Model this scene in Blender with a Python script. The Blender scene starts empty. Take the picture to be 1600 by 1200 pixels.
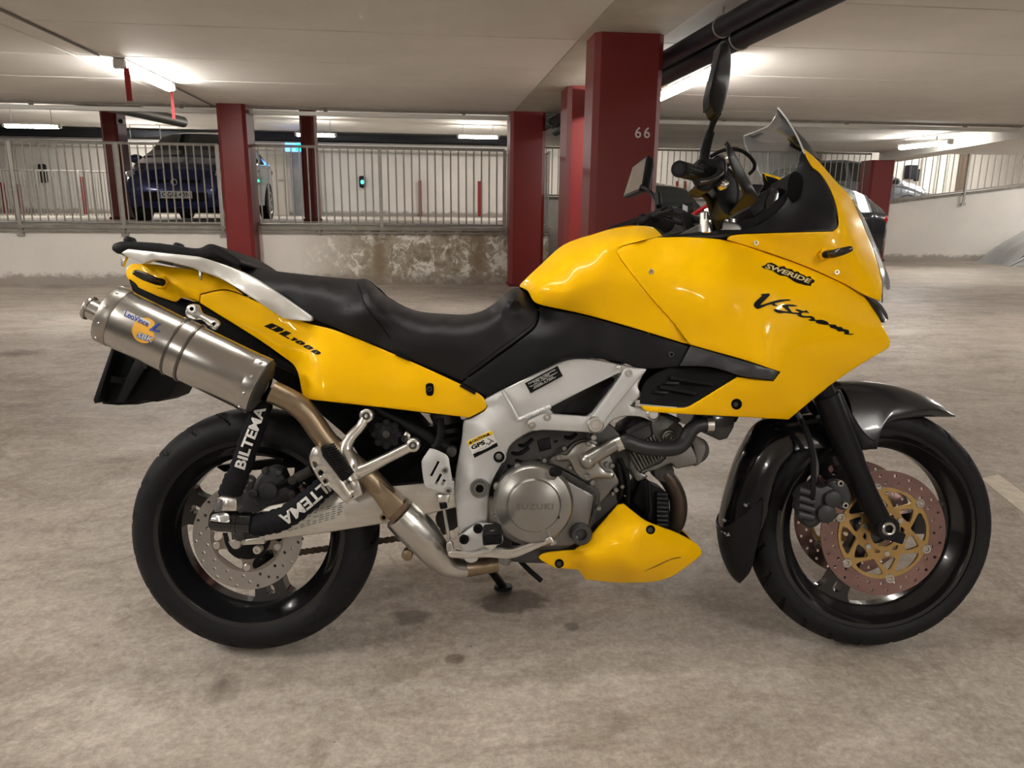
import bpy, bmesh, math, random
import numpy as np
from math import pi, sin, cos, tan, radians, sqrt, atan2
from mathutils import Vector, Matrix
from mathutils.geometry import delaunay_2d_cdt

# ------------------------------------------------------------------ camera, world, exposure
SC = bpy.context.scene
COL = SC.collection
FPX, PITCH, ROLL, CAMH = 1150.0, radians(13.5), radians(0.6), 1.124
cam_d = bpy.data.cameras.new('camera'); cam = bpy.data.objects.new('camera', cam_d); COL.objects.link(cam)
cam_d.sensor_width = 36; cam_d.lens = FPX / 1600 * 36; cam_d.clip_start = 0.05; cam_d.clip_end = 200
CAMR = Matrix.Rotation(pi / 2 - PITCH, 3, 'X') @ Matrix.Rotation(ROLL, 3, 'Z')
cam.matrix_world = Matrix.Translation((0, 0, CAMH)) @ CAMR.to_4x4()
SC.camera = cam
W = bpy.data.worlds.new('world'); SC.world = W; W.use_nodes = True
W.node_tree.nodes['Background'].inputs[0].default_value = (1.0, 0.93, 0.84, 1)
W.node_tree.nodes['Background'].inputs[1].default_value = 0.02
SC.view_settings.view_transform = 'Standard'; SC.view_settings.look = 'None'
SC.view_settings.gamma = 1; SC.view_settings.use_curve_mapping = False
SC.view_settings.exposure = 2.0
LAMP_W = 1.0          # overall lamp power factor
BUILD_YAW = radians(6.5)
random.seed(7); RNG = np.random.default_rng(7)

# ------------------------------------------------------------------ helpers: materials
def rgb(r, g, b):
    f = lambda c: (c / 255 / 12.92) if c / 255 <= 0.04045 else ((c / 255 + 0.055) / 1.055) ** 2.4
    return (f(r), f(g), f(b), 1)
MATS = {}
def mat(name, col, rough=0.5, metal=0.0, var=0.0, vscale=8.0, bump=0.0, bscale=200.0, coat=0.0, emit=0.0, spec=0.5, alpha=1.0, trans=0.0, rvar=0.0, stretch=None, ior=1.45):
    if name in MATS: return MATS[name]
    m = bpy.data.materials.new(name); m.use_nodes = True
    nt = m.node_tree; b = nt.nodes['Principled BSDF']; L = nt.links
    b.inputs['Base Color'].default_value = col; b.inputs['Roughness'].default_value = rough
    b.inputs['Metallic'].default_value = metal; b.inputs['Coat Weight'].default_value = coat
    b.inputs['Coat Roughness'].default_value = 0.06; b.inputs['IOR'].default_value = ior
    b.inputs['Specular IOR Level'].default_value = spec
    b.inputs['Transmission Weight'].default_value = trans; b.inputs['Alpha'].default_value = alpha
    if emit: b.inputs['Emission Color'].default_value = col; b.inputs['Emission Strength'].default_value = emit
    tc = nt.nodes.new('ShaderNodeTexCoord'); src = tc.outputs['Object']
    if stretch:
        mp = nt.nodes.new('ShaderNodeMapping'); mp.inputs['Scale'].default_value = stretch
        L.new(src, mp.inputs[0]); src = mp.outputs[0]
    if var or rvar:
        n = nt.nodes.new('ShaderNodeTexNoise'); n.inputs['Scale'].default_value = vscale; n.inputs['Detail'].default_value = 6
        n.inputs['Roughness'].default_value = 0.65; L.new(src, n.inputs['Vector'])
        if var:
            r = nt.nodes.new('ShaderNodeMapRange'); r.inputs[1].default_value = 0.3; r.inputs[2].default_value = 0.7
            r.inputs[3].default_value = 1 - var; r.inputs[4].default_value = 1 + var; L.new(n.outputs[0], r.inputs[0])
            mx = nt.nodes.new('ShaderNodeVectorMath'); mx.operation = 'SCALE'; mx.inputs[0].default_value = col[:3]
            L.new(r.outputs[0], mx.inputs['Scale']); L.new(mx.outputs[0], b.inputs['Base Color'])
        if rvar:
            r2 = nt.nodes.new('ShaderNodeMapRange'); r2.inputs[1].default_value = 0.3; r2.inputs[2].default_value = 0.7
            r2.inputs[3].default_value = max(0.02, rough - rvar); r2.inputs[4].default_value = rough + rvar
            L.new(n.outputs[0], r2.inputs[0]); L.new(r2.outputs[0], b.inputs['Roughness'])
    if bump:
        n2 = nt.nodes.new('ShaderNodeTexNoise'); n2.inputs['Scale'].default_value = bscale; n2.inputs['Detail'].default_value = 3
        L.new(src, n2.inputs['Vector'])
        bp = nt.nodes.new('ShaderNodeBump'); bp.inputs['Strength'].default_value = bump; bp.inputs['Distance'].default_value = 0.002
        L.new(n2.outputs[0], bp.inputs['Height']); L.new(bp.outputs[0], b.inputs['Normal'])
    MATS[name] = m
    return m

# ------------------------------------------------------------------ helpers: meshes
class MB:
    """collects vertices and faces of one part"""
    def __init__(s): s.v = []; s.f = []; s.mi = None; s.m2 = None
    def add(s, vs, fs):
        o = len(s.v); s.v += [tuple(p) for p in vs]; s.f += [tuple(i + o for i in f) for f in fs]; return s
    def box(s, x0, x1, y0, y1, z0, z1, M=None, c=0.0):
        if c:
            vs = []
            for z, k in ((z0, c), (z0 + c, 0), (z1 - c, 0), (z1, c)):
                for (a, b) in ((x0 + c, y0 + k), (x1 - c, y0 + k), (x1 - k, y0 + c), (x1 - k, y1 - c), (x1 - c, y1 - k), (x0 + c, y1 - k), (x0 + k, y1 - c), (x0 + k, y0 + c)):
                    vs.append((a, b, z))
            fs = [tuple(range(7, -1, -1)), tuple(range(24, 32))]
            for r in range(3):
                for i in range(8):
                    j = (i + 1) % 8; fs.append((r * 8 + i, r * 8 + j, r * 8 + 8 + j, r * 8 + 8 + i))
        else:
            vs = [(x, y, z) for z in (z0, z1) for (x, y) in ((x0, y0), (x1, y0), (x1, y1), (x0, y1))]
            fs = [(3, 2, 1, 0), (4, 5, 6, 7), (0, 1, 5, 4), (1, 2, 6, 5), (2, 3, 7, 6), (3, 0, 4, 7)]
        if M: vs = [M @ Vector(p) for p in vs]
        return s.add(vs, fs)
    def grid(s, rows, closed_u=False, closed_v=False, flip=False):
        n, m = len(rows), len(rows[0]); vs = [p for r in rows for p in r]; fs = []
        for i in range(n if closed_v else n - 1):
            for j in range(m if closed_u else m - 1):
                a, b = i * m + j, i * m + (j + 1) % m; c, d = ((i + 1) % n) * m + (j + 1) % m, ((i + 1) % n) * m + j
                fs.append((d, c, b, a) if flip else (a, b, c, d))
        return s.add(vs, fs)
    def tube(s, pts, rad, n=12, cap=True, squash=1.0, up=None):
        pts = [Vector(p) for p in pts]; k = len(pts)
        rad = rad if hasattr(rad, '__len__') else [rad] * k
        rows = []; prev = None
        for i, p in enumerate(pts):
            t = (pts[min(i + 1, k - 1)] - pts[max(i - 1, 0)]).normalized()
            if prev is None:
                a = Vector(up) if up else (Vector((0, 0, 1)) if abs(t.z) < 0.9 else Vector((1, 0, 0)))
                x = (a - t * a.dot(t)).normalized()
            else:
                x = (prev - t * prev.dot(t)).normalized()
            prev = x; y = t.cross(x)
            rows.append([p + (x * cos(2 * pi * j / n) + y * sin(2 * pi * j / n) * squash) * rad[i] for j in range(n)])
        s.grid(rows, closed_u=True)
        if cap:
            o = len(s.v) - n * k
            s.f.append(tuple(o + j for j in range(n - 1, -1, -1))); s.f.append(tuple(o + (k - 1) * n + j for j in range(n)))
        return s
    def lathe(s, c, axis, prof, n=32, a0=0.0, a1=2 * pi, ref=None, sx=1.0):
        """prof: (offset along axis, radius); open profile swept round the axis"""
        c = Vector(c); axis = Vector(axis).normalized()
        r = Vector(ref) if ref else (Vector((1, 0, 0)) if abs(axis.x) < 0.9 else Vector((0, 0, 1)))
        x = (r - axis * r.dot(axis)).normalized(); y = axis.cross(x); full = abs(a1 - a0 - 2 * pi) < 1e-6
        cnt = n if full else n + 1
        rows = []
        for (h, q) in prof:
            rows.append([c + axis * h + (x * cos(a0 + (a1 - a0) * j / n) * sx + y * sin(a0 + (a1 - a0) * j / n)) * max(q, 1e-5) for j in range(cnt)])
        return s.grid(rows, closed_u=full)
    def cyl(s, a, b, r, n=20, ch=0.0, r2=None):
        a = Vector(a); b = Vector(b); h = (b - a).length; r2 = r if r2 is None else r2
        pr = [(0, 0), (0, r - ch), (ch, r), (h - ch, r2), (h, r2 - ch), (h, 0)] if ch else [(0, 0), (0, r), (h, r2), (h, 0)]
        return s.lathe(a, b - a, pr, n)
    def sphere(s, c, r, n=14, sc=(1, 1, 1)):
        rows = []
        for i in range(n // 2 + 1):
            t = pi * i / (n // 2)
            rows.append([(c[0] + r * sc[0] * max(sin(t), 1e-4) * cos(2 * pi * j / n), c[1] + r * sc[1] * max(sin(t), 1e-4) * sin(2 * pi * j / n), c[2] - r * sc[2] * cos(t)) for j in range(n)])
        return s.grid(rows, closed_u=True)
    def torus(s, c, axis, R, r, n=32, k=10):
        return s.lathe(c, axis, [(r * sin(2 * pi * i / k), R + r * cos(2 * pi * i / k)) for i in range(k + 1)], n)
    def prism(s, poly, y0, y1, M=None):
        """poly of (x, z), extruded along y; convex-ish n-gon caps"""
        n = len(poly); vs = [(x, y0, z) for x, z in poly] + [(x, y1, z) for x, z in poly]
        fs = [tuple(range(n)), tuple(range(2 * n - 1, n - 1, -1))] + [(i, i + n, (i + 1) % n + n, (i + 1) % n) for i in range(n)]
        if M: vs = [M @ Vector(p) for p in vs]
        return s.add(vs, fs)
    def mirror(s):
        o = len(s.v); s.v += [(x, -y, z) for x, y, z in s.v]; s.f += [tuple(i + o for i in reversed(f)) for f in s.f]; return s
    def flipy(s):
        r = MB(); r.v = [(x, -y, z) for x, y, z in s.v]; r.f = [tuple(reversed(f)) for f in s.f]; r.mi = s.mi; r.m2 = s.m2; return r
    def mesh(s, name, m=None, sharp=38, fix=True):
        me = bpy.data.meshes.new(name); me.from_pydata([tuple(p) for p in s.v], [], s.f)
        if s.mi: me.polygons.foreach_set('material_index', s.mi)
        if fix:
            bm = bmesh.new(); bm.from_mesh(me)
            bmesh.ops.remove_doubles(bm, verts=bm.verts, dist=2e-5)
            bmesh.ops.recalc_face_normals(bm, faces=bm.faces); bm.to_mesh(me); bm.free()
        me.polygons.foreach_set('use_smooth', [True] * len(me.polygons))
        me.set_sharp_from_angle(angle=radians(sharp))
        if m: me.materials.append(m)
        if s.mi: me.materials.append(s.m2)
        me.update(); return me
    def build(s, name, m, parent=None, sharp=38, label=None, fix=True):
        o = bpy.data.objects.new(name, s.mesh(name, m, sharp, fix)); COL.objects.link(o)
        if parent: o.parent = parent
        if label: o['label'] = label
        return o
def tag(o, label=None, cat=None, group=None, kind=None):
    if label: o['label'] = label
    if cat: o['category'] = cat
    if group: o['group'] = group
    if kind: o['kind'] = kind
    return o
def empty(name, loc=(0, 0, 0), M=None):
    o = bpy.data.objects.new(name, None); COL.objects.link(o); o.empty_display_size = 0.1
    if M: o.matrix_world = M
    else: o.location = loc
    return o
def inst(me, name, parent=None, M=None):
    o = bpy.data.objects.new(name, me); COL.objects.link(o)
    if parent: o.parent = parent
    if M: o.matrix_local = M
    return o
def copy_tree(o, parent=None):
    c = o.copy(); COL.objects.link(c); c.parent = parent
    for ch in list(o.children): copy_tree(ch, c)
    return c

# ------------------------------------------------------------------ helpers: projection onto real planes
def ray(px, py):
    return CAMR @ Vector(((px - 800) / FPX, (600 - py) / FPX, -1.0))
RB = Matrix.Rotation(-BUILD_YAW, 3, 'Z')
MBLD = Matrix.Rotation(BUILD_YAW, 4, 'Z')
def on_z(px, py, z):            # building frame point at height z
    d = RB @ ray(px, py); t = (z - CAMH) / d.z; return Vector((0, 0, CAMH)) + d * t
def on_v(px, py, v):            # building frame point at depth v
    d = RB @ ray(px, py); t = v / d.y; return Vector((0, 0, CAMH)) + d * t
def on_u(px, py, u):            # building frame point at cross position u
    d = RB @ ray(px, py); t = u / d.x; return Vector((0, 0, CAMH)) + d * t

# smooth closed outline / curve through points; a point given as (x, y, 1) stays a corner
def smooth_line(pts, n=6, closed=False):
    P = [np.array(p[:2] if len(p) == 3 and p[2] == 1 else p, float) for p in pts]
    cor = [len(p) == 3 and p[2] == 1 for p in pts]; k = len(P); out = []
    for i in range(k if closed else k - 1):
        p1, p2 = P[i], P[(i + 1) % k]
        p0 = P[i - 1] if (closed or i > 0) else p1; p3 = P[(i + 2) % k] if (closed or i + 2 < k) else p2
        t1 = (p2 - p0) * 0.5; t2 = (p3 - p1) * 0.5
        L = np.linalg.norm(p2 - p1)
        if cor[i] : t1 = (p2 - p1) * 0.75 if not cor[(i + 1) % k] else (p2 - p1)
        if cor[(i + 1) % k]: t2 = (p2 - p1) * 0.75 if not cor[i] else (p2 - p1)
        for tt in (t1, t2):
            q = np.linalg.norm(tt)
            if q > 1.3 * L and q > 0: tt *= 1.3 * L / q
        m = 1 if (cor[i] and cor[(i + 1) % k]) else n
        for j in range(m):
            t = j / m; h = t * t * t; q = t * t
            out.append((2 * h - 3 * q + 1) * p1 + (h - 2 * q + t) * t1 + (-2 * h + 3 * q) * p2 + (h - q) * t2)
    if not closed: out.append(P[-1])
    return [tuple(p) for p in out]
def curve3(pts, n=6):
    P = [np.array(p, float) for p in pts]; k = len(P); out = []
    for i in range(k - 1):
        p0 = P[max(i - 1, 0)]; p1 = P[i]; p2 = P[i + 1]; p3 = P[min(i + 2, k - 1)]
        for j in range(n):
            t = j / n
            out.append(0.5 * ((2 * p1) + (-p0 + p2) * t + (2 * p0 - 5 * p1 + 4 * p2 - p3) * t * t + (-p0 + 3 * p1 - 3 * p2 + p3) * t ** 3))
    out.append(P[-1]); return [tuple(p) for p in out]
def inside(poly, x, y):
    P = np.asarray(poly); x0, y0 = P[:, 0], P[:, 1]; x1, y1 = np.roll(x0, -1), np.roll(y0, -1)
    x = np.asarray(x)[:, None]; y = np.asarray(y)[:, None]
    c = ((y0 > y) != (y1 > y)) & (x < (x1 - x0) * (y - y0) / (y1 - y0 + 1e-12) + x0)
    return c.sum(1) % 2 == 1
def area2(poly):
    P = np.asarray(poly); return 0.5 * np.sum(P[:, 0] * np.roll(P[:, 1], -1) - np.roll(P[:, 0], -1) * P[:, 1])
def inset(poly, d):
    P = np.asarray(poly, float); s = 1 if area2(P) > 0 else -1
    a = P - np.roll(P, 1, 0); b = np.roll(P, -1, 0) - P
    na = np.stack([-a[:, 1], a[:, 0]], 1) * s; nb = np.stack([-b[:, 1], b[:, 0]], 1) * s
    na /= np.linalg.norm(na, axis=1)[:, None] + 1e-9; nb /= np.linalg.norm(nb, axis=1)[:, None] + 1e-9
    n = na + nb; L = np.linalg.norm(n, axis=1)[:, None] + 1e-9; n /= L
    return [tuple(p) for p in P + n * d * np.clip(2 / L, 1, 1.6)]
def triangulate(outline, holes=(), step=None, lines=()):
    """constrained triangulation of an outline with holes; returns points, triangles, index lists of outline and holes"""
    pts = [tuple(p) for p in outline]; loops = [list(range(len(pts)))]
    for h in holes:
        loops.append(list(range(len(pts), len(pts) + len(h)))); pts += [tuple(p) for p in h]
    edges = [(l[i], l[(i + 1) % len(l)]) for l in loops for i in range(len(l))]
    for ln in lines:
        o = len(pts); pts += [tuple(p) for p in ln]; edges += [(o + i, o + i + 1) for i in range(len(ln) - 1)]
    nb = len(pts)
    if step:
        P = np.asarray(outline); x0, y0 = P.min(0); x1, y1 = P.max(0); g = []
        for r, y in enumerate(np.arange(y0 + step / 2, y1, step * 0.87)):
            for x in np.arange(x0 + (r % 2) * step / 2, x1, step): g.append((x, y))
        if g:
            g = np.array(g); k = inside(outline, g[:, 0], g[:, 1])
            for h in holes: k &= ~inside(h, g[:, 0], g[:, 1])
            B = np.array(pts[:nb]); g = g[k]
            if len(g):
                d = np.sqrt(((g[:, None, :] - B[None]) ** 2).sum(2)).min(1); g = g[d > step * 0.45]
                pts += [tuple(p) for p in g]
    S = max(np.ptp(np.asarray(outline)[:, 0]), np.ptp(np.asarray(outline)[:, 1]))
    r = delaunay_2d_cdt([Vector(p) for p in pts], edges, [], 0, S * 1e-7, True)
    V = np.array([tuple(p) for p in r[0]]); T = np.array([f for f in r[2]])
    om = {}
    for i, o in enumerate(r[3]):
        for q in o: om[q] = i
    c = V[T].mean(1); k = inside(outline, c[:, 0], c[:, 1])
    for h in holes: k &= ~inside(h, c[:, 0], c[:, 1])
    return V, T[k], [[om[i] for i in l] for l in loops]
class TPS:
    """smooth height field through scattered control points (x, y, value)"""
    def __init__(s, ctrl, lam=1e-4):
        C = np.array(ctrl, float); s.o = C[:, :2].mean(0); s.k = 300.0; X = (C[:, :2] - s.o) / s.k; n = len(X); s.X = X
        D = np.sqrt(((X[:, None] - X[None]) ** 2).sum(2)); K = np.where(D > 0, D ** 2 * np.log(D + 1e-12), 0) + lam * np.eye(n)
        Pm = np.hstack([np.ones((n, 1)), X]); A = np.zeros((n + 3, n + 3)); A[:n, :n] = K; A[:n, n:] = Pm; A[n:, :n] = Pm.T
        s.c = np.linalg.solve(A, np.concatenate([C[:, 2], np.zeros(3)])); s.n = n
    def __call__(s, x, y):
        q = (np.stack([np.atleast_1d(x), np.atleast_1d(y)], 1) - s.o) / s.k
        D = np.sqrt(((q[:, None] - s.X[None]) ** 2).sum(2)); K = np.where(D > 0, D ** 2 * np.log(D + 1e-12), 0)
        return K @ s.c[:s.n] + s.c[s.n] + q @ s.c[s.n + 1:]
# text as triangles in its own plane (cap height 1)
def text_tris(txt, shear=0.0, bold=0.0, space=1.0):
    c = bpy.data.curves.new('t', 'FONT'); c.body = txt; c.shear = shear; c.offset = bold; c.space_character = space
    c.resolution_u = 3; c.fill_mode = 'FRONT' if hasattr(c, 'fill_mode') else c.fill_mode
    o = bpy.data.objects.new('t', c); COL.objects.link(o)
    bpy.context.view_layer.update()
    me = bpy.data.meshes.new_from_object(o.evaluated_get(bpy.context.evaluated_depsgraph_get()))
    V = np.array([tuple(v.co)[:2] for v in me.vertices]); T = [tuple(p.vertices) for p in me.polygons]
    bpy.data.objects.remove(o); bpy.data.curves.remove(c); bpy.data.meshes.remove(me)
    V[:, 0] -= V[:, 0].min(); V[:, 1] -= V[:, 1].min(); V /= V[:, 1].max()
    return V, T

# ================================================================== THE SETTING (building frame: u across, v away, z up)
def st(o, name_only=False):
    o.matrix_world = MBLD; o['kind'] = 'structure'; return o
def bld(o): o.matrix_world = MBLD @ o.matrix_world; return o
CEIL, DECK, VL, VR, UR = 2.42, 0.83, 11.0, 16.4, 1.78
# --- floor material: worn grey-beige concrete with stains that have shapes of their own
def floor_material():
    m = bpy.data.materials.new('concrete_floor'); m.use_nodes = True; nt = m.node_tree; L = nt.links; b = nt.nodes['Principled BSDF']
    tc = nt.nodes.new('ShaderNodeTexCoord')
    def noise(scale, detail=6, rough=0.6, vec=None, dist=0.0):
        n = nt.nodes.new('ShaderNodeTexNoise'); n.inputs['Scale'].default_value = scale; n.inputs['Detail'].default_value = detail
        n.inputs['Roughness'].default_value = rough; n.inputs['Distortion'].default_value = dist
        L.new(vec or tc.outputs['Object'], n.inputs['Vector']); return n.outputs[0]
    def ramp(sock, a, b_, lo=0.0, hi=1.0):
        r = nt.nodes.new('ShaderNodeMapRange'); r.inputs[1].default_value = a; r.inputs[2].default_value = b_; r.inputs[3].default_value = lo; r.inputs[4].default_value = hi
        L.new(sock, r.inputs[0]); return r.outputs[0]
    def mix(fac, c1, c2, mode='MIX'):
        x = nt.nodes.new('ShaderNodeMix'); x.data_type = 'RGBA'; x.blend_type = mode
        if isinstance(fac, float): x.inputs[0].default_value = fac
        else: L.new(fac, x.inputs[0])
        for s, c in ((6, c1), (7, c2)):
            if isinstance(c, tuple): x.inputs[s].default_value = c
            else: L.new(c, x.inputs[s])
        return x.outputs[2]
    def math_(op, a, b_=None, clamp=False):
        x = nt.nodes.new('ShaderNodeMath'); x.operation = op; x.use_clamp = clamp
        for i, c in enumerate((a, b_)):
            if c is None: continue
            if isinstance(c, (float, int)): x.inputs[i].default_value = c
            else: L.new(c, x.inputs[i])
        return x.outputs[0]
    mp = nt.nodes.new('ShaderNodeMapping'); mp.inputs['Scale'].default_value = (0.45, 1.0, 1); L.new(tc.outputs['Object'], mp.inputs[0])
    col = mix(ramp(noise(1.1, 8, 0.62, mp.outputs[0], 0.4), 0.3, 0.7), (0.40, 0.35, 0.30, 1), (0.60, 0.54, 0.475, 1))
    col = mix(ramp(noise(5.5, 9, 0.72, mp.outputs[0]), 0.36, 0.62), mix(1.0, col, (0.74, 0.72, 0.70, 1), 'MULTIPLY'), col)
    col = mix(ramp(noise(2.6, 10, 0.75, mp.outputs[0], 1.2), 0.56, 0.66), col, mix(0.55, col, (0.66, 0.61, 0.54, 1)))
    col = mix(ramp(noise(26, 10, 0.8), 0.38, 0.62), mix(1.0, col, (0.76, 0.745, 0.73, 1), 'MULTIPLY'), mix(0.16, col, (0.80, 0.74, 0.66, 1)))
    col = mix(ramp(noise(1.9, 9, 0.8, None, 2.0), 0.50, 0.40), col, mix(1.0, col, (0.80, 0.77, 0.75, 1), 'MULTIPLY'))
    col = mix(ramp(noise(110, 3, 0.7), 0.6, 0.72, 0, 0.25), col, (0.25, 0.21, 0.17, 1))
    col = mix(ramp(noise(75, 6, 0.8), 0.42, 0.60), mix(1.0, col, (0.80, 0.79, 0.78, 1), 'MULTIPLY'), col)
    # pits and specks
    vo = nt.nodes.new('ShaderNodeTexVoronoi'); vo.inputs['Scale'].default_value = 9; L.new(tc.outputs['Object'], vo.inputs['Vector'])
    col = mix(ramp(vo.outputs['Distance'], 0.035, 0.02), col, (0.13, 0.10, 0.08, 1))
    # stains (position u, v, half sizes) : oil and wet patches under the machine
    sep = nt.nodes.new('ShaderNodeSeparateXYZ'); L.new(tc.outputs['Object'], sep.inputs[0])
    n1 = noise(7, 4, 0.6); n2 = noise(11, 4, 0.6)
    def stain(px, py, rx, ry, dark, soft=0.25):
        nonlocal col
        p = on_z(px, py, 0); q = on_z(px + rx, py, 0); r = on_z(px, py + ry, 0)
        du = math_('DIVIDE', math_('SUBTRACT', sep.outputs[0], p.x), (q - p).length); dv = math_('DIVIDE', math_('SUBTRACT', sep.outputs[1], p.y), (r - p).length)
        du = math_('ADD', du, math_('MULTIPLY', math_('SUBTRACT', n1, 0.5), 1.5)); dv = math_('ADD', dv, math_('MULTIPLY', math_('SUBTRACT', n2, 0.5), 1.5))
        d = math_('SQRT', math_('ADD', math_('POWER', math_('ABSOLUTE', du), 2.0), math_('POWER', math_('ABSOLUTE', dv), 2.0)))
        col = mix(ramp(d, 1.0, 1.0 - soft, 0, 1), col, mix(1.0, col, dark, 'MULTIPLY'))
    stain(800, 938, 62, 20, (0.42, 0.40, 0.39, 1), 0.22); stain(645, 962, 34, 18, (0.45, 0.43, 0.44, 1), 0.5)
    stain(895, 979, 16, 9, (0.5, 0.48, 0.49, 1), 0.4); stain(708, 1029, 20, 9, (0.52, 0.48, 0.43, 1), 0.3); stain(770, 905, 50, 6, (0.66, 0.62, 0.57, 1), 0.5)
    stain(350, 1075, 34, 26, (0.5, 0.48, 0.46, 1), 0.9); stain(640, 1050, 60, 26, (0.8, 0.76, 0.7, 1), 0.9); stain(1560, 975, 80, 30, (0.82, 0.8, 0.78, 1), 0.9)
    stain(960, 1130, 40, 25, (0.72, 0.7, 0.68, 1), 0.9); stain(30, 552, 45, 7, (0.5, 0.48, 0.46, 1), 0.7)
    L.new(col, b.inputs['Base Color'])
    L.new(ramp(noise(3, 6, 0.7, mp.outputs[0]), 0.35, 0.7, 0.42, 0.7), b.inputs['Roughness'])
    bp = nt.nodes.new('ShaderNodeBump'); bp.inputs['Strength'].default_value = 0.25; bp.inputs['Distance'].default_value = 0.004
    L.new(noise(40, 8, 0.7), bp.inputs['Height']); L.new(bp.outputs[0], b.inputs['Normal'])
    b.inputs['Specular IOR Level'].default_value = 0.35
    return m
def wall_material(name, peel=None, base=(0.80, 0.77, 0.72, 1), dirt=None):
    """white painted masonry; peel = (u0, u1) span where the paint has flaked; dirt = height of a dark splash line"""
    m = bpy.data.materials.new(name); m.use_nodes = True; nt = m.node_tree; L = nt.links; b = nt.nodes['Principled BSDF']
    tc = nt.nodes.new('ShaderNodeTexCoord'); sep = nt.nodes.new('ShaderNodeSeparateXYZ'); L.new(tc.outputs['Object'], sep.inputs[0])
    def noise(scale, detail=6, rough=0.6, dist=0.0):
        n = nt.nodes.new('ShaderNodeTexNoise'); n.inputs['Scale'].default_value = scale; n.inputs['Detail'].default_value = detail
        n.inputs['Roughness'].default_value = rough; n.inputs['Distortion'].default_value = dist; L.new(tc.outputs['Object'], n.inputs['Vector']); return n.outputs[0]
    def ramp(s, a, b_, lo=0.0, hi=1.0):
        r = nt.nodes.new('ShaderNodeMapRange'); r.inputs[1].default_value = a; r.inputs[2].default_value = b_; r.inputs[3].default_value = lo; r.inputs[4].default_value = hi
        L.new(s, r.inputs[0]); return r.outputs[0]
    def mix(fac, c1, c2):
        x = nt.nodes.new('ShaderNodeMix'); x.data_type = 'RGBA'; L.new(fac, x.inputs[0])
        for s, c in ((6, c1), (7, c2)):
            if isinstance(c, tuple): x.inputs[s].default_value = c
            else: L.new(c, x.inputs[s])
        return x.outputs[2]
    def mul(a, b_):
        x = nt.nodes.new('ShaderNodeMath'); x.operation = 'MULTIPLY'; L.new(a, x.inputs[0])
        if isinstance(b_, float): x.inputs[1].default_value = b_
        else: L.new(b_, x.inputs[1])
        return x.outputs[0]
    col = mix(ramp(noise(1.5, 6), 0.3, 0.7), tuple(c * 0.9 for c in base[:3]) + (1,), base)
    col = mix(ramp(noise(14, 8, 0.75), 0.62, 0.75, 0, 0.35), col, (0.3, 0.26, 0.22, 1))
    if peel:
        span = mul(ramp(sep.outputs[0], peel[0], peel[0] + 1.0), ramp(sep.outputs[0], peel[1] + 0.3, peel[1]))
        pm = mul(ramp(noise(4.5, 10, 0.78, 0.6), 0.44, 0.5), span)
        pc = mix(ramp(noise(9, 6), 0.35, 0.65), (0.20, 0.165, 0.125, 1), (0.42, 0.36, 0.27, 1))
        col = mix(pm, col, pc)
        w = nt.nodes.new('ShaderNodeTexWave'); w.inputs['Scale'].default_value = 0.22; w.inputs['Distortion'].default_value = 2.0; w.inputs['Detail'].default_value = 4; w.bands_direction = 'X'
        L.new(tc.outputs['Object'], w.inputs['Vector']); col = mix(mul(ramp(w.outputs[0], 0.93, 1.0, 0, 0.8), span), col, (0.21, 0.15, 0.09, 1))
    if dirt is not None:
        a = nt.nodes.new('ShaderNodeMath'); a.operation = 'ADD'; L.new(sep.outputs[2], a.inputs[0]); L.new(mul(noise(6, 8, 0.75), -0.35), a.inputs[1])
        col = mix(ramp(a.outputs[0], dirt - 0.1, dirt - 0.17, 0, 0.75), col, (0.24, 0.20, 0.16, 1))
    L.new(col, b.inputs['Base Color']); b.inputs['Roughness'].default_value = 0.75
    bp = nt.nodes.new('ShaderNodeBump'); bp.inputs['Strength'].default_value = 0.4; bp.inputs['Distance'].default_value = 0.01
    L.new(noise(25, 8, 0.7), bp.inputs['Height']); L.new(bp.outputs[0], b.inputs['Normal'])
    return m
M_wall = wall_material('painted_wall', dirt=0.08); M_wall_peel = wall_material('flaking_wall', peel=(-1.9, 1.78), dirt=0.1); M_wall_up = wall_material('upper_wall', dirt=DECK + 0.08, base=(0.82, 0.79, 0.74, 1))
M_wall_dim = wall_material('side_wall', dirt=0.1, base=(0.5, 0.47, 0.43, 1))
M_ceil = mat('ceiling_paint', (0.76, 0.73, 0.69, 1), 0.75, var=0.05, vscale=1.2, bump=0.15, bscale=30)
M_ceil_gap = mat('ceiling_joint', (0.16, 0.14, 0.12, 1), 0.9)
M_beam = mat('beam_concrete', (0.50, 0.46, 0.39, 1), 0.8, var=0.12, vscale=3, bump=0.25, bscale=40)
M_deck = mat('deck_concrete', (0.52, 0.47, 0.41, 1), 0.7, var=0.12, vscale=2)
M_red = mat('red_pillar_paint', rgb(112, 30, 29), 0.42, var=0.05, vscale=2.0, bump=0.06, bscale=25)
M_redstrip = mat('red_strip', rgb(140, 24, 26), 0.45)
M_galv = mat('galvanised', (0.36, 0.34, 0.31, 1), 0.5, 0.55, var=0.12, vscale=15)
M_ledge = mat('ledge_steel', (0.24, 0.22, 0.19, 1), 0.65, 0.2, var=0.25, vscale=6)
M_white = mat('white_plastic', (0.66, 0.64, 0.6, 1), 0.45)
M_black_pipe = mat('black_pipe', (0.012, 0.013, 0.017, 1), 0.5, var=0.2, vscale=10, spec=0.25)
M_lampbody = mat('lamp_housing', (0.5, 0.49, 0.46, 1), 0.5)
M_tube = mat('lamp_diffuser', (1.0, 0.965, 0.905, 1), 0.4, emit=30.0 * LAMP_W)

floor = st(MB().box(-14, 24, -9, 24, -0.2, 0).build('floor', floor_material()))
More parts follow.
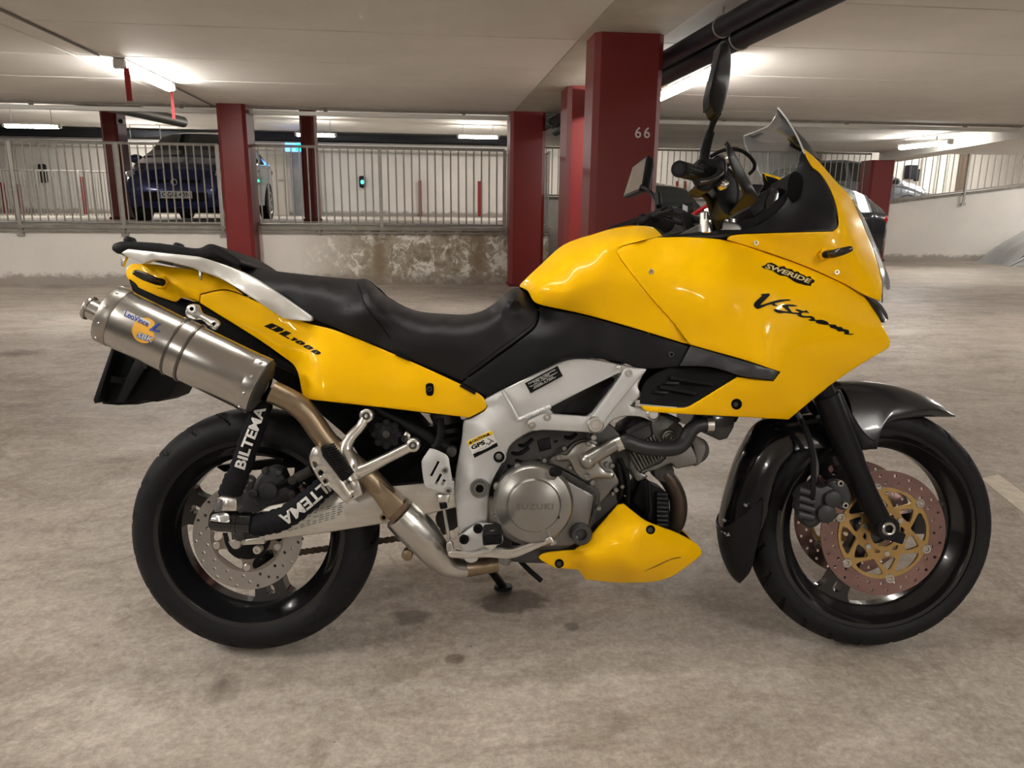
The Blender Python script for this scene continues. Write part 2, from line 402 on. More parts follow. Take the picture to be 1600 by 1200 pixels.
# ceiling: backing plate with separate slabs under it
ceil = st(MB().box(-14, 24, -9, VL + 0.05, CEIL + 0.03, CEIL + 0.22).box(UR, 24, VL + 0.05, VR + 0.1, CEIL + 0.03, CEIL + 0.22).build('ceiling', M_ceil_gap))
bays = [(-13.9, -3.16, 0), (-3.145, 1.215, 0), (1.83, 9.1, 1), (9.11, 23.9, 1)]
joints = [-8.9, -7.0, -5.65, -4.35, -3.05, -1.75, -0.45, 0.85, 2.2, 3.55, 4.9, 6.21, 7.53, 8.83, 10.12, VL + 0.05]
for (a, b_, far) in bays:
    js = joints + ([12.7, 14.0, 15.3, VR + 0.1] if far else [])
    for j in range(len(js) - 1):
        MB().box(a, b_, js[j] + 0.008, js[j + 1] - 0.008, CEIL, CEIL + 0.028, c=0.005).build('ceiling_slab', M_ceil, ceil)
MB().box(1.22, 1.825, -8.9, VL + 0.05, CEIL - 0.004, CEIL + 0.03).build('ceiling_beam', M_beam, ceil)
bq = [(10.25, VR + 0.1), (8.97, 10.76), (7.6, 5.0), (8.1, 5.0), (9.47, 10.76), (10.75, VR + 0.1)]
MB().add([(x, y, z) for z in (CEIL - 0.19, CEIL + 0.01) for x, y in bq], [(0, 1, 4, 5), (1, 2, 3, 4), (6, 7, 10, 11), (7, 8, 9, 10)] + [(i, (i + 1) % 6, (i + 1) % 6 + 6, i + 6) for i in range(6)]).build('ceiling_beam', M_wall_up, ceil)
ceil_u = st(MB().box(-14, UR, VL + 0.05, 24, 3.08, 3.2).box(UR, 24, VR + 0.1, 24, 3.08, 3.2).box(-14, UR, VL + 0.05, VL + 0.25, CEIL + 0.02, 3.1).box(UR, 24, VR + 0.1, VR + 0.3, CEIL + 0.02, 3.1)
            .box(UR, UR + 0.2, VL + 0.2, VR + 0.2, CEIL + 0.1, 3.1).build('ceiling_upper', M_ceil)); 
# retaining walls of the upper deck
wl = st(MB().box(-14, UR, VL, VL + 0.25, 0, DECK - 0.05).build('wall_front_left', M_wall_peel))
MB().box(-14, UR + 0.02, VL - 0.04, VL + 0.25, DECK - 0.05, DECK).build('ledge', M_ledge, wl)
MB().box(-14, UR + 0.02, VL - 0.035, VL - 0.01, DECK - 0.10, DECK - 0.075).build('ledge_conduit', M_ledge, wl)
for x in np.arange(-8.2, 1.7, 1.33): MB().box(x, x + 0.03, VL - 0.045, VL - 0.005, DECK - 0.12, DECK - 0.04).build('conduit_clip', M_ledge, wl)
st(MB().box(UR - 0.25, UR, VL + 0.25, VR + 0.25, 0, DECK).build('wall_return', M_wall_peel))
p0 = on_v(1395, 318, VR); p1 = on_v(1600, 293, VR); RSL = (p1.z - p0.z) / (p1.x - p0.x); RU0 = p0.x; RZ0 = p0.z
wr = MB(); rz = lambda u: RZ0 + max(0, (u - RU0)) * RSL
wr.prism([(UR, 0), (24, 0), (24, rz(24)), (RU0, rz(RU0)), (UR, RZ0)], VR, VR + 0.25)
wr = st(wr.build('wall_front_right', M_wall))
MB().prism([(UR, RZ0), (RU0, RZ0), (24, rz(24)), (24, rz(24) + 0.06), (RU0, RZ0 + 0.06), (UR, RZ0 + 0.06)], VR - 0.04, VR + 0.25).build('ledge', M_ledge, wr)
st(MB().box(-14, UR - 0.02, VL + 0.2, 24, DECK - 0.3, DECK).box(UR - 0.02, RU0, VR + 0.2, 24, DECK - 0.3, DECK).build('floor_upper', M_deck))
st(MB().prism([(RU0, DECK - 0.3), (24, rz(24) - 0.3), (24, rz(24)), (RU0 + 2.4, DECK), (RU0, DECK)], VR + 0.22, 19.6).build('floor_ramp', M_deck))
st(MB().box(-14, 24, 22.6, 22.9, 0, 3.2).build('wall_back', M_wall_up))
st(MB().box(RU0, 24, 19.6, 19.8, 0, 3.2).build('wall_ramp', M_wall_up))
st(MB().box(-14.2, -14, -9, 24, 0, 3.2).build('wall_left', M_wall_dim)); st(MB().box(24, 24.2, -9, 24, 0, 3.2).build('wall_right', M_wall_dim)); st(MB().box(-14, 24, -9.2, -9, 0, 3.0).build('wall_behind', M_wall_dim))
# dark ventilation duct along the upper back wall
tag(bld(MB().box(-14, 3.5, 21.6, 22.2, 2.86, 3.02, c=0.02).build('ventilation_duct', M_black_pipe)), 'long black ventilation duct under the upper deck ceiling', 'duct')
tag(bld(MB().box(-14, 3.5, 21.9, 22.5, 2.62, 2.80, c=0.02).build('cable_trunking', M_white)), 'long white trunk running below the black duct', 'trunking')
# trunking along the slab edge above the railing
tr = tag(bld(MB().box(-14, 9.6, VL - 0.10, VL - 0.02, CEIL - 0.10, CEIL - 0.05).build('cable_tray', M_white)), 'thin pale cable tray hung along the ceiling edge', 'cable tray')
for x in np.arange(-9, 9.5, 1.9): MB().box(x, x + 0.05, VL - 0.08, VL - 0.04, CEIL - 0.05, CEIL).build('hanger', M_ledge, tr)
MB().tube([(-14, VL - 0.16, CEIL - 0.03), (9.6, VL - 0.16, CEIL - 0.03)], 0.012, 6).build('cable', M_ledge, tr)
MB().tube([(-14, VL - 0.22, CEIL - 0.045), (9.6, VL - 0.22, CEIL - 0.02)], 0.009, 6).build('cable', M_ledge, tr)
tag(bld(MB().tube([(-2.87, -3, CEIL - 0.012), (-2.9, 7.45, CEIL - 0.012)], 0.011, 6).build('ceiling_cable', mat('grey_cable', (0.2, 0.18, 0.16, 1), 0.6))), 'thin grey cable running along the ceiling to the left tube lamp', 'cable')
tag(bld(MB().tube([(-2.8, 9.0, CEIL - 0.02), (-2.83, VL - 0.2, CEIL - 0.02)], 0.01, 6).build('ceiling_cable', MATS['grey_cable'])), 'short cable from the left tube lamp to the ceiling edge', 'cable')

# ---------------- pillars
def pillar(u0, u1, v0, v1, z0, z1, label, txt=None, tz=None, tx=0.3):
    o = MB().box(u0, u1, v0, v1, z0, z1, c=0.045)
    # flatten the vertical chamfer caps: keep the prism running floor to ceiling
    vs = o.v[:]; o.v = [(x, y, z0 if z < z0 + 0.06 else (z1 if z > z1 - 0.06 else z)) for x, y, z in vs]
    root = tag(bld(o.build('red_pillar', M_red)), label, 'pillar', 'red pillars')
    MB().box(u0 - 0.012, u1 + 0.012, v0 - 0.012, v1 + 0.012, z0, z0 + 0.05, c=0.01).build('foot_strip', mat('pillar_foot', rgb(100, 26, 26), 0.6), root)
    if txt:
        V, T = text_tris(txt, 0, 0.01, 1.25); h = 0.082; mb = MB()
        mb.add([(u0 + (u1 - u0) * tx + p[0] * h, v0 - 0.002, tz + p[1] * h) for p in V], T)
        mb.build('number', mat('white_lettering', (0.6, 0.58, 0.55, 1), 0.6), root, fix=False)
    return root
pillar(1.28, 1.82, 5.89, 6.28, 0, CEIL, 'tall red pillar numbered 66 right behind the motorcycle', '66', 1.66, 0.62)
q = on_v(884, 300, 8.4)
pillar(q.x, q.x + 0.54, 8.4, 8.9, 0, CEIL, 'red pillar half hidden behind the one numbered 66', '67', 1.50, 0.40)
q = on_v(797, 300, 10.7); r = on_v(851, 300, 10.7)
pillar(q.x, r.x, 10.7, 11.2, 0, CEIL, 'red pillar at the right end of the flaking low wall')
q = on_v(342, 240, 10.66); r = on_v(387, 240, 10.66)
pillar(q.x, r.x, 10.66, 11.2, 0, CEIL, 'red pillar in front of the railing beside the blue car')
q = on_v(163, 260, 14.6); r = on_v(189, 260, 14.6)
pillar(q.x, r.x, 14.6, 15.1, DECK, 3.08, 'dark red pillar left of the blue car on the upper deck')
q = on_v(471, 260, 14.6); r = on_v(493, 260, 14.6)
pillar(q.x, r.x, 14.6, 15.1, DECK, 3.08, 'dark red pillar on the upper deck by the elevator door')
q = on_v(1364, 250, 16.1); r = on_v(1401, 250, 16.1)
pillar(q.x, r.x, 16.1, 16.6, 0, CEIL - 0.19, 'red pillar at the foot of the ramp wall')

# ---------------- railings: posts, rails and single balusters
def railing(P, Q, h, n, label, posts=(), foot=0.0, bar=0.011, post_len=0.16, rail=0.02):
    P = Vector(P); Q = Vector(Q); d = Q - P; Lh = Vector((d.x, d.y, 0)).length
    root = tag(bld(MB().tube([P + Vector((0, 0, h)), Q + Vector((0, 0, h))], rail, 8).build('railing', M_galv)), label, 'railing', 'steel railings')
    MB().tube([P + Vector((0, 0, foot + 0.03)), Q + Vector((0, 0, foot + 0.03))], rail * 0.85, 8).build('bottom_rail', M_galv, root)
    me = MB().tube([(0, 0, foot + 0.03), (0, 0, h)], bar, 6).mesh('baluster', M_galv)
    for i in range(n + 1): inst(me, 'baluster', root, Matrix.Translation(P + d * (i / n)))
    pm = MB().box(-0.025, 0.025, -0.012, 0.012, -post_len, h).box(-0.05, 0.05, -0.02, 0.02, -post_len, -post_len + 0.06).mesh('post', M_galv)
    for t in posts: inst(pm, 'post', root, Matrix.Translation(P + d * t + Vector((0, -0.03, 0))))
    return root
HR = 1.09
uL = lambda px: on_v(px, 300, VL + 0.03).x
railing((uL(-665), VL + 0.03, DECK), (uL(345), VL + 0.03, DECK), HR, 76, 'steel baluster railing in front of the blue car', (0.165, 0.333, 0.5, 0.665, 0.835, 1.0))
railing((uL(395), VL + 0.03, DECK), (uL(788), VL + 0.03, DECK), HR, 32, 'steel baluster railing above the flaking low wall between two pillars', (0.0, 0.5, 1.0))
railing((UR + 0.02, VL + 0.25, DECK), (UR + 0.02, VR - 0.1, DECK), HR, 30, 'steel railing running away behind the right end of the low wall', (0.5,))
railing((UR + 0.1, VR - 0.02, RZ0 + 0.06), (on_v(1360, 250, VR).x, VR - 0.02, RZ0 + 0.06), 1.02, 60, 'steel railing on the far wall behind the windscreen', (0.35, 0.7))
ua, ub = on_v(1402, 250, VR).x, 18.5
railing((ua, VR - 0.03, rz(ua) + 0.06), (ub, VR - 0.03, rz(ub) + 0.06), 0.93, 46, 'sloping steel railing along the ramp wall', (0.22, 0.52, 0.82), post_len=0.3)
a = on_v(-60, 246, 18.5); b_ = on_v(166, 268, 18.5)
railing((a.x, 18.5, a.z - 1.35), (b_.x, 18.5, b_.z - 1.10), 1.1, 44, 'sloping steel railing of the far ramp at the left', (0.2, 0.5, 0.8), post_len=0.05)

# ---------------- tube lamps
M_tube_fill = mat('lamp_diffuser_fill', (1.0, 0.965, 0.905, 1), 0.4, emit=7.5 * LAMP_W)  # weaker glow for the fill lamp added above the motorcycle
def tube_lamp(u, v, z, along, label, L=1.42, drop=0.0, tube=None):
    """housing, emitting diffuser and two end caps"""
    root = empty('tube_lamp'); tag(root, label, 'lamp', 'ceiling tube lamps')
    MB().box(-L / 2, L / 2, -0.05, 0.05, -0.03, 0.0, c=0.006).build('housing', M_lampbody, root)
    pr = [(0.048, -0.03), (0.05, -0.055), (0.035, -0.085), (0, -0.095), (-0.035, -0.085), (-0.05, -0.055), (-0.048, -0.03)]
    d = MB().grid([[(x, y, z_) for (y, z_) in pr] for x in (-L / 2 + 0.05, L / 2 - 0.05)]); d.add([(-L / 2 + 0.05, y, z_) for y, z_ in pr], [tuple(range(7))]); d.add([(L / 2 - 0.05, y, z_) for y, z_ in pr], [tuple(range(7))])
    d.build('diffuser', tube or M_tube, root)
    for s in (-1, 1): MB().box(s * (L / 2 - 0.025) - 0.028, s * (L / 2 - 0.025) + 0.028, -0.056, 0.056, -0.09, -0.005, c=0.012).build('end_cap', M_lampbody, root)
    if drop:
        for s in (-1, 1): MB().box(s * L * 0.35 - 0.006, s * L * 0.35 + 0.006, -0.006, 0.006, 0, drop).build('hanger', M_lampbody, root)
    root.matrix_world = MBLD @ Matrix.Translation((u, v, z)) @ Matrix.Rotation(pi / 2 if along else 0, 4, 'Z')
    return root
tube_lamp(-2.79, 8.3, CEIL - 0.005, True, 'tube lamp on the ceiling at upper left of the motorcycle')
tube_lamp(2.53, 7.45, CEIL - 0.06, True, 'tube lamp behind the pillar numbered 66', L=1.8, drop=0.055)
a, b_ = on_z(1407, 230.5, 2.27), on_z(1488, 221.5, 2.27); o_ = tube_lamp(0, 0, 0, True, 'tube lamp on the beam above the ramp wall', L=(a - b_).length)
o_.matrix_world = MBLD @ Matrix.Translation(((a + b_) / 2) + Vector((-0.02, 0, 0.05))) @ Matrix.Rotation(atan2(a.y - b_.y, a.x - b_.x), 4, 'Z')
MB().box(-0.3, -0.28, -0.01, 0.01, 0, 0.08).build('hanger', M_lampbody, o_)
for (x0, x1, y, v, lb) in ((5, 95, 196, 17.2, 'tube lamp at far left above the upper deck railing'), (195, 262, 223, 20.8, 'tube lamp behind the roof of the blue car'),
                           (461, 526, 210, 18.6, 'tube lamp above the elevator door behind a dark pillar'), (714, 780, 213, 19.0, 'tube lamp above the upper deck left of the red corner pillar')):
    a = on_v(x0, y, v); b_ = on_v(x1, y, v); tube_lamp((a.x + b_.x) / 2, v, a.z + 0.05, False, lb, L=b_.x - a.x, drop=max(0.02, 3.08 - a.z - 0.05))
# unseen lamps added for brightness; the rows go on over and behind the photographer
tube_lamp(-0.3, 1.75, CEIL - 0.005, False, 'unseen dim tube lamp added on the ceiling right above the motorcycle', tube=M_tube_fill)  # added to brighten the motorcycle from above; no such lamp is seen
tube_lamp(-2.79, 1.0, CEIL - 0.005, True, 'unseen tube lamp added to the left row nearer the photographer'); tube_lamp(2.53, -1.2, CEIL - 0.06, True, 'unseen tube lamp added to the right row nearer the photographer', L=1.8, drop=0.055)
tube_lamp(-2.79, -3.6, CEIL - 0.005, True, 'unseen tube lamp added to the left row behind the photographer'); tube_lamp(2.53, -6.4, CEIL - 0.06, True, 'unseen tube lamp added to the right row behind the photographer', L=1.8, drop=0.055)
tube_lamp(-8.2, 8.2, CEIL - 0.005, True, 'unseen tube lamp added at far left by the low wall'); tube_lamp(-8.2, 2.4, CEIL - 0.005, True, 'unseen tube lamp added at far left nearer the photographer')
tube_lamp(7.4, 5.4, CEIL - 0.005, True, 'unseen tube lamp added at far right'); tube_lamp(12.8, 10.0, CEIL - 0.005, True, 'unseen tube lamp added at outer right near the ramp'); tube_lamp(14.6, 14.3, CEIL - 0.005, True, 'unseen tube lamp added to brighten the ramp wall at far right'); tube_lamp(12.8, 4.5, CEIL - 0.005, True, 'unseen tube lamp added at outer right nearer the photographer'); tube_lamp(13.5, 18.0, 3.0, False, 'tube lamp over the ramp'); tube_lamp(6.0, 19.5, 3.0, False, 'tube lamp over the upper deck behind the windscreen')  # right-hand lamps out of view, added to brighten the right side
# ---------------- pipes under the ceiling right of the beam
def ceiling_pipe(pts, r, label):
    root = tag(bld(MB().tube(pts, r, 18).build('ceiling_pipe', M_black_pipe)), label, 'pipe', 'black ceiling pipes')
    a, b_ = Vector(pts[0]), Vector(pts[-1])
    for v in (3.2, 5.1, 7.2, 9.2, 10.8):
        t = (v - a.y) / (b_.y - a.y)
        if 0 < t < 1:
            c = a.lerp(b_, t); MB().torus(c, b_ - a, r + 0.004, 0.006, 20, 6).build('clamp', M_galv, root)
            MB().box(c.x - 0.006, c.x + 0.006, c.y - 0.006, c.y + 0.006, c.z + r, CEIL).build('hanger_rod', M_galv, root)
    return root
a, b_ = on_z(1203, 0, 2.30), on_z(1041, 91, 2.30); k = (11.6 - a.y) / (b_.y - a.y)
ceiling_pipe([a.lerp(b_, -2.5), a.lerp(b_, k)], 0.062, 'upper black ceiling pipe passing behind the pillar numbered 66')
a, b_ = on_z(1272, 0, 2.24), on_z(1041, 117, 2.24); k = (11.4 - a.y) / (b_.y - a.y)
ceiling_pipe([a.lerp(b_, -2.5), a.lerp(b_, k)], 0.074, 'lower black ceiling pipe beside the tube lamp')
a, b_ = on_z(243, 179, 2.62), on_z(340, 208, 2.62)
pp = tag(bld(MB().tube([(a.x - 0.6, VL + 0.4, 2.62), (a.x + 0.1, 15.2, 2.62)], 0.10, 14).build('ceiling_pipe', M_galv)), 'grey duct sloping away above the blue car', 'pipe')
# red hanging markers
for (x0, y0, x1, y1, v, lb) in ((194, 117, 207, 158, 7.6, 'red plastic strip hanging under the left tube lamp'), (266, 149, 274, 186, 9.2, 'red plastic strip hanging by the end of the left tube lamp')):
    a = on_v(x0, y0, v); b_ = on_v(x1, y1, v)
    tag(bld(MB().box(min(a.x, b_.x), max(a.x, b_.x), v, v + 0.012, b_.z, min(a.z + 0.06, CEIL)).build('hanging_marker', M_redstrip)), lb, 'marker', 'red hanging markers')
# ---------------- things on the upper deck
def wallpost(px, y0, y1, v, w, label):
    a = on_v(px, y0, v); b_ = on_v(px, y1, v)
    tag(bld(MB().box(a.x - w / 2, a.x + w / 2, v, v + w, min(b_.z, a.z - 0.5), a.z, c=0.006).build('marker_post', M_redstrip)), label, 'post', 'red marker posts')
for (px, y0, y1, lb) in ((656, 282, 341, 'slim red marker post in front of the upper back wall right of the green light'), (749, 283, 338, 'slim red marker post nearest the red corner pillar'), (27, 288, 336, 'slim red marker post beside the hanging chain'), (127, 276, 336, 'slim red marker post left of the dark pillar'), (2, 285, 336, 'slim red marker post at the left picture edge')):
    wallpost(px, y0, y1, 22.4 if px > 400 else 21.0, 0.085, lb)
for (px, lb) in ((1059, 'slim red marker post left of the two behind the handlebar'), (1071, 'slim red marker post right of the two behind the handlebar')): wallpost(px, 283, 322, 22.3, 0.07, lb)
a = on_v(566, 275, 22.5); ch = tag(bld(MB().box(a.x - 0.09, a.x + 0.09, 22.42, 22.6, a.z - 0.33, a.z, c=0.03).build('charger_box', M_black_pipe)), 'small black wall box with a green light', 'charger')
MB().sphere((a.x, 22.42, a.z - 0.17), 0.045, 10, (1, 0.3, 1.3)).build('indicator_light', mat('green_led', (0.02, 0.9, 0.45, 1), 0.4, emit=3.0), ch)
a = on_v(445, 223, 20.5); b_ = on_v(470, 237, 20.5)
sg = tag(bld(MB().box(a.x, b_.x + 0.05, 20.5, 20.56, b_.z, a.z, c=0.008).build('exit_sign', mat('sign_blue', rgb(70, 140, 235), 0.4, emit=1.4))), 'glowing blue and green sign hanging beside the dark pillar', 'sign')
MB().box(b_.x - 0.12, b_.x + 0.04, 20.49, 20.5, b_.z + 0.02, a.z - 0.02).build('sign_panel', mat('sign_green', rgb(20, 205, 190), 0.4, emit=1.4), sg)
# elevator door with frame on the back wall
a = on_v(453, 236, 22.5); b_ = on_v(503, 340, 22.5)
el = MB().box(a.x, b_.x, 22.5, 22.62, DECK, a.z, c=0.01).build('door_1', mat('steel_door', (0.42, 0.43, 0.44, 1), 0.32, 0.8, var=0.1, vscale=3)); st(el)
for t in (0.0, 0.48, 0.98): MB().box(a.x + (b_.x - a.x) * t, a.x + (b_.x - a.x) * t + 0.05, 22.46, 22.5, DECK, a.z).build('door_frame', M_galv, el)
a = on_v(384, 240, 22.5); b_ = on_v(452, 338, 22.5)
dr = st(MB().box(a.x, b_.x, 22.54, 22.62, DECK, a.z, c=0.01).build('door_2', mat('cream_door', (0.6, 0.56, 0.48, 1), 0.5))); MB().box(b_.x - 0.25, b_.x - 0.08, 22.48, 22.54, DECK + 0.95, DECK + 1.0).build('door_handle', M_galv, dr)
a = on_v(187, 190, 14.5)
cm = tag(bld(MB().box(a.x - 0.05, a.x + 0.06, 14.48, 14.6, a.z - 0.05, a.z + 0.06, c=0.01).build('wall_camera', M_white)), 'small white camera box on the dark pillar left of the blue car', 'camera'); MB().cyl((a.x + 0.03, 14.48, a.z), (a.x + 0.04, 14.42, a.z), 0.035, 14, 0.004).build('lens', M_black_pipe, cm)
a = on_v(63, 256, 22.4); tag(bld(MB().box(a.x - 0.09, a.x + 0.09, 22.4, 22.55, a.z - 0.5, a.z, c=0.03).build('wall_box', M_black_pipe)), 'dark box on the back wall behind the left ramp railing', 'box')
# chain hanging by the left marker post
cr = empty('hanging_chain'); tag(cr, 'pale steel chain hanging beside the left marker post', 'chain'); a = on_v(21, 296, 20.9); lk = MB().torus((0, 0, 0), (0, 1, 0), 0.03, 0.009, 12, 6).mesh('link', M_galv)
for i in range(14): inst(lk, 'link', cr, Matrix.Translation((a.x + i * 0.008, 20.9, a.z - i * 0.05)) @ Matrix.Rotation(pi / 2 * (i % 2), 4, 'Z'))
bld(cr)
a = on_v(1421, 258, 19.5); b_ = on_v(1427, 280, 19.5)
tag(bld(MB().box(a.x - 0.06, b_.x + 0.06, 19.42, 19.6, b_.z, a.z, c=0.02).box(b_.x + 0.08, b_.x + 0.16, 19.5, 19.6, b_.z - 0.05, a.z - 0.1).build('wall_phone', M_black_pipe)), 'black call box on the wall behind the ramp railing', 'box')
a = on_v(1505, 240, 19.5); tag(bld(MB().box(a.x - 0.06, a.x + 0.06, 19.3, 19.55, 1.4, 3.05, c=0.01).build('service_pipe', mat('brown_pipe', (0.16, 0.12, 0.09, 1), 0.6))), 'brown square down pipe behind the ramp railing', 'pipe')
for i, px in enumerate((1446, 1470, 1488)):
    a = on_v(px, 240, 19.5); tag(bld(MB().tube([(a.x, 19.52, 1.0), (a.x, 19.52, 3.05)], 0.035, 10).build('drain_pipe', M_white)), ('first', 'second', 'third')[i] + ' white pipe from the left on the wall behind the ramp railing', 'pipe', 'white wall pipes')
# worn paint stripe on the floor right of the front wheel
a, b_, c, d = on_z(1532, 748, 0), on_z(1560, 742, 0), on_z(1640, 800, 0), on_z(1640, 836, 0)
pl = MB().add([(p_.x, p_.y, h) for h in (0.0005, 0.0025) for p_ in (a, b_, c, d)], [(4, 5, 6, 7), (0, 1, 5, 4), (1, 2, 6, 5), (2, 3, 7, 6), (3, 0, 4, 7)])
tag(bld(pl.build('floor_stripe', mat('worn_paint', (0.62, 0.56, 0.46, 1), 0.7, var=0.2, vscale=20))), 'worn pale paint stripe on the floor right of the front wheel', 'floor marking')

# ================================================================== THE MOTORCYCLE
# machine frame: x forward, y away from the camera side (w = -y points to the camera), z up; it leans on its side stand
LEAN = radians(10)
MBIKE = Matrix.Translation((-0.64, 1.715, 0.002)) @ Matrix.Rotation(radians(1.4), 4, 'Z') @ Matrix.Rotation(-LEAN, 4, 'X')
MINV = MBIKE.inverted(); CAM_L = MINV @ Vector((0, 0, CAMH)); R_L = np.array(MINV.to_3x3() @ CAMR); CAM_N = np.array(CAM_L)
def Pn(px, py, w):
    px = np.atleast_1d(np.asarray(px, float)); py = np.atleast_1d(np.asarray(py, float)); w = np.broadcast_to(np.asarray(w, float), px.shape)
    d = np.stack([(px - 800) / FPX, (600 - py) / FPX, -np.ones_like(px)], 1) @ R_L.T
    t = (-w - CAM_N[1]) / d[:, 1]
    return CAM_N + d * t[:, None]
def P(px, py, w): return Vector(Pn(px, py, w)[0])
bike = empty('motorcycle', M=MBIKE)
tag(bike, 'yellow touring motorcycle leaning on its side stand in the middle of the garage', 'motorcycle')
def ZM(x0, y0, s): return lambda *pts: [((x0 + p[0] / s, y0 + p[1] / s) + tuple(p[2:])) for p in pts]
def zc(x0, y0, s, pts): return [((x0 + p[0] / s, y0 + p[1] / s) + tuple(p[2:])) for p in pts]
A_, B_, C_, D_, E_, F_, G_, H_, I_, J_, K_, L_ = ((100, 350, 4), (200, 600, 4), (450, 600, 4), (750, 550, 4), (800, 330, 4), (950, 50, 4), (1100, 330, 4), (1100, 600, 3.2), (600, 750, 2.909), (380, 380, 3.2), (980, 230, 8), (1130, 560, 8))
N_, O_, Q_ = (760, 640, 5), (960, 620, 5), (1200, 700, 5.218)
# ---- machine materials
M_yel = mat('yellow_paint', (0.93, 0.52, 0.0, 1), 0.38, coat=0.3, spec=0.10)
M_blk = mat('black_plastic', (0.008, 0.008, 0.0095, 1), 0.42, spec=0.22, bump=0.05, bscale=900)
M_gloss = mat('gloss_black', (0.006, 0.006, 0.007, 1), 0.16, coat=0.6)
M_matte = mat('matte_black', (0.006, 0.006, 0.0065, 1), 0.6, spec=0.15)
M_rub = mat('tyre_rubber', (0.010, 0.010, 0.011, 1), 0.6, var=0.2, vscale=14, spec=0.22)
M_seat = mat('seat_vinyl', (0.009, 0.009, 0.0105, 1), 0.42, bump=0.3, bscale=700, spec=0.32)
M_alu = mat('frame_aluminium', (0.58, 0.585, 0.585, 1), 0.38, 0.55, var=0.05, vscale=10)
M_polish = mat('polished_alloy', (0.66, 0.64, 0.60, 1), 0.26, 0.9, var=0.08, vscale=18)
M_swing = mat('brushed_swingarm', (0.60, 0.575, 0.53, 1), 0.34, 0.85, var=0.08, vscale=20, stretch=(1, 8, 8))
M_eng = mat('engine_grey', (0.175, 0.168, 0.158, 1), 0.4, 0.65, var=0.08, vscale=10)
M_eng2 = mat('engine_cover', (0.31, 0.30, 0.28, 1), 0.28, 0.85, var=0.06, vscale=8)
M_dark = mat('dark_cast', (0.05, 0.048, 0.046, 1), 0.5, 0.3, var=0.25, vscale=25)
M_cal = mat('caliper_paint', (0.028, 0.028, 0.030, 1), 0.5, 0.1, bump=0.2, bscale=400)
M_disc = mat('disc_steel', (0.38, 0.36, 0.345, 1), 0.27, 0.95, var=0.05, vscale=30)
M_fdisc = mat('front_disc_steel', (0.25, 0.155, 0.14, 1), 0.30, 0.9, var=0.22, vscale=5)  # reddish base colour paints in the reflection of the red pillar
M_gold = mat('gold_carrier', (0.42, 0.27, 0.10, 1), 0.36, 0.75)
M_ss = mat('stainless', (0.50, 0.485, 0.46, 1), 0.27, 0.95, var=0.06, vscale=12)
M_can = mat('muffler_steel', (0.43, 0.415, 0.395, 1), 0.24, 0.97)
M_heat = mat('heat_tinted_pipe', (0.27, 0.205, 0.135, 1), 0.38, 0.85, var=0.25, vscale=10)
M_bolt = mat('bolt_steel', (0.48, 0.46, 0.43, 1), 0.3, 0.9); M_hole = mat('dark_hole', (0.004, 0.004, 0.004, 1), 0.9, spec=0.1)
M_ltext = mat('lettering_white', (0.66, 0.65, 0.63, 1), 0.5); M_btext = mat('lettering_black', (0.005, 0.005, 0.005, 1), 0.5, spec=0.15)

def panel(name, outline, ctrl, m, parent=bike, t=0.006, bev=2.0, holes=(), step=None, mirror=False, label=None, smooth=True, lines=(), n=5, sharp=40, mirror_parent=None):
    """a shaped sheet part: outline and control heights given where they lie on the machine (w = lateral distance)"""
    out = smooth_line(outline, n, True) if smooth else [tuple(p[:2]) for p in outline]
    f = ctrl if callable(ctrl) else TPS(ctrl) if not isinstance(ctrl, (int, float)) else (lambda x, y, c=ctrl: np.full(np.atleast_1d(x).shape, float(c)))
    o = np.array(out); hs = [smooth_line(h, 4, True) if smooth else [tuple(p[:2]) for p in h] for h in holes]
    inn = inset(out, bev); mid = inset(out, bev * 0.3)
    hin = [inset(h, -bev * 0.5) for h in hs]
    V, T, loops = triangulate(inn, hin, step, lines)
    w = f(V[:, 0], V[:, 1]); front = Pn(V[:, 0], V[:, 1], w); nV = len(V)
    mb = MB(); back = front.copy(); back[:, 1] += t
    verts = list(map(tuple, front)) + list(map(tuple, back)); faces = [tuple(a) for a in T] + [tuple(nV + i for i in a[::-1]) for a in T]
    bm_ = bev / 620.0
    for l, ring in zip(loops, [(inn, mid, o)] + [(a, inset(b_, -bev * 0.15), np.array(b_)) for a, b_ in zip(hin, hs)]):
        ids = []
        for k, (poly, dw) in enumerate(((ring[1], 0.3 * bm_), (ring[2], bm_), (ring[2], max(t, bm_ * 1.05)))):
            q = np.array(poly); ww = f(q[:, 0], q[:, 1]); pts = Pn(q[:, 0], q[:, 1], ww - (0.3 * bm_ if k == 0 else bm_))
            if k == 2: pts[:, 1] += max(t - bm_, bm_ * 0.05)
            ids.append(list(range(len(verts), len(verts) + len(q)))); verts += list(map(tuple, pts))
        ids = [l] + ids + [[nV + i for i in l]]
        for a, b_ in zip(ids[:-1], ids[1:]):
            c = len(a)
            for i in range(c): faces.append((a[i], a[(i + 1) % c], b_[(i + 1) % c], b_[i]))
    mb.add(verts, faces)
    if m is M_yel: mb.mi = [0] * len(T) + [1] * len(T) + [0] * (len(faces) - 2 * len(T)); mb.m2 = M_matte
    ob = mb.build(name, m, parent, sharp, label)
    if mirror:
        mb.flipy().build(name, m, mirror_parent or parent, sharp, label)
    return ob, f
def ptube(name, pts, rad, m, parent=bike, n=12, cur=5, mirror=False, label=None, squash=1.0):
    q = [tuple(P(*p)) for p in pts]; rr = rad
    if cur > 1 and len(q) > 2:
        k = len(q); q2 = curve3(q, cur)
        if hasattr(rad, '__len__'): rr = np.interp(np.linspace(0, k - 1, len(q2)), range(k), rad)
        q = q2
    mb = MB().tube(q, rr, n, True, squash); o = mb.build(name, m, parent, 50, label)
    if mirror: mb.flipy().build(name, m, parent, 50)
    return o
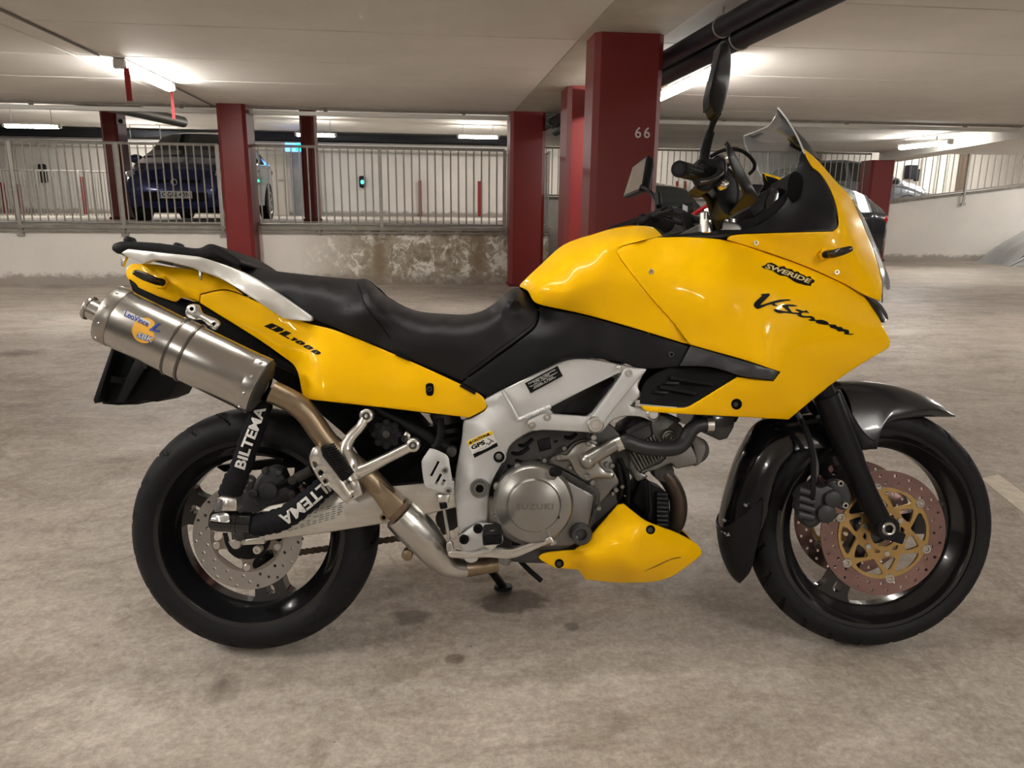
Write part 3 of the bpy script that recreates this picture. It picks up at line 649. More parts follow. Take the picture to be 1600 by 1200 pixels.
def pcyl(name, px, py, w1, depth, r, m, parent=bike, n=28, ch=0.002, mirror=False, label=None, prof=None):
    """round part on a lateral axis; face at w1, going back by depth; prof adds a face profile (offset in front, radius)"""
    c = P(px, py, w1); a = Vector((0, -1, 0))
    pr = prof or [(0, 0), (0, r - ch), (-ch * 0.4, r - ch * 0.35), (-ch, r), (-depth, r), (-depth, 0)]
    mb = MB().lathe(c, a, pr, n); o = mb.build(name, m, parent, 35, label)
    if mirror: mb.flipy().build(name, m, parent, 35)
    return o
def bolt(px, py, w, r, parent, m=None, name='bolt', depth=0.012):
    mb = MB().lathe(P(px, py, w), (0, -1, 0), [(-0.005, 0), (-0.005, r * 0.46), (0, r * 0.52), (0, r * 0.80), (-0.0012, r * 0.9), (-0.0012, r), (-depth, r), (-depth, 0)], 18)
    mb.mi = [1] * 36 + [0] * (len(mb.f) - 36); mb.m2 = M_hole; return mb.build(name, m or M_bolt, parent, 35)
def circle2(c, r, n=24, a0=0.0): return [(c[0] + r * cos(a0 + 2 * pi * i / n), c[1] + r * sin(a0 + 2 * pi * i / n)) for i in range(n)]
def flat(name, outl, holes, y0, y1, m, parent, label=None, ch=0.0008):
    """flat plate in the machine's x-z plane between two lateral positions"""
    hin = [list(h) for h in holes]; V, T, loops = triangulate(outl, hin)
    n = len(V); vs = [(p[0], y0, p[1]) for p in V] + [(p[0], y1, p[1]) for p in V]
    fs = [tuple(t) for t in T] + [tuple(n + i for i in t[::-1]) for t in T]
    for l in loops:
        for i in range(len(l)): fs.append((l[i], l[(i + 1) % len(l)], l[(i + 1) % len(l)] + n, l[i] + n))
    return MB().add(vs, fs).build(name, m, parent, 30, label)

# ---------------------------------------------------------------- wheels
def tyre_mesh(c, R, half, rim_r, ng, slant, name):
    n = 600; K = 30; prof = []; ae = radians(116)
    for k in range(K + 1):
        t = -1 + 2 * k / K; a = t * ae
        prof.append((half * sin(a), R - (R - rim_r) * (1 - cos(a)) / (1 - cos(ae)), t))
    rows = []
    for (y, r, t) in prof:
        row = []
        for j in range(n):
            th = 2 * pi * j / n; rr = r
            ph = (th / (2 * pi) * ng + abs(t) * slant + (0.5 if t > 0 else 0)) % 1.0
            if 0.06 < abs(t) < 0.59 and ph < 0.14: rr -= 0.008
            if 0.62 < abs(t) < 0.66: rr -= 0.0025
            row.append((c.x + rr * cos(th), c.y + y, c.z + rr * sin(th)))
        rows.append(row)
    return MB().grid(rows, closed_u=True)
def rim_mesh(c, Ro, Ri, half, angs, hub_r, hub_w, sw0=0.036, sw1=0.03, th=0.018):
    mb = MB()
    # barrel with two flanges
    pr = [(-half, Ro - 0.012), (-half, Ro), (-half + 0.006, Ro), (-half + 0.010, Ro - 0.016), (-half * 0.55, Ro - 0.030), (-th, Ri + 0.004), (-th * 0.6, Ri), (th * 0.6, Ri), (th, Ri + 0.004), (half * 0.55, Ro - 0.030), (half - 0.010, Ro - 0.016), (half - 0.006, Ro), (half, Ro), (half, Ro - 0.012)]
    pr2 = [(half, Ro - 0.012), (half - 0.012, Ro - 0.020), (half * 0.6, Ro - 0.036), (-half * 0.6, Ro - 0.036), (-half + 0.012, Ro - 0.020), (-half, Ro - 0.012)]
    mb.lathe(c, (0, 1, 0), [(-half, Ro - 0.012), (-half, Ro), (-half + 0.006, Ro), (-half + 0.010, Ro - 0.010), (half - 0.010, Ro - 0.010), (half - 0.006, Ro), (half, Ro), (half, Ro - 0.012), (half - 0.008, Ro - 0.018), (half * 0.55, Ro - 0.030), (th + 0.006, Ri + 0.006), (th, Ri), (-th, Ri), (-th - 0.006, Ri + 0.006), (-half * 0.55, Ro - 0.030), (-half + 0.008, Ro - 0.018), (-half, Ro - 0.012)], 96)
    # spokes: broad, flared into the rim, with a slot
    for a in angs:
        a = radians(a); ca, sa = cos(a), sin(a)
        prof = [(hub_r * 0.7, sw1), (hub_r + 0.03, sw1 * 0.95), (Ri * 0.62, sw0), (Ri * 0.86, sw0 * 1.12), (Ri * 0.95, sw0 * 1.45), (Ri * 1.02, sw0 * 2.2)]
        L_ = smooth_line([(r, w_) for r, w_ in prof], 4) ; poly = L_ + [(r, -w_) for r, w_ in L_[::-1]]
        slot = smooth_line([(Ri * 0.80, -0.008), (Ri * 0.80, 0.008), (Ri * 0.90, 0.010), (Ri * 0.92, 0), (Ri * 0.90, -0.010)], 3, True)
        tr = lambda q: [(c.x + x * ca - y * sa, c.z + x * sa + y * ca) for x, y in q]
        V, T, lp = triangulate(tr(poly), [tr(slot)]); n = len(V)
        vs = [(p[0], c.y - th, p[1]) for p in V] + [(p[0], c.y + th, p[1]) for p in V]; fs = [tuple(t) for t in T] + [tuple(n + i for i in t[::-1]) for t in T]
        for l in lp:
            for i in range(len(l)): fs.append((l[i], l[(i + 1) % len(l)], l[(i + 1) % len(l)] + n, l[i] + n))
        mb.add(vs, fs)
    mb.lathe(c, (0, 1, 0), [(-hub_w, 0), (-hub_w, hub_r - 0.006), (-hub_w + 0.006, hub_r), (-0.02, hub_r + 0.008), (0.02, hub_r + 0.008), (hub_w - 0.006, hub_r), (hub_w, hub_r - 0.006), (hub_w, 0)], 36)
    return mb
RC = P(404, 824, 0); FC = P(1354, 820, 0)
RR, FR = RC.z, FC.z
print('wheel centres', tuple(RC), tuple(FC))
M_wheel = mat('wheel_black', (0.007, 0.007, 0.008, 1), 0.2, coat=0.5, spec=0.4)
rw = rim_mesh(RC, 0.238, 0.190, 0.072, (162, 282, 42), 0.05, 0.075).build('rear_wheel', M_wheel, bike, 35)
tyre_mesh(RC, RR, 0.080, 0.237, 20, 1.2, 'tire').build('tire', M_rub, rw, 45, fix=False)
fw = rim_mesh(FC, 0.262, 0.210, 0.050, (4, 124, 244), 0.035, 0.062, 0.030, 0.026, 0.014).build('front_wheel', M_wheel, bike, 35)
tyre_mesh(FC, FR, 0.058, 0.261, 24, 1.1, 'tire').build('tire', M_rub, fw, 45, fix=False)
# tyre sidewall lettering, raised rubber
def sidewall_text(c, y, r, txt, a_mid, h, parent, up=1):
    V, T = text_tris(txt, 0, 0.0, 1.1); wd = V[:, 0].max() * h; mb = MB(); vs = []
    for p in V:
        s = p[0] * h - wd / 2; a = a_mid + (s / r if up < 0 else -s / r); rr = r + (p[1] - 0.5) * h * up
        vs.append((c.x + rr * cos(a), y, c.z + rr * sin(a)))
    mb.add(vs, T); mb.build('sidewall_lettering', mat('rubber_lettering', (0.004, 0.004, 0.004, 1), 0.5), parent, fix=False)
sidewall_text(RC, -0.0808, RR - 0.054, 'A69 2/W', radians(-52), 0.016, rw, 1)
def vent_disc(name, c, y, Ro, Ri, hole_r, nh, th, m, parent, rows=(0.25, 0.5, 0.75), skew=0.05):
    holes = []
    for i in range(nh):
        for k, q in enumerate(rows):
            if (i + k) % len(rows) == 0 or len(rows) == 2 or True:
                a = 2 * pi * (i + k * 0.36) / nh; r = Ri + (Ro - Ri) * q
                holes.append(circle2((c.x + r * cos(a), c.z + r * sin(a)), hole_r, 8))
    holes.append(circle2((c.x, c.z), Ri, 60))
    return flat(name, circle2((c.x, c.z), Ro, 90), holes, y, y + th, m, parent)
# rear disc, centre carrier, sprocket
vent_disc('brake_disc', RC, -0.088, 0.134, 0.090, 0.0040, 15, 0.005, M_disc, rw, (0.22, 0.55, 0.82))
ca = []
for i in range(5):
    a0 = 2 * pi * i / 5 + 0.3; ca.append(smooth_line([(RC.x + r * cos(a0 + d), RC.z + r * sin(a0 + d)) for r, d in ((0.062, -0.38), (0.085, -0.40), (0.085, 0.40), (0.062, 0.38))], 4, True))
lobes = []
for i in range(100):
    a = 2 * pi * i / 100; lobes.append((RC.x + (0.094 + 0.004 * cos(5 * (a - 0.3 - pi / 5))) * cos(a), RC.z + (0.094 + 0.004 * cos(5 * (a - 0.3 - pi / 5))) * sin(a)))
flat('disc_carrier', circle2((RC.x, RC.z), 0.0915, 60), ca, -0.0865, -0.082, mat('disc_hub_steel', (0.24, 0.205, 0.18, 1), 0.35, 0.85), rw)
MB().lathe((RC.x, -0.088, RC.z), (0, 1, 0), [(0, 0), (0, 0.056), (0.004, 0.062), (0.02, 0.062)], 36).build('hub_cover', M_matte, rw)
for i in range(5):
    a = 2 * pi * i / 5 + 0.3 + pi / 5; MB().cyl((RC.x + 0.078 * cos(a), -0.0925, RC.z + 0.078 * sin(a)), (RC.x + 0.078 * cos(a), -0.084, RC.z + 0.078 * sin(a)), 0.0095, 14, 0.002).build('disc_bolt', M_bolt, rw)
sp = [(RC.x + (0.108 if (i % 4) in (0, 1) else 0.098) * cos(2 * pi * i / 176), RC.z + (0.108 if (i % 4) in (0, 1) else 0.098) * sin(2 * pi * i / 176)) for i in range(176)]
flat('sprocket', sp, [circle2((RC.x, RC.z), 0.07, 40)], 0.086, 0.093, M_dark, rw); MB().cyl((RC.x, 0.05, RC.z), (RC.x, 0.105, RC.z), 0.072, 30, 0.004).build('sprocket_carrier', M_matte, rw)
# front discs with gold carriers, near and far
for s in (-1, 1):
    y = s * 0.082 - 0.0025
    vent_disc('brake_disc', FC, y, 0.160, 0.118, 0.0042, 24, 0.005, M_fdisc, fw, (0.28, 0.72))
    cs = []; nb = 6
    for i in range(nb):
        a0 = 2 * pi * i / nb + radians(10)
        for q in ([(0.105, -0.36), (0.110, 0.0), (0.105, 0.36), (0.078, 0.14), (0.070, 0.0), (0.078, -0.14)], [(0.070, 0.24), (0.082, 0.36), (0.094, 0.50), (0.094, 0.546), (0.082, 0.69), (0.070, 0.81), (0.062, 0.52)], [(0.048, -0.20), (0.054, 0.0), (0.048, 0.20), (0.043, 0.0)]):
            cs.append(smooth_line([(FC.x + r * cos(a0 + d), FC.z + r * sin(a0 + d)) for r, d in q], 3, True))
    cs.append(circle2((FC.x, FC.z), 0.034, 30))
    flat('disc_carrier', circle2((FC.x, FC.z), 0.1165, 80), cs, y + s * 0.0 - 0.002, y + 0.0045, M_gold, fw)
    for i in range(nb):
        a = 2 * pi * i / nb + radians(10) + pi / nb
        p_ = Vector((FC.x + 0.1185 * cos(a), y - 0.004, FC.z + 0.1185 * sin(a)))
        MB().lathe(p_, (0, 1, 0), [(0.003, 0.0), (0.003, 0.005), (0, 0.0065), (0, 0.0105), (0.002, 0.0125), (0.012, 0.0125), (0.012, 0)], 16).build('disc_button', M_ss, fw)
        p_ = Vector((FC.x + 0.052 * cos(a), y - 0.006, FC.z + 0.052 * sin(a))); MB().cyl(p_, p_ + Vector((0, 0.01, 0)), 0.0075, 8, 0.001).build('carrier_bolt', M_bolt, fw)
MB().cyl((FC.x + 0.135, -0.012, FC.z - 0.152), (FC.x + 0.115, -0.02, FC.z - 0.138), 0.0045, 8).build('valve_stem', M_bolt, fw)
MB().cyl((RC.x + 0.07, -0.012, RC.z + 0.172), (RC.x + 0.062, -0.03, RC.z + 0.148), 0.0045, 8).build('valve_stem', M_matte, rw)

# ---------------------------------------------------------------- swingarm, chain, rear caliper
swo = zc(*B_, [(620, 925, 1), (880, 760, 1), (1230, 690), (1500, 640, 1)]) + zc(*C_, [(600, 640, 1), (1040, 600, 1), (1060, 770, 1), (640, 865, 1), (300, 920, 1), (-140, 980, 1)]) + zc(*B_, [(850, 1000, 1), (640, 1005, 1)])
swing, fsw = panel('swingarm', swo, 0.128, M_swing, t=0.036, bev=2.5, smooth=False, label='brushed aluminium swingarm')
panel('swingarm_beam', swo, -0.092, M_swing, swing, t=0.036, bev=2.0, smooth=False)
MB().box(P(760, 790, 0).x - 0.03, P(760, 790, 0).x + 0.06, -0.12, 0.12, P(720, 790, 0).z - 0.05, P(720, 790, 0).z + 0.05, c=0.01).build('swingarm_bridge', M_swing, swing)
MB().cyl((RC.x - 0.004, -0.16, RC.z), (RC.x - 0.004, 0.16, RC.z), 0.012, 14, 0.002).build('rear_axle', M_bolt, swing)
pcyl('axle_nut', 372, 836, 0.150, 0.022, 0.017, M_dark, swing, 6, 0.003)
panel('axle_plate', zc(*B_, [(645, 935, 1), (815, 925, 1), (820, 965, 1), (650, 975, 1)]), 0.134, M_dark, swing, t=0.006, bev=1, smooth=False)
panel('adjuster_block', zc(*B_, [(625, 985, 1), (850, 955, 1), (850, 1000, 1), (640, 1012, 1)]), 0.135, M_polish, swing, t=0.006, bev=1, smooth=False)
pcyl('stand_lug', 401, 860, 0.134, 0.02, 0.010, M_polish, swing, 18, prof=[(-0.008, 0), (-0.008, 0.0045), (0, 0.005), (0, 0.009), (-0.002, 0.0105), (-0.02, 0.0105), (-0.02, 0)])
stk = panel('swingarm_sticker', zc(*B_, [(960, 880, 1), (1140, 812, 1), (1340, 766, 1), (1362, 855, 1), (1000, 935, 1)]), 0.1288, mat('silver_sticker', (0.55, 0.53, 0.47, 1), 0.4, 0.4), swing, t=0.0006, bev=0.2, smooth=False)[0]
mbs = MB()
for r_ in range(7):
    for c_ in range(9):
        if RNG.random() < 0.8:
            x0 = 1000 + c_ * 38 + r_ * 2; y0 = 900 - c_ * 10.5 - r_ * 14 + 14; ln = RNG.uniform(18, 33)
            if x0 + ln > 1350 or y0 < 778 + (1340 - x0) * 0.30 - 8 and x0 < 1330 and r_ > 3 and x0 < 1120: continue
            q = zc(*B_, [(x0, y0), (x0 + ln, y0 - ln * 0.26), (x0 + ln, y0 - ln * 0.26 + 5), (x0, y0 + 5)]); mbs.add([tuple(P(a, b_, 0.1293)) for a, b_ in q], [(0, 1, 2, 3)])
mbs.build('sticker_print', mat('sticker_ink', (0.12, 0.11, 0.10, 1), 0.5), swing, fix=False)
# chain: links along the lower and upper run
chain_pts = []
s0 = P(700, 810, -0.09); fr_r = 0.036
cen_f = Vector((s0.x, 0.0895, s0.z))
for sgn in (-1, 1):
    a = Vector((RC.x, 0.0895, RC.z + sgn * 0.104)); b_ = cen_f + Vector((0, 0, sgn * fr_r)); chain_pts.append((a, b_))
mbs_ = []
for a, b_ in chain_pts:
    mbc = MB(); mbs_.append(mbc)
    d = b_ - a; nL = int(d.length / 0.0165)
    for i in range(nL):
        p0_ = a + d * (i / nL); p1_ = a + d * ((i + 1) / nL); dn = (p1_ - p0_).normalized(); up = Vector((-dn.z, 0, dn.x))
        off = 0.0085 if i % 2 else 0.0065
        for s in (-1, 1):
            q = []
            for t_, h in ((-0.25, 0.0), (-0.1, 0.0062), (0.15, 0.0074), (0.5, 0.005), (0.85, 0.0074), (1.1, 0.0062), (1.25, 0.0)):
                q.append(p0_ + (p1_ - p0_) * t_ + up * h)
            for t_, h in ((1.1, -0.0062), (0.85, -0.0074), (0.5, -0.005), (0.15, -0.0074), (-0.1, -0.0062)): q.append(p0_ + (p1_ - p0_) * t_ + up * h)
            mbc.prism([(v.x, v.z) for v in q], p0_.y + s * off - 0.001, p0_.y + s * off + 0.001)
        mbc.cyl((p0_.x, p0_.y - 0.0105, p0_.z), (p0_.x, p0_.y + 0.0105, p0_.z), 0.0035, 8)
ch_ = mbs_[0].build('drive_chain', mat('oily_chain', (0.09, 0.07, 0.05, 1), 0.4, 0.8, var=0.2, vscale=80), bike); mbs_[1].build('chain_upper_run', MATS['oily_chain'], ch_); ch_['kind'] = 'stuff'
MB().cyl((cen_f.x, 0.084, cen_f.z), (cen_f.x, 0.095, cen_f.z), 0.034, 17).build('front_sprocket', M_dark, ch_)
panel('chain_guard', zc(*B_, [(540, 512, 1), (1085, 445, 1), (1085, 520, 1), (600, 550, 1)]), -0.10, M_matte, ch_, t=0.02, smooth=False)
# hugger strip and torque rod above the swingarm
ptube('brake_line', [(*zc(*B_, [(1040, 590)])[0], 0.10), (*zc(*B_, [(1150, 520)])[0], 0.10), (*zc(*B_, [(1260, 500)])[0], 0.09)], 0.006, M_matte, swing)
panel('swingarm_gaiter', zc(*C_, [(600, 625, 1), (1000, 590, 1), (1000, 605, 1), (600, 640, 1)]), 0.135, M_matte, swing, t=0.02, smooth=False)

rcal = panel('rear_caliper', zc(*B_, [(785, 660), (800, 600), (830, 560), (850, 535, 1), (900, 520), (960, 535, 1), (985, 600), (990, 640, 1), (1040, 670), (1050, 720), (985, 745), (930, 790, 1), (830, 770), (790, 735)]), 0.125, M_cal, t=0.05, bev=5, n=3, label='black rear brake caliper')[0]
pcyl('piston_cap', 418, 768, 0.138, 0.02, 0.0225, M_cal, rcal, 30, 0.004); pcyl('slide_pin', 395, 772, 0.132, 0.02, 0.011, M_cal, rcal, 16)
for (x, y, r) in ((852, 545, 0.008), (775, 690, 0.010), (1020, 690, 0.010), (1025, 605, 0.011), (940, 560, 0.008)): pcyl('caliper_bolt', *zc(*B_, [(x, y)])[0], 0.133, 0.02, r, M_dark, rcal, 14)
panel('caliper_bracket', zc(*B_, [(690, 690, 1), (790, 650), (900, 700), (1000, 740), (960, 800, 1), (800, 810), (760, 900, 1), (690, 850, 1)]), 0.098, M_cal, rcal, t=0.012, bev=3, n=3)
panel('bracket_plate', zc(*B_, [(722, 580), (770, 570), (800, 600), (795, 660), (740, 670), (720, 640)]), 0.10, M_dark, rcal, t=0.008, n=3)
for x, y in ((768, 606), (737, 632)): pcyl('bracket_hole', *zc(*B_, [(x, y)])[0], 0.1006, 0.001, 0.004, M_polish, rcal, 10, 0.0002)
ptube('brake_hose', [(*zc(*B_, [(940, 640)])[0], 0.12), (*zc(*B_, [(985, 615)])[0], 0.125), (*zc(*B_, [(1035, 595)])[0], 0.12)], 0.009, M_matte, rcal)
ptube('hose_union', [(*zc(*B_, [(1050, 590)])[0], 0.12), (*zc(*B_, [(1145, 540)])[0], 0.11)], 0.013, M_dark, rcal, cur=1)

# ---------------------------------------------------------------- fork, front brakes, mudguard
ax = P(1384, 824, 0.125)
f_top = P(1262, 520, 0.125)
d = (f_top - ax).normalized(); d.y = 0; d.normalize()
for s in (-1, 1):
    yb = s * 0.115
    base = Vector((ax.x, yb, ax.z)); off = Vector((-d.z, 0, d.x)) * 0.010
    lo = base + off * 0.2 + d * (-0.006); md = base + off * 1.2 + d * 0.17; hi = base + off * 1.2 + d * 0.36
    mb = MB().tube([lo, lo + d * 0.02, base + off + d * 0.10, md, md + d * 0.03, hi], [0.022, 0.0255, 0.027, 0.0285, 0.031, 0.031], 24)
    leg = mb.build('fork_leg', M_blk, bike, 50)
    top = hi + d * 0.33
    MB().tube([hi - d * 0.01, top], 0.0245, 20).build('fork_tube', M_matte, leg)
    MB().lathe(base, (0, s, 0), [(-0.02, 0.0), (-0.02, 0.030), (0.020, 0.030), (0.025, 0.027), (0.025, 0.0175), (0.012, 0.0165), (0.012, 0)], 30).build('axle_clamp', M_blk, leg)
    MB().lathe(base + Vector((0, s * 0.0255, 0)), (0, s, 0), [(-0.012, 0.010), (0.001, 0.010), (0.0025, 0.012), (0.0025, 0.0150), (0, 0.0172), (-0.012, 0.0172)], 24).build('axle_end', M_ss, leg)
    ft = d.cross(Vector((0, 1, 0))); fo = Vector((d.z, 0, -d.x))
    q = base - d * 0.032 + fo * 0.012
    MB().box(-0.018, 0.024, -0.014, 0.014, -0.012, 0.016, Matrix.Translation(q) @ Matrix.Rotation(0.3, 4, 'Y'), 0.003).build('pinch_clamp', M_blk, leg)
    # slim shroud in front of the leg that carries the mudguard
def arch(name, tops, edges, m, parent, label=None, t=0.004, k=10, pw=0.85, lift=0.0):
    """guard bowed over the wheel: centre line points and side edge points, joined by rounded cross sections on both sides"""
    rows = []; tops = curve3([tuple(P(*q, 0.0)) for q in tops], 5); edges = curve3([tuple(P(*q)) for q in edges], 5)
    for sh in (0.0, t):
        g_ = []
        for c, e_ in zip(tops, edges):
            c = Vector((c[0], 0, c[2])); e_ = Vector(e_); h = []
            cen = Vector((FC.x, 0, FC.z))
            for i in range(k + 1):
                ph = pi / 2 * i / k; sy = sin(ph) ** pw; q = 1 - cos(ph) ** 1.15
                p_ = Vector((c.x + (e_.x - c.x) * q, 0, c.z + (e_.z - c.z) * q)); rad = (p_ - cen).normalized(); p_ = p_ - rad * (sh - lift)
                h.append((p_.x, e_.y * sy + (sh if i > k * 0.6 else 0) + (-lift if i > k * 0.6 else 0), p_.z))
            g_.append(h[::-1] + [(x, -y, z) for x, y, z in h[1:]])
        rows.append(g_)
    mb = MB().grid(rows[0]); mb.grid(rows[1], flip=True); n0 = len(rows[0]); m0 = len(rows[0][0])
    bd = [(i, 0) for i in range(n0)] + [(n0 - 1, j) for j in range(1, m0)] + [(i, m0 - 1) for i in range(n0 - 2, -1, -1)] + [(0, j) for j in range(m0 - 2, 0, -1)]
    o0 = [i * m0 + j for i, j in bd]; N = n0 * m0
    for a, b_ in zip(o0, o0[1:] + o0[:1]): mb.f.append((a, b_, b_ + N, a + N))
    return mb.build(name, m, parent, 50, label)
M_mud = mat('mudguard_black', (0.022, 0.022, 0.024, 1), 0.24, coat=0.4)
fend = arch('front_mudguard', [(1306, 596), (1350, 595), (1400, 603), (1450, 622), (1492, 649)], [(1340, 702, .1), (1368, 696, .1), (1386, 660, .092), (1430, 650, .076), (1491, 650, .012)], M_mud, bike, 'gloss dark grey front mudguard')
arch('mudguard_rear', [(1262, 644), (1220, 650), (1185, 661), (1160, 698), (1142, 742), (1130, 785), (1124, 820), (1124, 836)], [(1300, 700, .09), (1270, 700, .09), (1240, 706, .088), (1215, 735, .086), (1203, 775, .083), (1196, 808, .081), (1187, 832, .08), (1178, 842, .078)], M_gloss, fend)
arch('mudguard_extension', [(1123, 822), (1126, 850), (1133, 876), (1144, 899), (1154, 909)], [(1192, 779, .086), (1190, 815, .085), (1182, 855, .08), (1172, 893, .062), (1158, 909, .02)], M_blk, fend, lift=0.003)
fext = lambda x, y: np.interp(np.atleast_1d(x), [1123, 1128, 1140, 1165, 1190], [.02, .045, .068, .083, .088]) + 0.003
bolt(1356, 688, 0.106, 0.009, fend, M_ss); bolt(1166, 790, 0.084, 0.0035, fend); bolt(1133, 814, 0.04, 0.003, fend)
for s in (-1, 1):   # lower mudguard bracket / fork shroud
    pass
panel('fork_shroud', zc(*H_, [(628, 18, 1), (680, 30), (720, 110), (800, 240), (872, 298, 1), (866, 326, 1), (790, 328, 1), (770, 280), (690, 130)]), 0.112, M_blk, fend, t=0.012, bev=3, mirror=True, n=3)
# calipers: near one in detail, far one the same
def front_caliper(sgn):
    body = zc(*Q_, [(250, 500), (262, 440), (255, 400), (300, 330), (370, 300), (420, 320), (480, 300, 1), (540, 330), (585, 400), (585, 440), (545, 470), (545, 540), (510, 590), (440, 600), (390, 640), (330, 650), (285, 600), (270, 540)])
    mb_off = 0.0
    o, _ = panel('front_caliper', body, 0.165, M_cal, t=0.05, bev=6, n=3, label='black front brake caliper')
    for (x, y, r, dw) in ((540, 420, 0.021, 0.012), (485, 540, 0.023, 0.010)): pcyl('piston_cap', *zc(*Q_, [(x, y)])[0], 0.165 + dw, 0.03, r, M_cal, o, 28, 0.004)
    for i, y in enumerate((330, 395, 460, 525)):
        a = zc(*Q_, [(250 - i * 2, y + 10), (380 - i * 5, y + 45)]); ptube('caliper_rib', [(*a[0], 0.168), (*a[1], 0.17)], 0.009, M_cal, o, cur=1)
    for (x, y) in ((350, 420), (635, 470), (595, 290)): bolt(*zc(*Q_, [(x, y)])[0], 0.172, 0.0075, o, M_bolt if x != 350 else M_dark)
    panel('caliper_mount', zc(*Q_, [(480, 300), (560, 260), (640, 290), (680, 420), (640, 500), (560, 480)]), 0.14, M_cal, o, t=0.02, bev=3, n=3)
    ptube('brake_hose', [(*zc(*Q_, [(352, 420)])[0], 0.172), (*zc(*Q_, [(365, 340)])[0], 0.175), (*zc(*Q_, [(370, 120)])[0], 0.16), (1265, 690, 0.15), (1252, 655, 0.12)], 0.0065, M_matte, o)
    return o
cal = front_caliper(1); cal['label'] = 'black front brake caliper'
far = cal.copy(); COL.objects.link(far)
for chd in list(cal.children):
    c2 = chd.copy(); COL.objects.link(c2); c2.parent = far
far.parent = bike; far.matrix_local = Matrix.Scale(-1, 4, (0, 1, 0))
ptube('brake_hose', [(1246, 645, 0.10), (1262, 680, 0.12), (1275, 730, 0.13), (1268, 760, 0.14)], 0.007, mat('grey_hose', (0.05, 0.05, 0.055, 1), 0.5), fend)

# ---------------------------------------------------------------- bodywork
R_ = (1200, 180, 4); T_ = (0, 400, 4)
def decal(name, txt, org, xd, yd, f, m, parent, shear=0.0, bold=0.0, space=1.0, lift=0.0008, bend=0.0):
    """lettering laid on a panel's surface: org lower-left corner, xd full width vector, yd cap height vector (picture units)"""
    V, T = text_tris(txt, shear, bold, space); W_ = V[:, 0].max(); u = V[:, 0] / W_; v = V[:, 1]
    px = org[0] + u * xd[0] + v * yd[0]; py = org[1] + u * xd[1] + v * yd[1] + bend * 4 * u * (1 - u)
    w = f(px, py) if callable(f) else np.full(px.shape, f)
    o = MB().add([tuple(p) for p in Pn(px, py, w + lift)], T).build(name, m, parent, fix=False); return o
def stroke_decal(name, polys, f, m, parent, lift=0.0008, smooth=True):
    mb = MB()
    for q in polys:
        hs = []
        if isinstance(q, dict): hs = [[tuple(p[:2]) for p in h] for h in q['h']]; q = q['o']
        q = smooth_line(q, 4, True) if smooth else [tuple(p[:2]) for p in q]
        V, T, _ = triangulate(q, hs, 6)
        w = f(V[:, 0], V[:, 1]) if callable(f) else np.full(len(V), f)
        mb.add([tuple(p) for p in Pn(V[:, 0], V[:, 1], w + lift)], [tuple(t) for t in T])
    return mb.build(name, m, parent, fix=False)

# tail cowl
tc_out = zc(*A_, [(388, 295), (400, 264), (432, 248), (560, 252), (700, 272), (850, 292), (1000, 350), (1122, 442, 1), (1000, 408), (852, 436, 1), (844, 484, 1), (800, 468), (735, 462), (700, 486), (640, 470), (560, 440), (430, 378), (395, 335)])
tc_c = zc(*A_, [(388, 295, .055), (400, 264, .055), (432, 250, .075), (560, 252, .095), (700, 272, .105), (850, 292, .11), (1000, 350, .115), (1120, 440, .12), (480, 300, .10), (600, 340, .115), (800, 430, .122), (950, 400, .125), (430, 378, .075), (560, 440, .10), (700, 480, .105), (840, 484, .118), (700, 400, .122)])
tailc, f_tail = panel('tail_cowl', tc_out, tc_c, M_yel, step=9, mirror=True, label='yellow tail cowl', bev=1.6)
# side cover under the seat
sc_out = zc(*A_, [(848, 492, 1), (856, 442, 1), (1002, 414), (1128, 450, 1), (1250, 508), (1400, 575)]) + zc(*J_, [(330, 402), (480, 442), (760, 557), (1070, 697), (1185, 757), (1217, 800), (1205, 832), (1130, 872, 1), (700, 822), (300, 778, 1), (292, 735), (264, 625), (190, 560), (60, 470)])
sc_c = zc(*A_, [(848, 492, .118), (856, 442, .122), (1002, 414, .124), (1128, 450, .125), (1400, 575, .14), (1000, 560, .128), (1200, 650, .135)]) + zc(*J_, [(330, 402, .14), (480, 442, .145), (760, 557, .155), (1070, 697, .158), (1185, 757, .155), (1217, 800, .150), (1130, 872, .155), (700, 822, .165), (300, 778, .172), (264, 625, .128), (190, 560, .13), (60, 470, .128), (345, 590, .168), (330, 680, .172), (318, 600, .158), (500, 620, .17), (800, 720, .17), (1000, 790, .166), (310, 700, .166)])
side, f_side = panel('side_cover', sc_out, sc_c, M_yel, step=10, mirror=True, label='yellow side cover with black model lettering', bev=1.8)
X_ = (390, 490, 12.31)
zero = lambda dx, dy: {'o': zc(*X_, [(872 + dx, 545 + dy), (905 + dx, 520 + dy), (985 + dx, 515 + dy), (1060 + dx, 560 + dy), (1072 + dx, 580 + dy), (1035 + dx, 604 + dy), (985 + dx, 605 + dy), (905 + dx, 570 + dy)]), 'h': [zc(*X_, [(942 + dx, 570 + dy), (986 + dx, 546 + dy), (1000 + dx, 554 + dy), (956 + dx, 580 + dy)])]}
ml_ = [{'o': zc(*X_, [(272, 240), (430, 183), (590, 258), (662, 300), (625, 340), (520, 360)]), 'h': [zc(*X_, [(410, 288), (512, 248), (536, 260), (440, 300)])]}, zc(*X_, [(553, 382), (705, 330), (810, 378), (690, 428), (774, 480), (750, 492)]), zc(*X_, [(846, 448), (940, 500), (850, 524), (826, 524), (780, 500), (826, 488)]), zero(0, 0), zero(153, 87), zero(302, 180)]
stroke_decal('model_lettering', ml_, f_side, M_btext, side, 0.001, False)
panel('cover_slot', zc(*J_, [(913, 730), (915, 706), (933, 699), (950, 706), (953, 735), (948, 758), (933, 764), (917, 757)]), 0.1705, M_hole, side, t=0.002, bev=0.6, n=3)
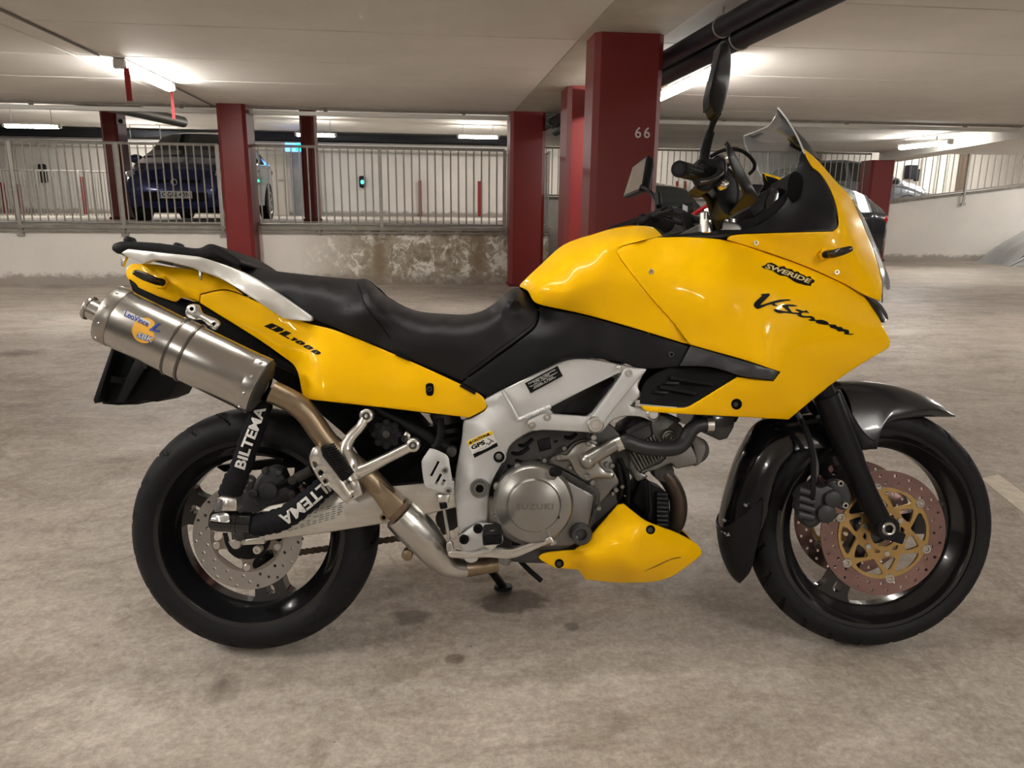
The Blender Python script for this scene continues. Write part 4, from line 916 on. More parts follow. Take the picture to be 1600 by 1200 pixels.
bolt(671, 608, 0.172, 0.006, side, M_dark)
# seat with its own seam
seat_top = [(0, 118), (120, 134), (250, 150), (400, 166), (560, 180), (612, 178), (645, 203), (720, 268), (800, 313), (880, 340), (1000, 352), (1120, 355), (1200, 335), (1270, 290), (1320, 245), (1350, 226), (1385, 226)]
seat_low = [(1432, 270), (1466, 322), (1472, 380), (1440, 432), (1270, 560), (1092, 692, 1), (920, 620), (760, 552), (480, 432), (330, 372), (200, 285), (80, 205), (0, 165)]
st_c = [(x, y, .03 if x < 620 else .02) for x, y in seat_top] + [(x, y + 22, .085 if x < 620 else .10) for x, y in seat_top] + [(x, y + 60, .118 if x < 600 else .138) for x, y in seat_top[2:-2]]
st_c += [(1432, 270, .06), (1466, 322, .10), (1472, 380, .125), (1440, 432, .14), (1092, 692, .145), (920, 620, .150), (760, 552, .152), (480, 432, .145), (330, 372, .140), (200, 285, .135), (80, 205, .125), (0, 165, .11), (1000, 500, .160), (1250, 480, .155), (700, 430, .152), (400, 300, .143), (1350, 330, .13)]
seat, f_seat = panel('seat', zc(*J_, seat_top + seat_low), zc(*J_, st_c), M_seat, step=9, mirror=True, label='black vinyl two-level seat', bev=2.5, t=0.01, lines=[])
sm = zc(*J_, [(570, 196), (590, 250), (605, 300), (650, 365), (700, 425), (735, 478)]); sm = smooth_line(sm, 5); q = Pn([p[0] for p in sm], [p[1] for p in sm], f_seat(np.array([p[0] for p in sm]), np.array([p[1] for p in sm])) + 0.0006)
MB().tube([tuple(p) for p in q], 0.0012, 6).build('seam', M_matte, seat)
sm = zc(*J_, [(1440, 290), (1462, 340), (1452, 395), (1400, 440), (1250, 548), (1110, 655)]); sm = smooth_line(sm, 5); q = Pn([p[0] for p in sm], [p[1] for p in sm], f_seat(np.array([p[0] for p in sm]), np.array([p[1] for p in sm])) + 0.0006)
MB().tube([tuple(p) for p in q], 0.0012, 6).build('seam', M_matte, seat)
panel('seat_base', zc(*J_, [(330, 374, 1), (480, 436, 1), (760, 556, 1), (1092, 696, 1), (1180, 752, 1), (1060, 730, 1), (760, 590, 1), (470, 470, 1), (310, 400, 1)]), 0.132, M_matte, seat, t=0.26, bev=0.6, smooth=False)
for x in ((760, 548), (835, 582)): pass
panel('seat_tab', zc(*J_, [(758, 544, 1), (836, 578, 1), (830, 590, 1), (764, 562, 1)]), 0.163, M_matte, seat, t=0.008, bev=0.6, smooth=False); panel('seat_tab', zc(*J_, [(1095, 702, 1), (1165, 742, 1), (1158, 758, 1), (1080, 715, 1)]), 0.163, M_matte, seat, t=0.008, bev=0.6, smooth=False)
# grab rail and luggage rack
rail_o = zc(*A_, [(380, 166, 1), (402, 156, 1), (620, 180), (812, 201), (870, 212), (1120, 302), (1350, 442), (1540, 572), (1550, 592), (1535, 608), (1380, 592), (1335, 568), (1010, 358), (832, 288), (806, 275), (580, 224), (500, 246, 1), (460, 230), (358, 182, 1)])
rail, f_rail = panel('grab_rail', rail_o, zc(*A_, [(380, 166, .15), (620, 190, .165), (860, 220, .168), (1010, 358, .160), (830, 288, .160), (1120, 302, .152), (1350, 442, .16), (1120, 380, .172), (1300, 470, .172), (1535, 600, .158), (1545, 575, .155), (500, 246, .155), (1335, 568, .162), (700, 225, .168)]), mat('rail_silver', (0.70, 0.69, 0.66, 1), 0.33, 0.35), t=0.022, step=9, mirror=True, label='silver grab rail', bev=2)
panel('rail_hook', zc(*A_, [(355, 188, 1), (390, 204, 1), (366, 266, 1), (356, 262, 1)]), 0.15, M_polish, rail, t=0.012, bev=1, smooth=False, mirror=True); panel('rail_hook', zc(*A_, [(838, 280, 1), (862, 290, 1), (852, 350, 1), (843, 350, 1)]), 0.155, M_polish, rail, t=0.012, bev=1, smooth=False, mirror=True)
rack, _ = panel('luggage_rack', zc(*A_, [(300, 156), (306, 130), (335, 115), (380, 108), (600, 120), (785, 148), (850, 150), (905, 125), (952, 132), (1010, 165), (1098, 222), (1103, 255), (1062, 260), (940, 204), (862, 209), (780, 199), (450, 163), (400, 159), (345, 186), (314, 172)]), 0.148, M_blk, t=0.296, bev=3, n=3, label='black plastic luggage rack')
pcyl('rack_knob', *zc(*A_, [(392, 98)])[0], 0.12, 0.03, 0.009, M_blk, rack, 14); pcyl('rack_knob', *zc(*A_, [(700, 135)])[0], 0.12, 0.03, 0.008, M_blk, rack, 14)
panel('rack_recess', zc(*A_, [(935, 190, 1), (1000, 215, 1), (1060, 262, 1), (1040, 262, 1)]), 0.1485, M_hole, rack, t=0.001, bev=0.3, smooth=False)
# inner rear fender, number plate holder and rear indicator
panel('rear_fender', zc(*A_, [(405, 345, 1), (560, 440, 1), (700, 482, 1), (850, 486, 1), (1180, 705, 1), (1440, 895, 1), (1495, 1000, 1), (1490, 1080, 1), (1330, 980, 1), (1000, 760, 1), (700, 620, 1), (560, 520, 1), (430, 420, 1)]), 0.085, M_matte, t=0.17, bev=2, smooth=False, label='black inner rear fender')
ph, _ = panel('plate_holder', zc(*T_, [(700, 572, 1), (720, 580, 1), (870, 640, 1), (1120, 772, 1), (1060, 880, 1), (980, 912, 1), (895, 900, 1), (862, 928, 1), (740, 932, 1), (640, 925, 1)]), 0.06, M_matte, t=0.12, bev=2, smooth=False, label='black number plate holder')
panel('number_plate', zc(*T_, [(697, 572, 1), (716, 580, 1), (612, 918, 1), (592, 922, 1), (583, 900, 1)]), 0.105, M_blk, ph, t=0.21, bev=1.2, smooth=False)
panel('holder_arm', zc(*T_, [(850, 640, 1), (880, 640, 1), (905, 705, 1), (800, 880, 1), (780, 910, 1), (720, 912, 1), (820, 690, 1)]), 0.085, M_blk, ph, t=0.02, bev=2, smooth=False)
ptube('reflector_stem', [(*zc(*T_, [(690, 765)])[0], 0.09), (*zc(*T_, [(780, 780)])[0], 0.07)], 0.009, M_blk, ph, cur=1)
def indicator(name, pts, radii, label, parent=bike, base=None):
    o = ptube(name, pts, radii, mat('smoked_lens', (0.018, 0.012, 0.008, 1), 0.18, coat=0.5), parent, 14, 5, label=label, squash=0.8); return o
ri = indicator('rear_indicator', [(208.5, 426, .175), (214, 427, .175), (226, 432, .168), (238, 437, .158), (246, 440, .145)], [.005, .008, .0098, .0092, .009], 'smoked rear indicator')
pcyl('indicator_base', 250, 441, 0.128, 0.012, 0.017, M_yel, ri, 6, 0.003); pcyl('indicator_stem', 248, 440, 0.145, 0.03, 0.009, M_blk, ri, 14)
indicator('rear_indicator', [(212, 426, -.235), (222, 428, -.225), (236, 433, -.205), (246, 437, -.18)], [.006, .010, .012, .010], 'smoked rear indicator')

# tank
tk_out = zc(*E_, [(50, 470), (70, 438), (190, 325), (330, 206), (520, 140), (640, 106), (760, 91), (870, 98), (915, 128), (940, 156, 1), (905, 162), (700, 214), (650, 252, 1), (700, 330), (850, 520), (1010, 700), (1112, 832, 1), (1070, 824), (700, 712), (400, 632), (155, 576), (100, 500)])
tk_c = zc(*E_, [(50, 470, .03), (190, 325, .02), (330, 206, .01), (520, 140, .0), (640, 106, .0), (760, 91, .0), (870, 98, .03), (940, 156, .09), (120, 440, .10), (230, 360, .10), (360, 260, .10), (540, 190, .11), (660, 150, .10), (780, 125, .09), (100, 500, .09), (155, 576, .128), (400, 632, .148), (700, 712, .165), (1070, 824, .178), (1112, 832, .180), (700, 214, .145), (650, 252, .158), (700, 330, .172), (850, 520, .185), (1010, 700, .185),
                (150, 490, .128), (320, 535, .172), (430, 450, .178), (300, 400, .142), (470, 300, .145), (550, 480, .176), (700, 600, .172), (260, 580, .148), (500, 240, .125), (850, 650, .176), (200, 500, .15)])
tank, f_tank = panel('fuel_tank', tk_out, tk_c, M_yel, step=9, mirror=True, label='yellow fuel tank', bev=1.6, t=0.006)
# black cover below the tank
cv = zc(*E_, [(150, 588, 1), (400, 642), (700, 722), (1102, 842, 1), (1112, 870), (1070, 945), (1038, 972, 1), (820, 985), (650, 936), (420, 914), (330, 920), (230, 968), (0, 1080)]) + zc(*J_, [(1218, 768, 1), (1092, 698, 1), (1270, 568), (1442, 440), (1478, 380), (1478, 320)])
cov, f_cov = panel('tank_side_panel', cv, zc(*E_, [(150, 588, .128), (400, 642, .150), (700, 722, .165), (1102, 842, .182), (1038, 972, .18), (820, 985, .176), (420, 914, .166), (230, 968, .162), (0, 1080, .156), (500, 800, .172), (900, 880, .182), (180, 800, .16)]) + zc(*J_, [(1218, 768, .152), (1092, 698, .152), (1442, 440, .142), (1478, 320, .115)]), M_blk, step=10, mirror=True, label='black plastic panel under the tank', bev=1.6)
bolt(*zc(*E_, [(997, 895)])[0], 0.188, 0.0065, cov, M_dark, depth=0.008)
# main side fairing
fa_out = [(962.5, 392.5, 1), (975, 384.5), (1026, 371, 1), (1075, 370.5), (1136, 376), (1200, 396), (1260, 418), (1322, 446), (1350, 462, 1), (1362, 476), (1376, 502), (1391, 533, 1), (1389, 543, 1), (1312, 591), (1232, 655.5, 1), (1150, 651), (1012, 643), (1000, 633.5, 1), (1066, 637.5), (1084, 631), (1152, 589, 1), (1208, 595.5, 1), (1219, 581, 1), (1160, 561.5), (1110, 547.5), (1078, 538.5, 1), (1053, 505), (1013, 460), (976, 413)]
fa_c = [(962.5, 392.5, .16), (976, 413, .174), (1013, 460, .188), (1053, 505, .190), (1078, 538.5, .192), (1026, 372, .125), (1075, 371, .128), (1136, 377, .14), (1200, 397, .155), (1260, 419, .155), (1322, 447, .13), (1350, 463, .105), (1376, 502, .105), (1391, 533, .085), (1389, 543, .08), (1312, 591, .13), (1232, 655, .150), (1150, 651, .185), (1012, 643, .185), (1000, 634, .185), (1084, 631, .20), (1152, 589, .222), (1208, 595, .232), (1219, 581, .236), (1160, 561, .232), (1110, 547, .212),
        (1000, 395, .165), (1060, 400, .18), (1060, 450, .205), (1100, 500, .222), (1130, 420, .215), (1170, 480, .238), (1200, 440, .225), (1230, 500, .240), (1270, 470, .215), (1300, 485, .195), (1340, 500, .155), (1370, 522, .118), (1300, 540, .195), (1250, 590, .20), (1240, 630, .182), (1305, 575, .165), (1180, 620, .215), (1270, 440, .185), (1325, 470, .155), (1190, 415, .19), (1100, 640, .195), (1352, 545, .13), (1200, 545, .242)]
fair, f_fair = panel('side_fairing', fa_out, fa_c, M_yel, step=10, mirror=True, label='yellow side fairing with black script lettering', bev=1.8)
bolt(1018, 424.5, float(f_fair(1018, 424.5)[0]) + 0.002, 0.0065, fair, M_ss, depth=0.006)
panel('fairing_hole', circle2((1151, 631.5), 8.6, 20), lambda x, y: f_fair(x, y) + 0.0012, M_hole, fair, t=0.002, bev=0.5, smooth=False, mirror=True); panel('hole_screw', circle2((1149.5, 632), 3.6, 14), lambda x, y: f_fair(x, y) + 0.0022, M_dark, fair, t=0.002, bev=0.4, smooth=False)
# dark strip and louvred vent behind the fairing edge
strip, f_strip = panel('side_strip', [(1079, 540.5, 1), (1112, 549.5), (1160, 563.5), (1217, 580, 1), (1208, 594, 1), (1160, 588), (1112, 574), (1062, 572, 1)], [(1079, 540, .192), (1062, 572, .185), (1112, 549, .212), (1160, 563, .234), (1217, 580, .238), (1208, 594, .238), (1160, 588, .236), (1112, 574, .21), (1100, 560, .207), (1170, 575, .242)], mat('strip_grey', (0.030, 0.031, 0.034, 1), 0.38, spec=0.5), step=9, mirror=True, label='dark grey strip under the fairing edge', bev=1.6)
vent_o = [(1000, 631, 1), (1002, 612), (1012, 592), (1040, 576), (1062, 573), (1112, 576), (1152, 587, 1), (1118, 610), (1084, 629.5), (1066, 636)]
vent, f_vent = panel('radiator_vent', vent_o, [(1000, 631, .182), (1040, 576, .17), (1152, 588, .205), (1084, 629, .19), (1066, 636, .19), (1070, 600, .168)], M_matte, step=9, mirror=True, label='black louvred radiator vent', bev=1.2)
Y_ = (1000, 560, 7.94)
for q in ([(372, 222, 1), (930, 318, 1), (915, 350, 1), (860, 335, 1), (380, 262, 1)], [(245, 335, 1), (710, 428, 1), (690, 458, 1), (640, 446, 1), (255, 378, 1)], [(330, 285, 1), (500, 292, 1), (480, 330, 1), (290, 318, 1)], [(190, 398, 1), (360, 408, 1), (335, 445, 1), (160, 430, 1)]):
    panel('louvre', zc(*Y_, q), lambda x, y: f_vent(x, y) + 0.010, M_blk, vent, t=0.012, bev=1.0, smooth=False, mirror=True)
# lettering on the fairing
V_ = (1170, 410, 8.889)
vs_ = [zc(*V_, q) for q in (
    [(165, 440, 1), (280, 430, 1), (292, 452), (235, 515), (165, 583), (180, 590), (300, 550), (420, 520), (560, 512), (592, 526, 1), (480, 542), (400, 560), (360, 570), (380, 590), (422, 606, 1), (345, 602), (310, 582), (220, 610), (130, 646), (85, 625), (70, 590), (85, 555), (130, 510), (180, 465)],
    [(692, 606, 1), (620, 612), (560, 610), (552, 622), (580, 660), (605, 690), (685, 698), (685, 718), (620, 714), (520, 702), (430, 706), (380, 692), (338, 655, 1), (380, 648), (460, 670), (545, 678), (500, 640), (468, 605), (480, 590), (560, 583), (630, 588)],
    [(648, 648, 1), (700, 655), (760, 675), (800, 662, 1), (842, 704, 1), (770, 697), (732, 710), (742, 735), (800, 745), (872, 742, 1), (842, 768), (740, 762), (685, 742), (678, 715), (698, 690), (660, 670)],
    [(866, 748), (908, 762), (918, 790), (962, 800, 1), (905, 815), (840, 808), (832, 792), (868, 786), (848, 766)],
    [(928, 820), (960, 799), (1020, 798), (1092, 825), (1112, 857), (1080, 868), (1000, 858), (945, 842)],
    [(1098, 858), (1150, 862), (1212, 868), (1224, 890), (1290, 898), (1312, 922), (1380, 938), (1398, 968), (1392, 988), (1468, 990, 1), (1430, 1006), (1360, 1002), (1322, 988), (1330, 966), (1300, 958), (1240, 958), (1224, 938), (1180, 918), (1138, 908), (1128, 886)])]
stroke_decal('script_lettering', vs_, f_fair, M_btext, fair, 0.0015)
sw_bg = zc(*V_, [(172, 60, 1), (230, 36, 1), (255, 10, 1), (315, 2, 1), (372, 28, 1), (420, 62, 1), (492, 50, 1), (520, 82, 1), (604, 96, 1), (628, 128, 1), (684, 126, 1), (720, 158, 1), (772, 176, 1), (800, 202, 1), (854, 190, 1), (872, 224, 1), (918, 250, 1), (902, 282, 1), (872, 292, 1), (862, 328, 1), (770, 314, 1), (722, 298, 1), (680, 290, 1), (620, 262, 1), (580, 232, 1), (520, 192, 1), (430, 182, 1), (390, 156, 1), (330, 116, 1), (280, 100, 1), (210, 84, 1)])
stroke_decal('club_sticker', [sw_bg], f_fair, M_btext, fair, 0.0006, smooth=False)
decal('club_lettering', 'SWERIDE', (1195, 418.6), (71, 25.5), (2.6, -7.2), f_fair, mat('sticker_cream', (0.70, 0.58, 0.30, 1), 0.5), fair, 0.2, 0.03, 1.0, 0.0014, -0.8)
# upper fairing beside the headlight
uf_out = [(1136, 374.5, 1), (1141, 369), (1160, 366), (1303, 361.5, 1), (1311, 350), (1307, 320), (1299, 298), (1283, 272), (1268, 258), (1254, 231, 1), (1277, 250), (1305, 282), (1332, 312), (1350, 355), (1365, 392), (1377, 435), (1378, 458), (1375, 471, 1), (1348, 459), (1322, 444.5), (1260, 416.5), (1200, 394.5)]
uf_c = [(1136, 374, .15), (1160, 366, .15), (1303, 361, .162), (1311, 350, .162), (1307, 320, .155), (1299, 298, .15), (1283, 272, .145), (1254, 231, .135), (1277, 250, .11), (1305, 282, .085), (1332, 312, .07), (1350, 355, .075), (1365, 392, .082), (1377, 435, .088), (1375, 471, .10), (1322, 444, .135), (1260, 416, .155), (1200, 394, .16), (1250, 385, .17), (1310, 380, .165), (1330, 420, .148), (1324, 345, .148), (1340, 390, .142), (1356, 430, .125), (1318, 310, .128), (1296, 278, .118)]
upf, f_upf = panel('upper_fairing', uf_out, uf_c, M_yel, step=9, mirror=True, label='yellow upper fairing beside the headlight', bev=1.6)
for (x, y) in ((1182, 379.5), (1308, 425)): bolt(x, y, float(f_upf(x, y)[0]) + 0.002, 0.0062, upf, M_ss, depth=0.006)
fi = indicator('front_indicator', [(1331, 388.5, .215), (1327, 389.5, .215), (1314, 393.5, .208), (1302, 396.5, .195), (1294, 397, .182)], [.005, .0075, .0095, .010, .010], 'smoked front indicator')
pcyl('indicator_base', 1291, 397, 0.176, 0.012, 0.014, M_yel, fi, 6, 0.002); pcyl('indicator_stem', 1293, 397, 0.187, 0.03, 0.0085, M_blk, fi, 14)
indicator('front_indicator', [(1300, 388, -.235), (1292, 391, -.225), (1280, 394, -.20), (1272, 396, -.17)], [.005, .009, .010, .009], 'smoked front indicator')
# air intake slot at the nose
panel('nose_intake', [(1350, 461, 1), (1360, 466), (1373, 475), (1384, 490), (1387, 499, 1), (1382, 504, 1), (1372, 492), (1362, 476)], [(1350, 461, .108), (1373, 475, .098), (1387, 499, .085), (1382, 504, .10), (1362, 476, .112)], M_gloss, upf, t=0.02, bev=1, mirror=True)
panel('intake_rim', [(1350, 460.5, 1), (1362, 465), (1376, 475), (1386, 490), (1388, 499, 1), (1385, 500, 1), (1380, 489), (1370, 477), (1360, 468)], [(1350, 461, .110), (1376, 475, .100), (1388, 499, .087), (1362, 466, .108)], mat('slot_rim', (0.06, 0.06, 0.065, 1), 0.3), upf, t=0.006, bev=0.6, mirror=True)
# headlight lens
hl_f = TPS([(1333, 312, .07), (1350, 354, .076), (1365, 391, .083), (1377.5, 434, .089), (1379, 470, .09), (1352, 344, .02), (1371, 390, .0), (1385, 428, .0), (1388, 452, .0), (1343, 326, .04)])
hl, _ = panel('headlight', [(1333, 312, 1), (1352, 344), (1371, 390), (1385, 428), (1388, 452), (1379, 473, 1), (1379, 455), (1377.5, 433), (1365.5, 391), (1350.5, 354)], lambda x, y: np.maximum(hl_f(x, y), 0.0), mat('lens_plastic', (0.42, 0.43, 0.43, 1), 0.12, 0.3, coat=0.8), t=0.006, step=6, mirror=True, label='clear headlight lens', bev=0.8)
# black inner cockpit panel
ip_out = [(1254, 233, 1), (1267, 259), (1282, 273), (1298, 299), (1306, 321), (1310, 350), (1302, 361, 1), (1220, 363), (1150, 365), (1034, 370, 1), (1110, 360), (1170, 357), (1205, 338), (1229, 312), (1235, 278), (1248, 258), (1250, 244)]
ip_c = [(1254, 233, .133), (1282, 273, .142), (1306, 321, .152), (1302, 361, .158), (1220, 363, .155), (1150, 365, .148), (1034, 370, .122), (1205, 338, .11), (1229, 312, .105), (1235, 278, .11), (1249, 258, .12), (1265, 320, .135), (1255, 280, .128), (1250, 345, .145), (1110, 362, .13)]
inp, f_inp = panel('inner_cockpit_panel', ip_out, ip_c, M_blk, step=9, mirror=True, label='black inner cockpit panel', bev=1.2)
panel('cockpit_opening', [(1232, 280), (1240, 268), (1250, 272), (1253, 285), (1248, 305), (1238, 315), (1231, 305)], [(1232, 280, .112), (1250, 272, .127), (1253, 285, .130), (1248, 305, .126), (1238, 315, .118)], M_hole, inp, t=0.003, bev=1)
panel('cockpit_floor', [(1030, 372, 1), (1100, 352, 1), (1180, 340, 1), (1230, 300, 1), (1252, 262, 1), (1300, 330, 1), (1300, 362, 1), (1140, 372, 1)], 0.10, M_matte, inp, t=0.20, bev=2, smooth=False)
clu = panel('instrument_cluster', [(1170, 326, 1), (1182, 306), (1205, 294), (1222, 294), (1230, 302, 1), (1226, 320), (1205, 340), (1180, 344, 1)], 0.085, M_blk, t=0.17, bev=4, label='black instrument cluster', n=3)[0]
panel('cluster_hood', [(1196, 318), (1204, 298), (1214, 292), (1220, 302), (1217, 325), (1206, 340), (1198, 335)], 0.092, M_gloss, clu, t=0.03, bev=3, n=3)
# windscreen: a bowed clear sheet
half = [[(1257, 240, .136), (1270, 244, .105), (1279, 248, .055), (1281, 254, .0)], [(1246, 214, .140), (1262, 224, .108), (1268, 230, .055), (1264, 236, .0)], [(1234, 193, .140), (1248, 207, .105), (1250, 215, .055), (1243, 221, .0)], [(1224, 179, .133), (1231, 189, .100), (1230, 199, .052), (1221, 206, .0)], [(1216, 169, .120), (1215, 176, .090), (1210, 186, .046), (1201, 197, .0)]]
rows = []
for r in half:
    h = [tuple(P(*p)) for p in r]; full = h + [(x, -y, z) for x, y, z in h[-2::-1]]; rows.append(curve3(full, 4))
cols = [curve3([rows[i][j] for i in range(len(rows))], 4) for j in range(len(rows[0]))]
g = [[cols[j][i] for j in range(len(cols))] for i in range(len(cols[0]))]
def clear_mat():
    m = bpy.data.materials.new('clear_acrylic'); m.use_nodes = True; nt = m.node_tree; nt.nodes.remove(nt.nodes['Principled BSDF'])
    tr_ = nt.nodes.new('ShaderNodeBsdfTransparent'); tr_.inputs[0].default_value = (0.88, 0.90, 0.91, 1)
    gl = nt.nodes.new('ShaderNodeBsdfGlossy'); gl.inputs['Roughness'].default_value = 0.14; gl.inputs[0].default_value = (0.6, 0.64, 0.7, 1)
    df = nt.nodes.new('ShaderNodeBsdfDiffuse'); df.inputs[0].default_value = (0.75, 0.77, 0.8, 1)
    fr = nt.nodes.new('ShaderNodeFresnel'); fr.inputs[0].default_value = 1.22
    m0 = nt.nodes.new('ShaderNodeMixShader'); m0.inputs[0].default_value = 0.06; nt.links.new(tr_.outputs[0], m0.inputs[1]); nt.links.new(df.outputs[0], m0.inputs[2])
    m1 = nt.nodes.new('ShaderNodeMixShader'); nt.links.new(fr.outputs[0], m1.inputs[0]); nt.links.new(m0.outputs[0], m1.inputs[1]); nt.links.new(gl.outputs[0], m1.inputs[2])
    nt.links.new(m1.outputs[0], nt.nodes['Material Output'].inputs[0]); return m
M_clear = clear_mat()
mb = MB().grid(g); th_ = 0.0035; mb.grid([[(x - th_ * 0.6, y, z - th_ * 0.5) for x, y, z in r] for r in g], flip=True)
scr = mb.build('windscreen', M_clear, bike, 60, 'clear windscreen')
e = [g[i][0] for i in range(len(g))] + g[-1][1:] + [g[i][-1] for i in range(len(g) - 2, -1, -1)]
MB().tube(e, 0.0022, 6).build('screen_edge', mat('acrylic_edge', (0.62, 0.63, 0.63, 1), 0.2, alpha=0.75), scr)
# belly pan
bp_out = zc(*I_, [(703, 352), (735, 330), (865, 316, 1), (900, 292, 1), (930, 262), (950, 240), (1062, 112, 1), (1090, 108, 1), (1135, 145), (1200, 190), (1330, 240), (1420, 290), (1442, 325), (1432, 350), (1330, 425), (1270, 452), (1200, 465), (1050, 466), (915, 452, 1), (885, 408, 1), (780, 400, 1), (740, 380)])
bp_c = zc(*I_, [(703, 352, .12), (735, 330, .125), (865, 316, .14), (950, 240, .14), (1062, 112, .12), (1090, 108, .12), (1135, 145, .135), (1330, 240, .10), (1420, 290, .06), (1442, 325, .045), (1432, 350, .05), (1330, 425, .06), (1200, 465, .07), (1050, 466, .08), (915, 452, .10), (885, 408, .12), (780, 400, .12), (1135, 225, .165), (1100, 200, .155), (900, 345, .16), (960, 390, .155), (1000, 300, .162), (1150, 420, .14), (1300, 330, .125), (1200, 330, .152), (1180, 412, .138), (1350, 355, .095)])
bel, f_bel = panel('belly_pan', bp_out, bp_c, M_yel, step=8, mirror=True, label='yellow belly pan', bev=1.6)
for (x, y) in ((797, 380), (1212, 226)):
    c = zc(*I_, [(x, y)])[0]; panel('pan_hole', circle2(c, 7.2, 18), lambda x_, y_: f_bel(x_, y_) + 0.0012, M_hole, bel, t=0.002, bev=0.5, smooth=False); panel('pan_screw', circle2((c[0] - 0.6, c[1] + 0.6), 4.2, 14), lambda x_, y_: f_bel(x_, y_) + 0.0024, M_dark, bel, t=0.002, bev=0.4, smooth=False)
stroke_decal('scratch', [zc(*I_, [(1180, 416), (1240, 388), (1300, 360), (1345, 350), (1350, 353), (1300, 364), (1240, 393)])], f_bel, mat('scratch_dark', (0.12, 0.06, 0.01, 1), 0.6), bel, 0.0008)
MB().box(*(lambda a, b_: (a.x, b_.x, -0.06, 0.06, b_.z, a.z))(P(900, 838, 0), P(985, 868, 0)), c=0.01).build('sump', M_dark, bel)

# ---------------------------------------------------------------- frame
fr_out = zc(*D_, [(20, 300, 1), (140, 236), (400, 108), (540, 50), (700, 42), (860, 76), (1040, 104, 1), (1000, 180), (990, 225), (1018, 272, 1), (940, 335), (1000, 345), (1060, 362), (1116, 372), (1120, 405), (1090, 432), (1052, 424), (1000, 405), (900, 402), (825, 428), (770, 490), (730, 508), (640, 500), (400, 488), (330, 494), (240, 540), (185, 590), (162, 650), (135, 700), (85, 790), (55, 900), (48, 1062, 1)]) + zc(*C_, [(1240, 870, 1), (1180, 880), (1095, 925), (1070, 965, 1), (1052, 800), (1042, 600), (1085, 350), (1098, 230), (1130, 218), (1225, 170), (1245, 140, 1)])
fr_hole = zc(*D_, [(868, 132), (440, 346), (450, 372), (470, 390), (660, 405), (690, 392), (712, 372), (885, 140)])
fr_c = zc(*D_, [(20, 300, .152), (400, 108, .155), (700, 42, .160), (1040, 104, .168), (1018, 272, .17), (1116, 400, .168), (730, 508, .165), (400, 488, .156), (185, 590, .150), (85, 790, .142), (48, 1062, .138), (600, 250, .160), (250, 350, .162), (120, 480, .158), (500, 150, .163), (300, 300, .166)]) + zc(*C_, [(1240, 870, .138), (1070, 965, .136), (1042, 600, .134), (1085, 350, .14), (1245, 140, .150), (1150, 600, .15), (1250, 300, .158), (1140, 800, .146)])
frame, f_frame = panel('frame', fr_out, fr_c, M_alu, holes=[fr_hole], step=10, mirror=True, label='silver aluminium twin-spar frame', t=0.03, bev=2.4, n=3)
# struts and plates on the frame
panel('frame_strut', zc(*D_, [(905, 100), (960, 100), (1035, 105), (1030, 130), (990, 170), (790, 420), (770, 480), (720, 500), (680, 480), (680, 430), (700, 400), (880, 150)]), 0.178, M_alu, frame, t=0.012, bev=2, n=3)
panel('engine_hanger', zc(*D_, [(298, 455), (310, 425), (400, 385), (440, 390), (690, 405), (760, 430), (770, 470), (740, 500), (640, 500), (400, 488), (330, 492)]), 0.176, M_alu, frame, t=0.012, bev=2, n=3)
for (x, y, r, w) in ((930, 132, .0095, .180), (420, 408, .0095, .178), (324, 458, .0095, .178)): bolt(*zc(*D_, [(x, y)])[0], w, r, frame, M_bolt)
pcyl('hanger_boss', *zc(*D_, [(722, 455)])[0], 0.186, 0.03, 0.0195, M_polish, frame, 32, prof=[(0, 0), (0, 0.009), (-0.001, 0.010), (-0.001, 0.0125), (0.002, 0.0135), (0.002, 0.017), (-0.002, 0.0195), (-0.03, 0.0195), (-0.03, 0)])
pcyl('frame_screw', *zc(*D_, [(1085, 388)])[0], 0.174, 0.03, 0.0155, M_polish, frame, 32, prof=[(0, 0), (0, 0.0095), (-0.002, 0.0100), (-0.002, 0.011), (0.001, 0.012), (-0.003, 0.0155), (-0.03, 0.0155)])
pcyl('cover_peg', *zc(*D_, [(868, 96)])[0], 0.176, 0.02, 0.0055, M_polish, frame, 14)
ptube('frame_weld', [(*zc(*D_, [(140, 240)])[0], .164), (*zc(*D_, [(190, 330)])[0], .168), (*zc(*D_, [(240, 425)])[0], .166)], 0.0042, M_alu, frame, 8, 4)
wb = [(*zc(*D_, [(240 + i * 9.2, 425 - i * 3.9)])[0], .166) for i in range(23)]
ptube('frame_weld', wb, [0.0046 + 0.0012 * (i % 2) for i in range(23)], M_alu, frame, 8, 3)
vin = panel('vin_plate', zc(*D_, [(280, 195, 1), (485, 86, 1), (518, 150, 1), (316, 258, 1)]), lambda x, y: f_frame(x, y) + 0.0012, M_btext, frame, t=0.001, bev=0.3, smooth=False, step=8)[0]
for i, (t0, n_) in enumerate((('SUZUKI MOTOR CORPORATION', 0.22), ('TYPE  DL1000', 0.36), ('*JS1BS111200100862*', 0.52), ('MODEL  V  DATE', 0.68), ('HAMAMATSU  JAPAN', 0.82))):
    a = zc(*D_, [(280 + 36 * n_ + 12, 195 + 63 * n_ - 4)])[0]; ln = (0.86, 0.5, 0.9, 0.6, 0.7)[i]
    decal('plate_lettering', t0, (a[0] + (0.9 - ln) * 20, a[1] - (0.9 - ln) * 10.6), (49 * ln, -26 * ln), (-0.9, -1.9), lambda x, y: f_frame(x, y) + 0.0012, M_ltext, frame)
